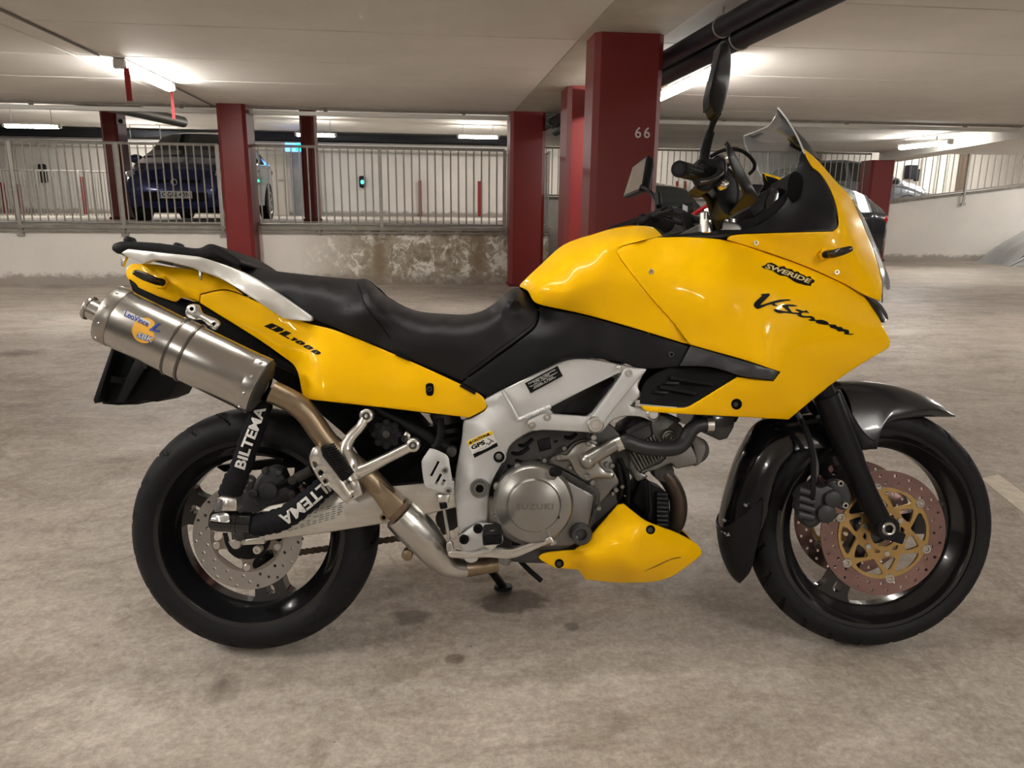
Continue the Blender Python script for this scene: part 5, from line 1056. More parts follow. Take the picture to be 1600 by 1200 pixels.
# caution sticker
fz = lambda x, y: f_frame(x, y)
stk0 = zc(*C_, [(1115, 358, 1), (1275, 285, 1), (1313, 388, 1), (1165, 462, 1)]); wst = lambda x, y: f_frame(x, y) + 0.001; wst1 = lambda x, y: f_frame(x, y) + 0.0018
cs_ = panel('warning_sticker', stk0, wst, mat('sticker_white', (0.72, 0.71, 0.68, 1), 0.5), frame, t=0.0008, bev=0.2, smooth=False, step=8, label='white and yellow caution sticker')[0]
panel('sticker_band', zc(*C_, [(1116, 360, 1), (1274, 287, 1), (1284, 315, 1), (1128, 388, 1)]), wst1, mat('sticker_yellow', (0.80, 0.52, 0.02, 1), 0.5), frame, t=0.0005, bev=0.1, smooth=False, step=8)
panel('sticker_foot', zc(*C_, [(1156, 438, 1), (1305, 366, 1), (1313, 388, 1), (1165, 462, 1)]), wst1, M_btext, frame, t=0.0005, bev=0.1, smooth=False, step=8)
xd = lambda k: (40 * k, -18.3 * k)
decal('sticker_lettering', 'CAUTION', (738.5, 692), xd(0.56), (-1.7, -4.0), wst1, M_btext, frame, 0, 0.04)
decal('sticker_lettering', 'GPS', (737.6, 703.4), xd(0.53), (-2.4, -6.6), wst, M_btext, frame, 0, 0.05)
decal('sticker_lettering', 'PROTECTED BY GPS', (741, 707.4), xd(0.5), (-0.7, -1.5), wst, M_btext, frame)
for c in ((1143, 366), (1253, 315)): stroke_decal('warning_triangle', [zc(*C_, [(c[0] - 12, c[1] + 12), (c[0] + 10, c[1] + 3), (c[0] - 5, c[1] - 12)])], wst1, M_btext, frame, smooth=False)
stroke_decal('satellite_icon', [zc(*C_, q) for q in ([(1242, 340), (1250, 338), (1290, 358), (1284, 364)], [(1262, 362), (1272, 350), (1278, 354), (1256, 386), (1250, 380)], [(1236, 372), (1250, 366), (1254, 372), (1240, 380)])], wst, mat('icon_grey', (0.12, 0.12, 0.12, 1), 0.5), frame, smooth=False)
pcyl('pivot_cap', *zc(*C_, [(1198, 655)])[0], float(f_frame(749.5, 764)[0]) + 0.010, 0.04, 0.0235, M_eng, frame, 36, prof=[(-0.008, 0), (-0.008, 0.0095), (-0.001, 0.0105), (-0.001, 0.0150), (-0.003, 0.0160), (-0.003, 0.019), (0, 0.0200), (0, 0.0225), (-0.003, 0.0235), (-0.04, 0.0235)]); pcyl('pivot_hole', *zc(*C_, [(1198, 655)])[0], float(f_frame(749.5, 764)[0]) + 0.0045, 0.004, 0.0095, M_hole, frame, 6, 0.0004)
pcyl('frame_boss', *zc(*C_, [(1322, 457)])[0], 0.150, 0.05, 0.0165, M_alu, frame, 28, 0.004); pcyl('boss_recess', *zc(*C_, [(1319, 456)])[0], 0.1512, 0.004, 0.0135, M_hole, frame, 26, 0.0005); pcyl('boss_bolt', *zc(*C_, [(1318, 455)])[0], 0.154, 0.01, 0.0078, M_eng, frame, 22, 0.002)
# subframe: black tubes under the side cover
sub = ptube('subframe', [(*zc(*C_, [(480, 110)])[0], .115), (*zc(*C_, [(620, 190)])[0], .118), (*zc(*C_, [(930, 360)])[0], .12), (*zc(*C_, [(1030, 430)])[0], .122)], 0.0135, M_blk, n=14, cur=4, label='black tubular subframe')
pcyl('subframe_bolt', *zc(*C_, [(1020, 425)])[0], 0.14, 0.03, 0.013, M_dark, sub, 20)
ptube('subframe_tube', [(420, 560, .09), (520, 600, .10), (680, 640, .115), (760, 628, .125)], 0.013, M_blk, sub, 12, 4); ptube('subframe_tube', [(400, 560, -.09), (560, 620, -.10), (760, 628, -.115)], 0.013, M_blk, sub, 12, 4)
ptube('shock_absorber', [(690, 640, .0), (712, 700, .0), (700, 790, .0)], [.035, .036, .03], M_dark, sub, 18, 6)
for i in range(7):
    c = P(697 + i * 1.5, 665 + i * 14, .0); MB().torus(c, (0.15, 0, -1), 0.04, 0.006, 24, 8).build('shock_spring_coil', M_blk, sub)
kn = pcyl('preload_knob', *zc(*C_, [(615, 315)])[0], 0.15, 0.035, 0.031, M_blk, sub, 40, 0.003)
mbk = MB()
for i in range(8):
    a = 2 * pi * i / 8; c = P(*zc(*C_, [(615, 315)])[0], 0.15); MB().cyl((c.x + 0.028 * cos(a), c.y - 0.002, c.z + 0.028 * sin(a)), (c.x + 0.028 * cos(a), c.y + 0.03, c.z + 0.028 * sin(a)), 0.009, 12, 0.002).build('knob_lobe', M_blk, sub)
pcyl('knob_centre', *zc(*C_, [(612, 315)])[0], 0.153, 0.01, 0.010, M_dark, sub, 18)
panel('knob_clip', zc(*C_, [(712, 330), (735, 295), (765, 320), (760, 350), (730, 365), (708, 350)]), 0.14, M_polish, sub, t=0.014, n=3); bolt(*zc(*C_, [(728, 342)])[0], 0.145, 0.008, sub, M_dark)
panel('airbox', [(478, 625, 1), (560, 636, 1), (650, 648, 1), (668, 668, 1), (700, 662, 1), (735, 660, 1), (738, 700, 1), (715, 760, 1), (600, 768, 1), (570, 725, 1), (540, 680, 1), (505, 650, 1)], 0.02, M_matte, sub, t=0.09, bev=3, smooth=False)

# heel guard and master cylinder
ptube('brake_reservoir_hose', [(*zc(*C_, [(950, 220)])[0], .13), (*zc(*C_, [(955, 300)])[0], .145), (*zc(*C_, [(935, 370)])[0], .15), (*zc(*C_, [(910, 400)])[0], .15)], 0.0095, M_matte, sub)
hg, _ = panel('heel_guard', zc(*C_, [(885, 402, 1), (920, 408), (985, 440), (1005, 465, 1), (1040, 680, 1), (1010, 692), (870, 650), (850, 620), (834, 500), (840, 470)]), 0.165, M_alu, holes=[zc(*C_, q) for q in ([(935, 482, 1), (948, 486, 1), (900, 578, 1), (888, 572, 1)], [(950, 560, 1), (963, 566, 1), (932, 628, 1), (918, 620, 1)], [(972, 594, 1), (986, 602, 1), (970, 636, 1), (956, 628, 1)])], t=0.004, bev=1.5, n=3, label='silver slotted heel guard')
for (x, y) in ((980, 540), (1003, 666)): bolt(*zc(*C_, [(x, y)])[0], 0.170, 0.0085, hg, M_ss)
mc = panel('brake_master_cylinder', zc(*C_, [(935, 690, 1), (1010, 690, 1), (1005, 740, 1), (985, 745, 1), (985, 768, 1), (955, 768, 1), (955, 745, 1), (935, 735, 1)]), 0.155, M_polish, t=0.02, bev=3, smooth=False)[0]
ptube('push_rod', [(*zc(*C_, [(972, 765)])[0], .15), (*zc(*C_, [(1010, 980)])[0], .15)], 0.0042, M_ss, mc, 10, 1); ptube('rod_boot', [(*zc(*C_, [(968, 740)])[0], .15), (*zc(*C_, [(974, 775)])[0], .15)], 0.009, M_matte, mc, 12, 1)
# passenger footrest bracket
pb = ptube('passenger_bracket', [(*zc(*C_, [(487, 200)])[0], .16), (*zc(*C_, [(455, 265)])[0], .165), (*zc(*C_, [(395, 330)])[0], .17), (*zc(*C_, [(360, 410)])[0], .175), (*zc(*C_, [(385, 490)])[0], .18), (*zc(*C_, [(420, 590)])[0], .18)], [.0125, .0115, .013, .017, .022, .020], M_polish, n=16, cur=5, label='polished passenger footrest bracket')
ptube('bracket_arm', [(*zc(*C_, [(400, 560)])[0], .18), (*zc(*C_, [(470, 540)])[0], .178), (*zc(*C_, [(620, 465)])[0], .170), (*zc(*C_, [(780, 385)])[0], .16)], [.021, .016, .0125, .0125], M_polish, pb, 14, 5)
for (x, y) in ((487, 200), (780, 385)):
    pcyl('bracket_eye', *zc(*C_, [(x, y)])[0], 0.172, 0.03, 0.0165, M_polish, pb, 24, 0.003); bolt(*zc(*C_, [(x, y)])[0], 0.175, 0.0095, pb, M_dark)
bolt(*zc(*C_, [(375, 522)])[0], 0.20, 0.0155, pb, M_ss, depth=0.02)
panel('bracket_clevis', zc(*C_, [(330, 650, 1), (400, 600, 1), (440, 600, 1), (468, 690, 1), (365, 750, 1), (310, 700, 1)]), 0.188, M_polish, pb, t=0.035, bev=2.5, smooth=False)
panel('clevis_slot', zc(*C_, [(378, 650, 1), (398, 645, 1), (412, 705, 1), (360, 735, 1), (356, 722, 1), (395, 700, 1)]), 0.1885, M_hole, pb, t=0.001, bev=0.3, smooth=False)
# passenger footrest folded up: alloy plate with rubber on top
fp, _ = panel('passenger_footrest', zc(*C_, [(140, 425), (160, 395), (195, 392), (215, 410), (300, 530), (370, 650), (400, 690), (385, 722), (350, 735), (310, 690), (250, 640), (220, 640), (150, 530), (132, 470)]), 0.225, M_polish, holes=[zc(*C_, [(x - 15, y), (x, y - 16), (x + 15, y), (x, y + 16)]) for x, y in ((165, 505), (205, 555), (235, 608))], t=0.035, bev=4, n=3, label='polished passenger footrest with rubber pad')
panel('footrest_pad', zc(*C_, [(205, 395, 1), (235, 405, 1), (375, 590, 1), (340, 612, 1), (300, 560, 1), (215, 450, 1)]), 0.255, M_matte, fp, t=0.045, bev=2, smooth=False)
for i in range(14):
    t_ = i / 13; c = zc(*C_, [(232 + 125 * t_, 400 + 180 * t_)])[0]; q0 = P(*c, 0.262); MB().box(-0.003, 0.011, 0, 0.05, -0.0022, 0.0022, Matrix.Translation(q0) @ Matrix.Rotation(-0.25, 4, 'Y'), 0.0008).build('pad_rib', M_matte, fp)
# rider footrest plate, peg and brake pedal
rp, _ = panel('rider_footrest_plate', zc(*C_, [(1070, 968), (1080, 945), (1180, 875), (1200, 872), (1290, 878), (1320, 900), (1345, 960), (1330, 1000), (1240, 1030), (1195, 1060), (1185, 1100), (1145, 1118), (1105, 1100), (1090, 1045)]), 0.158, M_alu, t=0.012, bev=2, n=3, label='silver rider footrest plate')
for (x, y, r) in ((1100, 975, .0115), (1187, 907, .0115)): pcyl('plate_bolt', *zc(*C_, [(x, y)])[0], 0.166, 0.01, r, M_matte, rp, 24, prof=[(-0.004, 0), (-0.004, r * .45), (0, r * .55), (0, r * .85), (-0.002, r), (-0.01, r)])
pcyl('plate_hole', *zc(*C_, [(1140, 1070)])[0], 0.1586, 0.001, 0.003, M_hole, rp, 10, 0.0002)
pc = [P(*zc(*C_, [(1270, 985)])[0], .17), P(*zc(*C_, [(1275, 960)])[0], .215), P(*zc(*C_, [(1280, 945)])[0], .275)]
peg = MB().tube(curve3(pc, 4), [.011] * 9, 16, True, 1.25).build('rider_footrest', M_polish, bike, 50, 'rider footrest with ribbed rubber')
MB().box(-0.0215, 0.0215, -0.045, 0.04, -0.013, 0.015, Matrix.Translation((pc[1] + pc[2]) / 2 + Vector((0, 0, 0.005))) @ Matrix.Rotation(-0.08, 4, 'Y'), 0.005).build('footrest_rubber', M_matte, peg)
for i in range(7):
    MB().box(-0.0222, 0.0222, -0.0465, -0.0445, -0.011 + i * 0.0037, -0.0095 + i * 0.0037, Matrix.Translation((pc[1] + pc[2]) / 2 + Vector((0, 0, 0.005))) @ Matrix.Rotation(-0.08, 4, 'Y')).build('rubber_rib', M_blk, peg)
panel('footrest_clevis', zc(*C_, [(1225, 985, 1), (1250, 975, 1), (1320, 985, 1), (1300, 1020, 1), (1280, 1035, 1), (1272, 1060, 1), (1255, 1035, 1), (1235, 1020, 1)]), 0.205, M_polish, peg, t=0.03, bev=2, smooth=False)
pd, _ = panel('brake_pedal', zc(*C_, [(1000, 1050), (1040, 1040), (1090, 1050), (1150, 1060), (1220, 1040), (1330, 1030), (1400, 1032), (1480, 1005), (1600, 965)]) + zc(*D_, [(430, 1155), (462, 1185), (450, 1200)]) + zc(*I_, [(778, 285), (750, 288), (620, 345), (560, 358), (480, 352)]) + zc(*C_, [(1200, 1085), (1100, 1088), (1020, 1085), (1000, 1070)]), 0.178, M_polish, t=0.016, bev=2, n=3, label='polished rear brake pedal')
panel('pedal_tip', zc(*N_, [(455, 1020), (490, 993), (510, 1000), (536, 1040), (528, 1052), (500, 1035), (470, 1032)]), 0.205, M_polish, pd, t=0.04, bev=2, n=3)
panel('pedal_link', zc(*C_, [(990, 1000), (1015, 980), (1032, 1005), (1038, 1060), (1015, 1078), (995, 1050)]), 0.172, M_bolt, pd, t=0.012, n=3); pcyl('link_pin', *zc(*C_, [(1018, 1062)])[0], 0.176, 0.01, 0.005, M_ss, pd, 12)
pcyl('pedal_pivot', *zc(*C_, [(1350, 1105)])[0], 0.16, 0.04, 0.012, M_eng, pd, 18); ptube('drain_hose', [(*zc(*I_, [(620, 370)])[0], .06), (*zc(*I_, [(660, 410)])[0], .06), (*zc(*I_, [(715, 458)])[0], .06)], 0.0065, M_matte, pd); pcyl('drain_plug', *zc(*I_, [(560, 372)])[0], 0.12, 0.04, 0.011, M_eng, pd, 6)

# ---------------------------------------------------------------- engine
eng, _ = panel('engine', [(752, 690), (790, 668), (850, 650), (930, 650), (970, 680), (985, 720), (970, 780), (940, 820), (930, 850), (905, 872), (850, 880), (770, 870), (745, 820), (742, 740)], 0.11, M_dark, t=0.22, bev=5, n=3, label='grey V-twin engine')
clx, cly = 805 + 3, 789.5
c0 = P(*zc(*N_, [(378, 750)])[0], 0.19)
ccx = zc(*N_, [(370, 745)])[0]
prc = [(0.0135, 0), (0.0135, 0.058), (0.0125, 0.0605), (0.005, 0.064), (0.004, 0.066), (0.0, 0.088), (-0.006, 0.0935), (-0.014, 0.0955), (-0.07, 0.0955)]
pcyl('clutch_cover', *ccx, 0.186, 0.07, 0.1, M_eng2, eng, 72, prof=prc, label='brushed round clutch cover')
decal('cover_lettering', 'SUZUKI', (zc(*N_, [(232, 782)])[0]), (58, 0), (0, -9.5), 0.2, mat('embossed_lettering', (0.17, 0.16, 0.145, 1), 0.4, 0.6), eng, 0.0, 0.02, 1.1)
bolt(*zc(*N_, [(565, 845)])[0], 0.199, 0.003, eng, M_dark)
for (x, y) in ((248, 455), (84, 608), (82, 850), (690, 1010)): pcyl('cover_bolt', *zc(*N_, [(x, y)])[0], 0.165, 0.03, 0.009, M_eng, eng, 16); 
# crank case cover beside the clutch cover
case_o = zc(*N_, [(600, 520, 1), (640, 560), (840, 665, 1), (842, 690), (800, 890), (790, 930), (700, 1040), (640, 1062), (420, 1070), (300, 1060), (150, 1000), (80, 880), (60, 760), (90, 620), (200, 500), (330, 448), (480, 455)])
panel('crankcase_cover', case_o, 0.150, M_eng, eng, t=0.05, bev=4, n=3)
panel('crankcase_edge', zc(*N_, [(480, 440, 1), (530, 440), (850, 610), (885, 660), (880, 730), (830, 900), (760, 980), (640, 1075), (400, 1090), (200, 1060), (600, 1030), (790, 900), (838, 690), (830, 668), (600, 535), (500, 470)]), 0.136, M_dark, eng, t=0.05, bev=2, n=3)
ptube('filler_cap', [(*zc(*N_, [(520, 525)])[0], .165), (*zc(*N_, [(512, 500)])[0], .195)], 0.0125, M_eng2, eng, 18, 1)
ptube('filler_plug', [(*zc(*N_, [(520, 490)])[0], .19), (*zc(*N_, [(560, 480)])[0], .205)], 0.012, M_matte, eng, 18, 1)
pcyl('engine_plug', *zc(*N_, [(742, 982)])[0], 0.168, 0.06, 0.028, M_dark, eng, 36, prof=[(-0.012, 0), (-0.012, 0.0115), (-0.003, 0.013), (0, 0.015), (0, 0.021), (-0.006, 0.0265), (-0.06, 0.0275)])
# water pump cover
wp, _ = panel('water_pump_cover', zc(*N_, [(480, 420), (490, 390), (560, 340), (620, 320), (680, 262), (740, 235), (800, 232), (860, 250), (900, 300), (960, 350), (990, 400), (980, 450), (1000, 490), (1040, 570), (990, 620), (900, 720), (860, 745), (840, 700), (860, 660), (820, 600), (640, 490), (540, 440)]), 0.128, M_eng, eng, t=0.05, bev=3, n=3)
panel('pump_housing', zc(*N_, [(545, 360), (580, 345), (630, 350), (680, 290), (740, 255), (810, 255), (870, 290), (900, 340), (890, 420), (920, 475), (980, 490), (1000, 515), (980, 540), (880, 535), (830, 545), (770, 560), (700, 500), (670, 440), (640, 400), (580, 405), (548, 395)]), 0.150, M_eng2, eng, t=0.03, bev=4, n=3)
ptube('pump_outlet', [(*zc(*N_, [(790, 400)])[0], .165), (*zc(*N_, [(900, 335)])[0], .167), (*zc(*N_, [(1010, 270)])[0], .165)], 0.0165, M_eng2, eng, 22, 3); MB().sphere(P(*zc(*N_, [(790, 402)])[0], .163), 0.0205, 18).build('pump_elbow', M_eng2, eng)
for (x, y, r) in ((795, 530, .0085), (568, 378, .0075), (840, 220, .0075), (800, 268, .0065), (610, 305, .006), (655, 455, .006), (830, 575, .0065), (945, 430, .0065), (985, 440, .0065), (1015, 630, .006), (1065, 605, .005), (880, 775, .0065), (455, 400, .006), (990, 660, .005)): pcyl('engine_bolt', *zc(*N_, [(x, y)])[0], 0.158 if 700 < x < 900 or x < 600 else 0.136, 0.03, r, M_eng2 if y > 240 else M_bolt, eng, 14, prof=[(-0.002, 0), (-0.002, r * .45), (0, r * .55), (0, r * .8), (-0.002, r), (-0.03, r)])
# starter / rear electrics behind the frame triangle
panel('rear_cylinder', [(835, 655, 1), (850, 600, 1), (900, 575, 1), (960, 590, 1), (965, 650, 1), (920, 690, 1), (860, 690, 1)], 0.06, M_dark, eng, t=0.14, bev=4, smooth=False)
for (x0, y0, x1, y1, w) in ((345, 260, 400, 380, .10), (395, 215, 490, 330, .115), (500, 215, 560, 280, .11), (560, 190, 640, 250, .10)):
    q = zc(*N_, [(x0, y0 + 25, 1), (x1, y0, 1), (x1 + 20, y1 - 25, 1), (x0 + 25, y1, 1)]); panel('electric_box', q, w, M_blk, eng, t=0.05, bev=2.5, smooth=False)
for i, (a, b_) in enumerate((((180, 330), (330, 300)), ((200, 380), (420, 400)), ((160, 420), (240, 440)), ((600, 200), (700, 190)), ((240, 270), (360, 230)))):
    a = zc(*N_, [a])[0]; b_ = zc(*N_, [b_])[0]; ptube('wire', [(*a, .10), ((a[0] + b_[0]) / 2, (a[1] + b_[1]) / 2 + 6, .12), (*b_, .11)], 0.0045, M_matte, eng, 8)
# front cylinder with fins, head, cam cover
axd = (P(1075, 668, 0) - P(985, 740, 0)).normalized()
def cyl_panel(name, pts, w, m, t=0.16, bev=3.0, par=eng): return panel(name, zc(*O_, pts), w, m, par, t=t, bev=bev, n=3)[0]
cyl_panel('front_cylinder', [(60, 460), (120, 420), (200, 580), (260, 620), (180, 660), (140, 600)], 0.075, M_eng, 0.15)
for i in range(9):
    o0 = i * 23; q = zc(*O_, [(112 + o0, 440 - o0 * 0.75, 1), (124 + o0, 432 - o0 * 0.75, 1), (208 + o0 * 0.92, 574 - o0 * 0.55, 1), (196 + o0 * 0.92, 584 - o0 * 0.55, 1)])
    panel('cylinder_fin', q, 0.088, mat('fin_grey', (0.16, 0.15, 0.14, 1), 0.45, 0.4), eng, t=0.176, bev=0.8, smooth=False)
cyl_panel('cylinder_core', [(70, 300), (230, 180), (330, 260), (420, 480), (330, 540), (200, 600), (120, 440)], 0.078, M_dark, 0.156)
cyl_panel('cylinder_head', [(290, 200), (360, 140), (440, 170), (520, 220), (560, 300), (640, 460), (650, 520), (600, 540), (540, 550), (480, 560), (440, 520), (330, 570), (210, 590), (250, 560), (400, 480), (330, 330), (300, 290)], 0.085, M_eng, 0.17)
cyl_panel('head_upper', [(90, 260), (230, 180), (250, 200), (330, 150), (440, 150), (520, 180), (440, 240), (330, 260), (260, 230), (110, 300)], 0.08, M_dark, 0.16)
pcyl('cam_cover', *zc(*O_, [(640, 420)])[0], 0.07, 0.14, 0.034, M_dark, eng, 40, 0.004)
panel('cam_rim', zc(*O_, [(600, 320), (640, 305), (700, 340), (718, 410), (700, 470), (665, 525), (620, 540), (640, 480), (620, 400)]), 0.078, M_eng, eng, t=0.156, bev=2, n=3)
pcyl('spark_plug_boss', *zc(*O_, [(432, 318)])[0], 0.104, 0.04, 0.0195, M_eng2, eng, 30, prof=[(-0.01, 0), (-0.01, 0.005), (-0.001, 0.006), (-0.001, 0.011), (-0.003, 0.013), (0, 0.015), (0, 0.0175), (-0.003, 0.0195), (-0.04, 0.0195)])
# coolant hose
hs = ptube('coolant_hose', [(*zc(*O_, [(30, 370)])[0], .16), (*zc(*O_, [(90, 350)])[0], .16), (*zc(*O_, [(200, 390)])[0], .155), (*zc(*O_, [(330, 405)])[0], .15), (*zc(*O_, [(470, 400)])[0], .148), (*zc(*O_, [(545, 350)])[0], .146), (*zc(*O_, [(590, 270)])[0], .144), (*zc(*O_, [(650, 225)])[0], .142), (*zc(*O_, [(745, 215)])[0], .14)], [.018, .0185, .0185, .018, .0185, .0185, .0185, .0175, .016], mat('hose_rubber', (0.018, 0.018, 0.019, 1), 0.45), n=20, cur=6, label='black rubber coolant hose')
for (x, y, w, dx, dy) in ((30, 368, .16, 1, -0.5), (742, 215, .14, 1, -0.05)):
    c = P(*zc(*O_, [(x, y)])[0], w); MB().lathe(c, (dx, 0, -dy), [(-0.008, 0.018), (-0.008, 0.0192), (0.008, 0.0192), (0.008, 0.018)], 28).build('hose_clamp', M_polish, hs)
rad = panel('radiator', [(1098, 640, 1), (1150, 650, 1), (1146, 668, 1), (1136, 685, 1), (1124, 688, 1), (1098, 676, 1)], 0.13, M_gloss, t=0.26, bev=2, smooth=False, label='black radiator end')[0]
panel('radiator_core', [(1110, 470, 1), (1200, 560, 1), (1150, 660, 1), (1100, 650, 1), (1060, 560, 1)], 0.12, M_matte, rad, t=0.24, bev=2, smooth=False)
# exhaust header in front and horn/oil cooler behind the belly pan
hd = ptube('exhaust_header', [(*zc(*O_, [(385, 600)])[0], .03), (*zc(*O_, [(440, 670)])[0], .03), (*zc(*O_, [(490, 780)])[0], .03), (*zc(*O_, [(500, 900)])[0], .03), (*zc(*O_, [(460, 1020)])[0], .02), (1020, 860, .0), (960, 880, .0)], [.022, .0225, .0225, .0225, .0225, .022, .022], mat('dark_pipe', (0.06, 0.042, 0.032, 1), 0.4, 0.6), n=20, cur=6, label='dark exhaust header pipe')
pcyl('header_flange', *zc(*O_, [(390, 590)])[0], 0.05, 0.06, 0.026, M_dark, hd, 24); 
oc = panel('oil_cooler', zc(*O_, [(200, 660), (260, 650), (310, 700), (400, 740), (425, 800), (430, 1000), (400, 1050), (330, 1000), (250, 960), (180, 860), (140, 820)]), 0.05, M_matte, t=0.10, bev=4, n=3, label='black finned oil filter and horn')[0]
for i in range(8): ptube('filter_rib', [(*zc(*O_, [(325, 760 + i * 34)])[0], .055), (*zc(*O_, [(410, 765 + i * 34)])[0], .05)], 0.0075, M_blk, oc, 10, 1)
panel('cooler_bracket', zc(*O_, [(262, 660, 1), (278, 660, 1), (298, 880, 1), (290, 960, 1), (248, 955, 1), (275, 890, 1)]), 0.075, M_blk, oc, t=0.01, bev=1.5, smooth=False)
decal('filter_lettering', 'OXFO', (1043, 805), (0, -30), (-3.6, 0), 0.0545, M_ltext, oc, 0, 0.0, 1.1)
for (a, b_, c) in (((90, 560), (110, 700), (100, 860)), ((40, 480), (90, 600), (80, 760)), ((20, 520), (60, 700), (20, 820))):
    ptube('engine_cable', [(*zc(*O_, [a])[0], .12), (*zc(*O_, [b_])[0], .125), (*zc(*O_, [c])[0], .10)], 0.006, M_matte, eng, 8)
# side stand on the far side
ss = ptube('side_stand', [(700, 850, -.12)], 0.01, M_matte) if False else None
foot = MINV @ Vector((-0.02, 1.715 + 0.30, 0.012)); piv = Vector((P(720, 850, 0).x, 0.11, 0.27))
sst = MB().tube([piv, piv.lerp(foot, 0.5), foot], [.014, .013, .012], 14).build('side_stand', M_blk, bike, 50, 'black side stand'); MB().cyl(foot + Vector((0, 0, -0.008)), foot + Vector((0, 0, 0.004)), 0.028, 20, 0.002).build('stand_foot', M_blk, sst)

# ---------------------------------------------------------------- exhaust and muffler
ex = ptube('exhaust_pipe', [(777, 880, .06), (740, 886, .075), (718, 888, .085), (700, 884, .095), (688, 874, .105)], [.021, .022, .024, .027, .031], M_heat, n=24, cur=6, label='heat-tinted exhaust pipe')
ptube('collector', [(728, 889, .08), (708, 886, .092), (692, 876, .10), (676, 858, .11), (660, 838, .118), (640, 818, .124), (625, 803, .128)], [.0225, .027, .033, .040, .044, .0455, .0425], M_ss, ex, 28, 6, label='polished exhaust collector')
pcyl('collector_plug', 636, 868, 0.09, 0.03, 0.014, M_heat, ex, 20)
ptube('clamp_pipe', [(629, 808, .128), (612, 785, .138), (590, 760, .148), (570, 740, .155)], .0265, M_heat, ex, 24, 4); 
panel('heat_shield', zc(*C_, [(450, 600, 1), (530, 560, 1), (728, 745, 1), (742, 775, 1), (650, 872, 1), (628, 845, 1)]), 0.172, M_heat, ex, t=0.03, bev=4, smooth=False)
panel('pipe_clamp', zc(*C_, [(628, 845, 1), (735, 735, 1), (748, 775, 1), (655, 875, 1)]), 0.176, mat('rusty_clamp', (0.16, 0.11, 0.07, 1), 0.5, 0.6, var=0.3, vscale=40), ex, t=0.04, bev=2, smooth=False); bolt(*zc(*C_, [(598, 835)])[0], 0.17, 0.010, ex, M_heat, depth=0.03)
ptube('link_pipe', [(570, 742, .155), (545, 720, .165), (520, 700, .172), (502, 678, .177), (484, 652, .182), (466, 634, .188), (446, 622, .192), (425, 612, .195)], [.026, .026, .026, .026, .026, .0265, .0265, .0265], M_heat, ex, 24, 6)
# muffler can: oval, two end bands, a centre strap
m0 = P(*zc(*A_, [(282, 560)])[0], 0.20); m1 = P(*zc(*A_, [(1225, 1015)])[0], 0.20); ma = (m1 - m0); mL = ma.length; ma.normalize()
up = Vector((0, 1, 0)).cross(ma).normalized() * (1 if True else -1)
def oval(mb, prof, n=56):
    rows = []
    for h, q in prof:
        rows.append([m0 + ma * h + up * (cos(2 * pi * j / n) * 0.0680 * q) + Vector((0, 1, 0)) * (sin(2 * pi * j / n) * 0.052 * q) for j in range(n)])
    return mb.grid(rows, closed_u=True)
can = oval(MB(), [(0.0, 0.0), (0.0, 0.5), (-0.004, 0.8), (0.002, 0.96), (0.006, 1.0), (mL - 0.004, 1.0), (mL, 0.96), (mL + 0.012, 0.6), (mL + 0.016, 0.0)]).build('muffler', M_can, bike, 40, 'brushed steel oval muffler')
oval(MB(), [(-0.004, 0.93), (-0.002, 1.0), (0.0, 1.02), (0.026, 1.025), (0.028, 1.01), (0.028, 0.99)]).build('end_band', mat('band_steel', (0.36, 0.34, 0.31, 1), 0.34, 0.9), can)
oval(MB(), [(mL - 0.026, 0.99), (mL - 0.026, 1.012), (mL - 0.002, 1.02), (mL + 0.002, 1.0), (mL + 0.002, 0.9)]).build('end_band', M_can, can)
oval(MB(), [(mL - 0.001, 0.98), (mL + 0.006, 0.93), (mL + 0.013, 0.62), (mL + 0.017, 0.4)]).build('end_cone', M_dark, can)
h0 = mL * 0.438
for d_ in (0.0, 0.033): oval(MB(), [(h0 + d_, 1.0), (h0 + d_ + 0.001, 1.04), (h0 + d_ + 0.004, 1.055), (h0 + d_ + 0.007, 1.04), (h0 + d_ + 0.008, 1.0)]).build('strap_bead', mat('strap_dark', (0.14, 0.125, 0.11, 1), 0.3, 0.9), can)
oval(MB(), [(h0 + 0.006, 1.0), (h0 + 0.007, 1.022), (h0 + 0.034, 1.022), (h0 + 0.035, 1.0)]).build('strap', M_can, can)
ang = lambda f_: sin(f_)
for h in (0.012, mL - 0.013):
    for j in (0.10, 0.20, 0.30, 0.40):
        a = -2 * pi * j - 0.0; p_ = m0 + ma * h + up * (cos(a) * 0.0695) + Vector((0, 1, 0)) * (sin(a) * 0.0535); nrm = (up * cos(a) / 0.068 + Vector((0, 1, 0)) * sin(a) / 0.052).normalized()
        MB().lathe(p_, nrm, [(0.0025, 0), (0.0022, 0.002), (0.0018, 0.0035), (0, 0.0045)], 12).build('rivet', M_ss, can)
tip0 = m0 - ma * 0.003 + up * 0.008; MB().lathe(tip0, -ma, [(-0.01, 0.0235), (0.036, 0.0235), (0.038, 0.0275), (0.042, 0.029), (0.045, 0.0275), (0.044, 0.0245), (0.030, 0.0215), (0.0, 0.0215), (-0.002, 0)], 30).build('tail_pipe', M_ss, can)
# mounting lug and link
ml, _ = panel('muffler_bracket', zc(*A_, [(758, 560), (770, 515), (800, 500), (840, 505), (855, 540), (870, 560), (940, 590), (968, 610), (972, 640), (945, 662), (915, 650), (860, 600), (820, 600), (780, 590)]), 0.172, M_ss, can, holes=[zc(*A_, [(924, 626), (935, 615), (946, 626), (935, 638)])], t=0.008, bev=1.5, n=3)
bolt(*zc(*A_, [(798, 530)])[0], 0.180, 0.0095, can, M_ss)
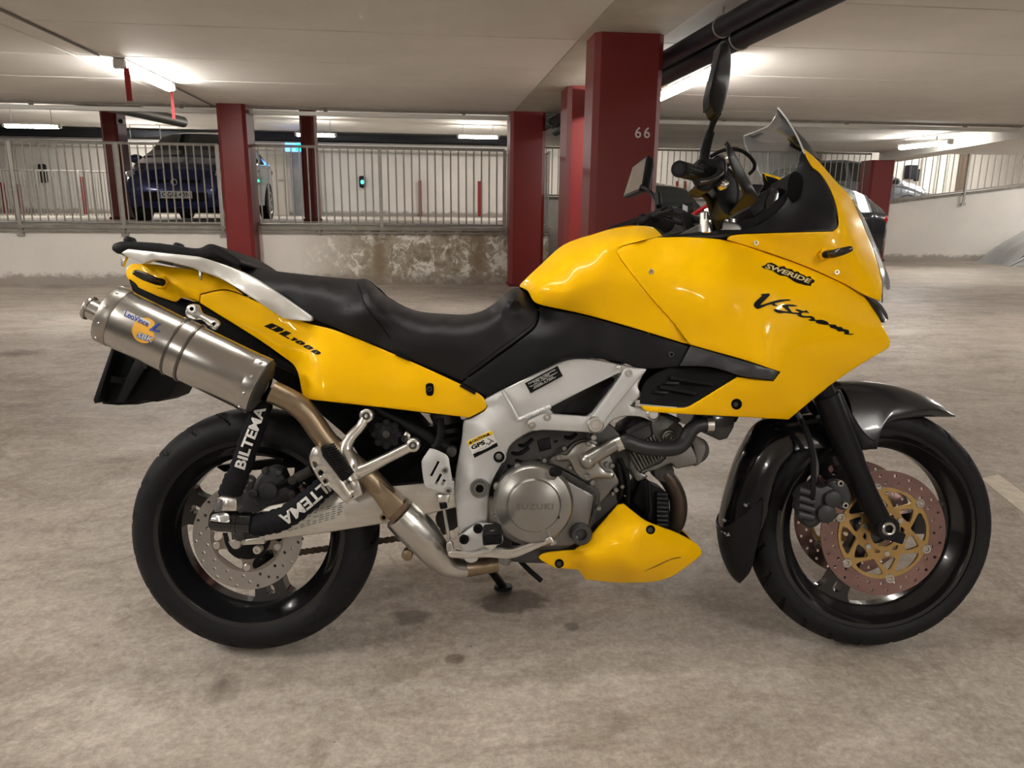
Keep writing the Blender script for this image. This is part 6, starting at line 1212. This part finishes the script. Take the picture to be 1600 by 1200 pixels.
# muffler sticker printed on the can
def can_w(px, py):
    out = []
    for x, y in zip(np.atleast_1d(px), np.atleast_1d(py)):
        w = 0.25
        for _ in range(3):
            q = P(x, y, w) - m0; h = q.dot(up) / 0.068; w = 0.20 + 0.052 * sqrt(max(0.0, 1 - h * h))
        out.append(w)
    return np.array(out)
M_stk = mat('decal_blue', (0.02, 0.06, 0.35, 1), 0.4); M_sty = mat('decal_orange', (0.80, 0.42, 0.04, 1), 0.4); M_stw = mat('decal_white', (0.62, 0.62, 0.60, 1), 0.4)
cc = zc(*A_, [(505, 665)])[0]; disc_ = [(cc[0] + 20 * cos(t), cc[1] + 20 * sin(t)) for t in np.linspace(0, 2 * pi, 36, endpoint=False) if cc[0] + 20 * cos(t) < 243]
stroke_decal('muffler_decal', [disc_], can_w, M_sty, can, 0.0006, False)
stroke_decal('muffler_decal', [zc(*A_, [(372, 545, 1), (385, 538), (540, 610), (540, 632), (380, 580)])], can_w, M_stw, can, 0.0008, False)
decal('muffler_lettering', 'LeoVince', (193.5, 493.5), (38, 18), (1.5, -9.5), can_w, M_stk, can, 0.25, 0.02, 0.95, 0.0013)
stroke_decal('muffler_lettering', [zc(*A_, [(590, 618, 1), (604, 622, 1), (560, 660, 1), (600, 664, 1), (592, 675, 1), (535, 666, 1), (532, 658, 1)])], can_w, M_stk, can, 0.0013, False)
decal('muffler_lettering', 'SBK', (212.3, 527.4), (26.5, 9.5), (2.5, -9.5), can_w, M_stk, can, 0.15, 0.09, 1.0, 0.0012); decal('muffler_lettering', 'SBK', (213, 526.6), (25, 9), (2.3, -8), can_w, M_stw, can, 0.15, 0.02, 1.0, 0.0017)

stroke_decal('guard_logo', [[(1134.2, 838), (1141, 837.2), (1138.2, 831.8)], [(1130, 831), (1134, 832), (1134.6, 835), (1132, 835.4)], [(1126, 829.5), (1129, 830.6), (1129, 832.2), (1126, 831)]], fext, mat('logo_grey', (0.35, 0.35, 0.35, 1), 0.5), fend, 0.004, False)

# ---------------------------------------------------------------- handlebar, grips, levers, mirrors, hand guards
K1 = lambda x, y, w: (980 + x / 8, 230 + y / 8, w)
F1 = lambda x, y, w: (950 + x / 4, 50 + y / 4, w)
hb = ptube('handlebar', [K1(640, 270, .43), K1(960, 350, .30), K1(1080, 420, .20), (1130, 318, .12), (1134, 330, .05), (1134, 330, .0)], .011, M_blk, n=14, cur=5, label='black handlebar')
hb_pts = [P(*K1(640, 270, .43)), P(*K1(960, 350, .30)), P(*K1(1080, 420, .20)), P(1130, 318, .12), P(1134, 330, .05), P(1134, 330, 0)]
MB().tube(curve3([(p.x, -p.y, p.z) for p in hb_pts], 5), .011, 14).build('handlebar_half', M_blk, hb)
g0, g1 = hb_pts[0], hb_pts[1]; gd = (g1 - g0); gL = gd.length
for s in (1, -1):
    a = Vector((g0.x, g0.y * s, g0.z)); d_ = Vector((gd.x, gd.y * s, gd.z)).normalized()
    gr = MB().lathe(a, d_, [(0.012, 0), (0.012, 0.0085), (0.0, 0.0095), (0.0, 0.0150), (0.003, 0.0165), (0.014, 0.0165), (0.016, 0.0150), (0.05, 0.0145), (gL - 0.022, 0.0150), (gL - 0.020, 0.021), (gL - 0.014, 0.0225), (gL - 0.008, 0.021), (gL, 0.016)], 28).build('grip', M_matte, hb)
    for i in range(9):
        an = 2 * pi * i / 9; ux = d_.cross(Vector((0, 0, 1))).normalized(); uy = ux.cross(d_)
        q0 = a + d_ * 0.02 + (ux * cos(an) + uy * sin(an)) * 0.0145; MB().tube([q0, q0 + d_ * (gL - 0.045)], 0.0022, 6).build('grip_rib', M_matte, gr if False else hb)
sw_, _ = panel('throttle_housing', [(1087, 262), (1092, 249), (1100, 244), (1112, 248), (1124, 245), (1133, 250), (1136, 262), (1132, 278), (1116, 292), (1106, 300), (1094, 299), (1086, 292), (1098, 280)], .31, M_blk, hb, t=0.075, bev=5, n=3)
panel('master_cylinder', [(1112, 252), (1120, 243), (1131, 241), (1140, 243), (1142, 256), (1134, 264), (1120, 266)], .27, M_matte, hb, t=0.06, bev=4, n=3); ptube('cylinder_cap', [(1128, 250, .275), (1139, 246, .27)], .0125, M_bolt, hb, 16, 1)
panel('switch_box', [(1120, 262), (1138, 262), (1150, 275), (1156, 300), (1150, 330), (1136, 338), (1122, 320), (1116, 296)], .26, M_blk, hb, t=0.08, bev=5, n=3)
pcyl('guard_bolt', 1132, 287.5, .325, 0.02, 0.010, M_polish, hb, 24, prof=[(0.008, 0), (0.007, 0.005), (0.003, 0.0088), (-0.002, 0.010), (-0.02, 0.010)])
ptube('brake_lever', [(1118, 262, .28), (1126, 270, .33), (1110, 281, .38), (1090, 285, .44)], [.008, .007, .006, .006], M_blk, hb, 12, 5)
ptube('brake_line', [F1(640, 780, .27), F1(690, 752, .27), F1(745, 735, .25), F1(810, 734, .22), F1(870, 765, .2), F1(912, 815, .18), F1(912, 855, .16), F1(880, 890, .15)], .0042, M_matte, hb, 10, 6)
ptube('throttle_cable', [K1(930, 560, .27), K1(1010, 640, .24), K1(1060, 760, .2), K1(1110, 900, .16), K1(1150, 1010, .14)], .0075, M_matte, hb, 12, 5)
panel('fork_riser', [K1(1020, 600, 1)[:2] + (1,), K1(1130, 610, 1)[:2] + (1,), K1(1215, 850, 1)[:2] + (1,), K1(1190, 1020, 1)[:2] + (1,), K1(1120, 1030, 1)[:2] + (1,), K1(1050, 760, 1)[:2] + (1,)], .14, M_matte, hb, t=0.03, bev=3, smooth=False, mirror=True)
tcl, _ = panel('top_clamp', [(1062, 366, 1), (1090, 352), (1120, 346), (1150, 348), (1160, 360), (1140, 372, 1), (1070, 374, 1)], .11, M_eng, hb, t=0.22, bev=3, n=3)
for (x, y, w, r) in ((1108, 352, .12, .0155), (1104, 340, .12, .010), (1146, 350, .09, .014), (1156, 352, -.08, .016)): 
    c = P(x, y, w); MB().cyl(c - Vector((0.006, 0, -0.02)) * 1.0 - Vector((0, 0, 0.04)), c + Vector((-0.006, 0, 0.012)), r, 20, 0.002).build('fork_cap', M_polish, hb)
ptube('clutch_lever_cover', [K1(820, 850, -.22), K1(900, 795, -.22), K1(1000, 732, -.22)], .006, mat('red_anodised', (0.45, 0.01, 0.015, 1), 0.35, 0.3), hb, 10, 3)
# left (far) controls
lc, _ = panel('left_switch_box', [K1(p[0], p[1], 0)[:2] for p in ((200, 880), (240, 840), (330, 800), (430, 780), (480, 850), (560, 880), (600, 960), (560, 1040), (470, 1080), (380, 1020), (240, 980), (140, 970))], -.27, M_blk, hb, t=0.07, bev=4, n=3)
pcyl('switch_button', *K1(360, 880, 0)[:2], -.262, 0.02, .013, M_matte, hb, 20); ptube('choke_lever', [K1(140, 960, -.25), K1(220, 930, -.25), K1(280, 860, -.25)], .009, M_matte, hb, 10, 3)
panel('left_reservoir', [K1(p[0], p[1], 0)[:2] + (1,) for p in ((600, 760), (690, 705), (830, 690), (830, 790), (760, 865), (640, 830))], -.24, M_blk, hb, t=0.05, bev=2, smooth=False)
panel('reservoir_window', [K1(p[0], p[1], 0)[:2] + (1,) for p in ((697, 712), (757, 740), (757, 862), (692, 830))], -.235, mat('reservoir_clear', (0.45, 0.46, 0.47, 1), 0.3), hb, t=0.003, bev=0.6, smooth=False)
ptube('clutch_lever', [K1(560, 830, -.25), K1(680, 880, -.30), K1(780, 980, -.36), K1(840, 1060, -.40)], [.010, .010, .009, .008], M_blk, hb, 12, 4)
for (p0, p1, p2) in (((430, 780), (520, 740), (560, 800)), ((470, 900), (700, 960), (900, 900)), ((1250, 1000), (1270, 900), (1300, 820)), ((1480, 760), (1540, 880), (1580, 960)), ((1380, 860), (1480, 900), (1560, 980))):
    ptube('control_cable', [K1(*p0, -.15), K1(*p1, -.13), K1(*p2, -.12)], .005, M_matte, hb, 8, 5)
# right hand guard
panel('hand_guard', [F1(p[0], p[1], 0)[:2] + p[2:] for p in ((742, 680, 1), (760, 700), (800, 768), (870, 900), (936, 1025), (934, 1052), (880, 1092), (775, 1140, 1), (762, 1128), (835, 1040), (850, 1005), (780, 850), (748, 745))], [F1(742, 680, .37), F1(800, 768, .36), F1(870, 900, .33), F1(936, 1025, .30), F1(775, 1140, .26), F1(850, 1005, .345), F1(760, 760, .385), F1(880, 1060, .29)], M_blk, t=0.012, bev=3, step=10, label='black hand guard', n=4)
panel('hand_guard', [F1(p[0], p[1], 0)[:2] + p[2:] for p in ((905, 950, 1), (1000, 960), (1020, 985), (990, 1060), (930, 1150), (870, 1190, 1), (880, 1100))], -.30, M_blk, t=0.012, bev=3, label='black hand guard', n=3)
# mirrors
rm_o = [F1(p[0], p[1], 0)[:2] + p[2:] for p in ((700, 68), (735, 57), (760, 88), (770, 180), (760, 300), (738, 420), (712, 500), (680, 522), (655, 500), (645, 470), (632, 468, 1), (628, 405), (642, 330), (690, 130))]
rm, _ = panel('right_mirror', rm_o, [F1(700, 68, .47), F1(735, 57, .47), F1(770, 180, .455), F1(738, 420, .455), F1(680, 522, .45), F1(628, 405, .49), F1(690, 130, .50), F1(690, 300, .505), F1(740, 250, .48)], M_blk, t=0.045, bev=4, step=8, label='black right mirror', n=4)
ptube('mirror_stalk', [F1(600, 790, .33), F1(612, 720, .34), F1(632, 640, .36), F1(655, 570, .38), F1(682, 505, .405)], [.011, .009, .0065, .0065, .009], M_blk, rm, 14, 4)
ptube('stalk_sleeve', [F1(604, 760, .335), F1(622, 680, .35), F1(640, 625, .362)], [.0105, .0105, .0095], M_blk, rm, 14, 3)
lmq = [(155, 845, -.47), (245, 778, -.38), (212, 980, -.38), (98, 1026, -.47)]
fcn = [P(*F1(*p)) for p in lmq]; n_ = (fcn[1] - fcn[0]).cross(fcn[3] - fcn[0]).normalized(); n_ = n_ if n_.x > 0 else -n_
def slab(pts, off, t, grow):
    c = sum(pts, Vector()) / 4; a = [c + (p - c) * grow + n_ * off for p in pts]; b_ = [c + (p - c) * grow * 0.93 + n_ * (off + t * 0.6) for p in pts]; e_ = [c + (p - c) * grow * 0.7 + n_ * (off + t) for p in pts]
    return MB().add(a + b_ + e_, [(0, 1, 2, 3), (11, 10, 9, 8)] + [(i, (i + 1) % 4, (i + 1) % 4 + 4, i + 4) for i in range(4)] + [(i + 4, (i + 1) % 4 + 4, (i + 1) % 4 + 8, i + 8) for i in range(4)])
lm = slab(fcn, 0.0, 0.035, 1.06).build('left_mirror', M_blk, bike, 40, 'black left mirror')
slab(fcn, -0.0015, 0.001, 0.95).build('mirror_glass', mat('mirror_glass', (0.85, 0.85, 0.85, 1), 0.03, 1.0), lm)
ptube('mirror_stalk', [F1(205, 975, -.385), F1(250, 990, -.37), F1(290, 1030, -.34), F1(320, 1090, -.31)], [.012, .007, .007, .009], M_blk, lm, 12, 4)
ptube('stalk_base', [F1(310, 1010, -.32), F1(318, 1085, -.31)], .010, M_blk, lm, 12, 1)

# ================================================================== chain lock hung through the rear wheel (a thing of its own)
lock = empty('chain_lock', M=MBIKE); tag(lock, 'black cloth-sleeved chain lock with white lettering hanging on the rear wheel', 'lock')
M_cloth = mat('lock_sleeve', (0.010, 0.010, 0.012, 1), 0.8, bump=0.5, bscale=500, spec=0.15)
def sleeve(name, pts, r):
    q = curve3(pts, 8); rr = np.interp(np.linspace(0, len(pts) - 1, len(q)), range(len(pts)), r)
    c3 = [P(*p) for p in q]; rr2 = [a * (1 + 0.05 * sin(i * 1.7) + 0.03 * sin(i * 0.7)) for i, a in enumerate(rr)]
    o = MB().tube(c3, rr2, 20).build(name, M_cloth, lock, 60); return q, rr
B1 = lambda x, y, w: (200 + x / 4, 600 + y / 4, w)
s1, r1 = sleeve('lock_sleeve', [B1(880, 60, .13), B1(845, 130, .165), B1(800, 260, .185), B1(745, 400, .19), B1(700, 540, .185), B1(668, 610, .18), B1(640, 680, .175), B1(628, 730, .17)], [.020, .022, .024, .0245, .024, .027, .0265, .022])
s2, r2 = sleeve('lock_sleeve', [B1(745, 868, .17), B1(800, 878, .175), B1(880, 868, .185), B1(980, 835, .19), B1(1080, 765, .188), B1(1160, 700, .18), B1(1230, 640, .165), B1(1310, 600, .14)], [.021, .026, .0275, .0275, .027, .0265, .025, .022])
def path_text(txt, q, r, t0, t1, hgt, flip, parent, bold=0.03):
    Q = np.array(q); s = np.concatenate([[0], np.cumsum(np.hypot(np.diff(Q[:, 0]), np.diff(Q[:, 1])))]); s /= s[-1]
    V, T = text_tris(txt, 0.0, bold, 1.0); u = V[:, 0] / V[:, 0].max(); v = V[:, 1] - 0.5; tt = t0 + (t1 - t0) * u
    cx = np.interp(tt, s, Q[:, 0]); cy = np.interp(tt, s, Q[:, 1]); cw = np.interp(tt, s, Q[:, 2]); rr = np.interp(tt, s, r)
    e_ = 0.01; dx = np.interp(tt + e_, s, Q[:, 0]) - np.interp(tt - e_, s, Q[:, 0]); dy = np.interp(tt + e_, s, Q[:, 1]) - np.interp(tt - e_, s, Q[:, 1])
    sg = 1 if t1 > t0 else -1; L_ = np.hypot(dx, dy); nx, ny = sg * dy / L_, -sg * dx / L_      # letter-up in picture axes
    off = v * hgt + 2.0; px = cx + nx * off; py = cy + ny * off
    w = cw + np.sqrt(np.maximum(1e-6, (rr * 1.10) ** 2 - (off / 640.0) ** 2)) + 0.0045
    return MB().add([tuple(p) for p in Pn(px, py, w)], T).build('sleeve_lettering', M_ltext, parent, fix=False)
path_text('BILTEMA', s1, r1, 0.70, 0.13, 17.0, 1, lock); path_text('BILTEMA', s2, r2, 1.0, 0.32, 19.0, 1, lock)
panel('lock_shackle', [B1(p[0], p[1], 0)[:2] + p[2:] for p in ((560, 712, 1), (585, 700), (670, 715), (682, 740), (680, 795, 1), (540, 800, 1), (545, 770))], .212, M_polish, lock, t=0.045, bev=3, n=3)
panel('shackle_shade', [B1(p[0], p[1], 0)[:2] + p[2:] for p in ((556, 716, 1), (590, 725, 1), (580, 797, 1), (540, 800, 1))], .216, mat('lock_grey', (0.16, 0.16, 0.17, 1), 0.35, 0.6), lock, t=0.03, bev=1.5, smooth=False)
panel('shackle_tag', [B1(p[0], p[1], 0)[:2] + p[2:] for p in ((598, 730, 1), (632, 727, 1), (625, 790, 1), (588, 790, 1))], .215, M_polish, lock, t=0.003, bev=0.8, smooth=False)
b0, b1 = P(*B1(512, 848, .19)), P(*B1(770, 868, .178))
bd = (b1 - b0).normalized(); bl = (b1 - b0).length
MB().lathe(b0, bd, [(0, 0), (0.001, 0.017), (0.006, 0.0235), (0.02, 0.0255), (bl * 0.55, 0.0250), (bl * 0.56, 0.0265), (bl * 0.66, 0.0265), (bl * 0.67, 0.0235), (bl * 0.74, 0.0235), (bl * 0.75, 0.026), (bl, 0.0255), (bl, 0)], 32).build('lock_barrel', M_gloss, lock)
panel('barrel_plate', [B1(p[0], p[1], 0)[:2] for p in ((515, 850), (525, 818), (570, 802), (622, 808), (634, 835), (628, 868), (560, 862))], [B1(515, 850, .212), B1(570, 802, .208), B1(634, 835, .219), B1(628, 868, .224), B1(575, 835, .225), B1(560, 862, .224)], mat('chrome_plate', (0.66, 0.66, 0.67, 1), 0.2, 0.9), lock, t=0.004, bev=1.5, n=4)
panel('barrel_strip', [B1(p[0], p[1], 0)[:2] for p in ((515, 910), (560, 915), (625, 922), (620, 930), (550, 926))], .196, M_polish, lock, t=0.004, bev=0.8, n=3)

# ================================================================== parked cars
M_glass = mat('car_glass', (0.02, 0.028, 0.028, 1), 0.06, spec=0.7, coat=0.5)
M_cartyre = mat('car_tyre', (0.012, 0.012, 0.012, 1), 0.7); M_alloy = mat('alloy_rim', (0.42, 0.42, 0.43, 1), 0.35, 0.8)
M_lamp = mat('head_lamp_glass', (0.5, 0.52, 0.54, 1), 0.1, 0.4, coat=0.8); M_tail = mat('tail_lamp_red', (0.30, 0.006, 0.010, 1), 0.15, coat=0.8)
HATCH = [(2.02, .20, .50, .48, .58, .60, .46), (1.95, .15, .70, .58, .76, .74, .62), (1.7, .15, .80, .70, .85, .88, .70), (1.2, .20, .84, .88, .87, 1.02, .72), (0.85, .20, .85, .93, .87, 1.16, .68), (0.40, .20, .85, .96, .87, 1.44, .60), (-0.3, .20, .85, .98, .87, 1.52, .58), (-1.1, .20, .85, 1.0, .87, 1.48, .57), (-1.6, .21, .84, 1.02, .86, 1.30, .58), (-1.88, .24, .80, .98, .82, 1.08, .62), (-1.98, .34, .66, .80, .72, .92, .56)]
def car(name, label, paint, M, prof=HATCH, plate=None, scale=(1, 1, 1)):
    root = empty(name); tag(root, label, 'car'); N = 44
    S = np.array(prof)[::-1]; xs = np.linspace(S[0, 0], S[-1, 0], N); xs = np.unique(np.concatenate([xs, S[:, 0]]))
    C = np.stack([np.interp(xs, S[:, 0], S[:, k]) for k in range(1, 7)], 1)
    for _ in range(1):
        C[1:-1] = 0.25 * C[:-2] + 0.5 * C[1:-1] + 0.25 * C[2:]
    def ring(x, c):
        zb, wb, zs, ws, zt, wt = c
        half = [(0, zb), (wb * 0.8, zb), (wb, zb + 0.06), (wb + (ws - wb) * 0.7, zb + (zs - zb) * 0.5), (ws, zs - 0.10), (ws * 0.985, zs), (ws * 0.975, zs + 0.012), (wt + (ws - wt) * 0.12, zs + (zt - zs) * 0.86), (wt, zs + (zt - zs) * 0.95), (wt * 0.72, zt), (wt * 0.3, zt + 0.012), (0, zt + 0.014)]
        return [(x, y, z) for y, z in half]
    R = [ring(x, c) for x, c in zip(xs, C)]; K = len(R[0]); body = MB(); scr = MB(); rear = MB(); sides = {}
    roof = max(C[:, 4])
    for i in range(len(xs) - 1):
        x = (xs[i] + xs[i + 1]) / 2
        for j in range(K - 1):
            q = [R[i][j], R[i][j + 1], R[i + 1][j + 1], R[i + 1][j]]; tgt = body
            zt = (C[i, 4] + C[i + 1, 4]) / 2; zs = (C[i, 2] + C[i + 1, 2]) / 2
            if j == 6 and zt - zs > 0.25 and not (-0.38 < x < -0.28) and -1.35 < x < 0.72: tgt = None; key = 0 if x > -0.33 else 1
            if j >= 8 and 0.42 < x < 1.12: tgt = scr
            if j >= 8 and -1.80 < x < -1.25: tgt = rear
            for s in (1, -1):
                (tgt or sides.setdefault((key, s), MB())).add([(a, b_ * s, c) for a, b_, c in q], [(0, 1, 2, 3) if s > 0 else (3, 2, 1, 0)])
    for r_ in (R[0], R[-1]):
        pts = r_ + [(x, -y, z) for x, y, z in r_[-2:0:-1]]; body.add(pts, [tuple(range(len(pts)))])
    body.build('body', paint, root, 50); scr.build('windscreen', M_glass, root, 60); rear.build('rear_window', M_glass, root, 60)
    for k, m_ in sides.items(): m_.build('side_window', M_glass, root, 60)
    for sx in (1.22, -1.22):
        for s in (1, -1):
            MB().lathe((sx, s * 0.70, 0.31), (0, s, 0), [(0, 0), (0, 0.30), (0.02, 0.315), (0.16, 0.315), (0.185, 0.29), (0.185, 0.215), (0.17, 0.205), (0.168, 0)], 28).build('tire', M_cartyre, root)
            rm_ = MB()
            for k in range(5):
                a = 2 * pi * k / 5; rm_.box(0.02, 0.205, 0.0, 0.014, -0.03, 0.03, Matrix.Translation((sx, s * 0.875 - (0.007), 0.31)) @ Matrix.Rotation(a, 4, 'Y'))
            rm_.torus((sx, s * 0.875, 0.31), (0, 1, 0), 0.205, 0.012, 28, 6); rm_.build('wheel_rim', M_alloy, root)
            MB().lathe((sx, s * 0.842, 0.33), (0, s, 0), [(0, 0), (0, 0.36), (0.026, 0.365), (0.03, 0.345), (0.018, 0.34), (0.018, 0)], 32).build('wheel_arch', M_matte, root)
    for s in (1, -1):
        MB().sphere((1.74, s * 0.64, 0.72), 1.0, 16, (0.20, 0.20, 0.085)).build('headlight', M_lamp, root)
        MB().sphere((-1.86, s * 0.64, 0.90), 1.0, 16, (0.12, 0.20, 0.11)).build('tail_light', M_tail, root)
        MB().sphere((0.78, s * 0.98, 1.0), 1.0, 14, (0.07, 0.12, 0.075)).build('door_mirror', paint, root)
        MB().box(0.75, 0.80, min(s * 0.84, s * 0.93), max(s * 0.84, s * 0.93), 0.95, 0.98).build('mirror_arm', M_matte, root)
        MB().sphere((1.93, s * 0.58, 0.40), 1.0, 12, (0.05, 0.09, 0.06)).build('fog_light', M_lamp, root)
        MB().box(-0.45, -0.30, min(s * .862, s * .885), max(s * .862, s * .885), 0.86, 0.885, c=0.004).build('door_handle', paint, root)
    MB().box(1.90, 2.03, -0.52, 0.52, 0.30, 0.46, c=0.02).build('lower_grille', M_matte, root); MB().box(1.93, 2.025, -0.42, 0.42, 0.585, 0.635, c=0.01).build('upper_grille', M_matte, root)
    MB().torus((2.03, 0, 0.60), (1, 0, 0), 0.045, 0.009, 20, 6).build('front_emblem', M_alloy, root); MB().box(1.80, 2.01, -0.66, 0.66, 0.13, 0.20, c=0.01).build('bumper_lip', M_matte, root)
    MB().box(-2.02, -1.80, -0.60, 0.60, 0.32, 0.46, c=0.02).build('rear_bumper', M_matte, root)
    if plate:
        MB().box(2.035, 2.05, -0.27, 0.27, 0.355, 0.465, c=0.003).build('number_plate', mat('plate_white', (0.66, 0.66, 0.64, 1), 0.4), root); MB().box(2.0505, 2.0515, -0.265, -0.222, 0.36, 0.46).build('plate_band', mat('plate_blue', (0.01, 0.07, 0.40, 1), 0.4), root)
        V, T = text_tris(plate, 0, 0.015, 1.05); wd = V[:, 0].max()
        MB().add([(2.052, -0.20 + p[0] / wd * 0.44, 0.375 + p[1] * 0.072) for p in V], T).build('plate_lettering', M_btext, root, fix=False)
    root.matrix_world = MBLD @ M @ Matrix.Diagonal((*scale, 1)); return root
M_blue = mat('blue_metallic', (0.006, 0.014, 0.10, 1), 0.25, 0.4, coat=1.0); M_dk = mat('charcoal_metallic', (0.016, 0.017, 0.020, 1), 0.25, 0.3, coat=1.0); M_silver = mat('silver_blue_metallic', (0.20, 0.22, 0.25, 1), 0.28, 0.6, coat=0.8); M_dk2 = mat('dark_green_metallic', (0.018, 0.024, 0.022, 1), 0.25, 0.3, coat=1.0)
a = on_v(277, 330, 13.4)
car('blue_car', 'dark blue hatchback facing the camera behind the railing', M_blue, Matrix.Translation((a.x, 15.4, DECK)) @ Matrix.Rotation(-pi / 2, 4, 'Z'), plate='OGN 43N', scale=(1, 1.03, 1.08))
a = on_v(990, 330, 9.0)
car('dark_car', 'dark car half hidden behind the pillar numbered 66', M_dk2, Matrix.Translation((3.2, 11.3, 0)) @ Matrix.Rotation(-pi / 2, 4, 'Z'))
a = on_v(1386, 350, 13.0)
car('dark_car', 'charcoal car whose tail shows just right of the headlight', M_dk, Matrix.Translation((a.x - 1.98, 13.7, 0)) @ Matrix.Rotation(pi, 4, 'Z'), scale=(1, 1, 1.08))
a = on_v(1447, 300, 18.0)
car('silver_car', 'silver blue car behind the railing above the far wall', M_silver, Matrix.Translation((a.x - 2.0, 18.4, DECK)) @ Matrix.Rotation(0, 4, 'Z'))
# vehicle under a silver cover at the right picture edge
a = on_v(1592, 400, 14.6); tp = MB(); rows = []
for i in range(26):
    t = i / 25; x = t * 4.4; hgt = 0.9 * min(1, t * 4) ** 0.6 + 0.55 * max(0, min(1, (t - 0.25) * 4)) - 0.5 * max(0, (t - 0.85) * 6) ; row = []
    for j in range(29):
        ph = pi * j / 28; fl = 1 + 0.07 * sin(j * 2.3 + i * 0.6) * (1 - sin(ph) ** 2) + 0.03 * sin(i * 1.9 + j)
        row.append((x - 0.10 * abs(cos(ph)) * (1 if i == 0 else 0) + 0.05 * sin(j * 1.3 + i), -0.74 * cos(ph) * fl * (0.75 + 0.25 * min(1, t * 5)), max(0.0, hgt * sin(ph) ** 0.55 * (1 + 0.02 * sin(i * 2 + j * 1.1)))))
    rows.append(row)
tp.grid(rows); tp.add(rows[0], [tuple(range(29))])
tc_ = tp.build('covered_vehicle', mat('silver_tarpaulin', (0.62, 0.63, 0.65, 1), 0.38, 0.5, bump=0.4, bscale=20), None, 60); tag(tc_, 'vehicle under a wrinkled silver cover at the right picture edge', 'covered car')
tc_.matrix_world = MBLD @ Matrix.Translation((a.x + 0.05, 15.25, 0.002))
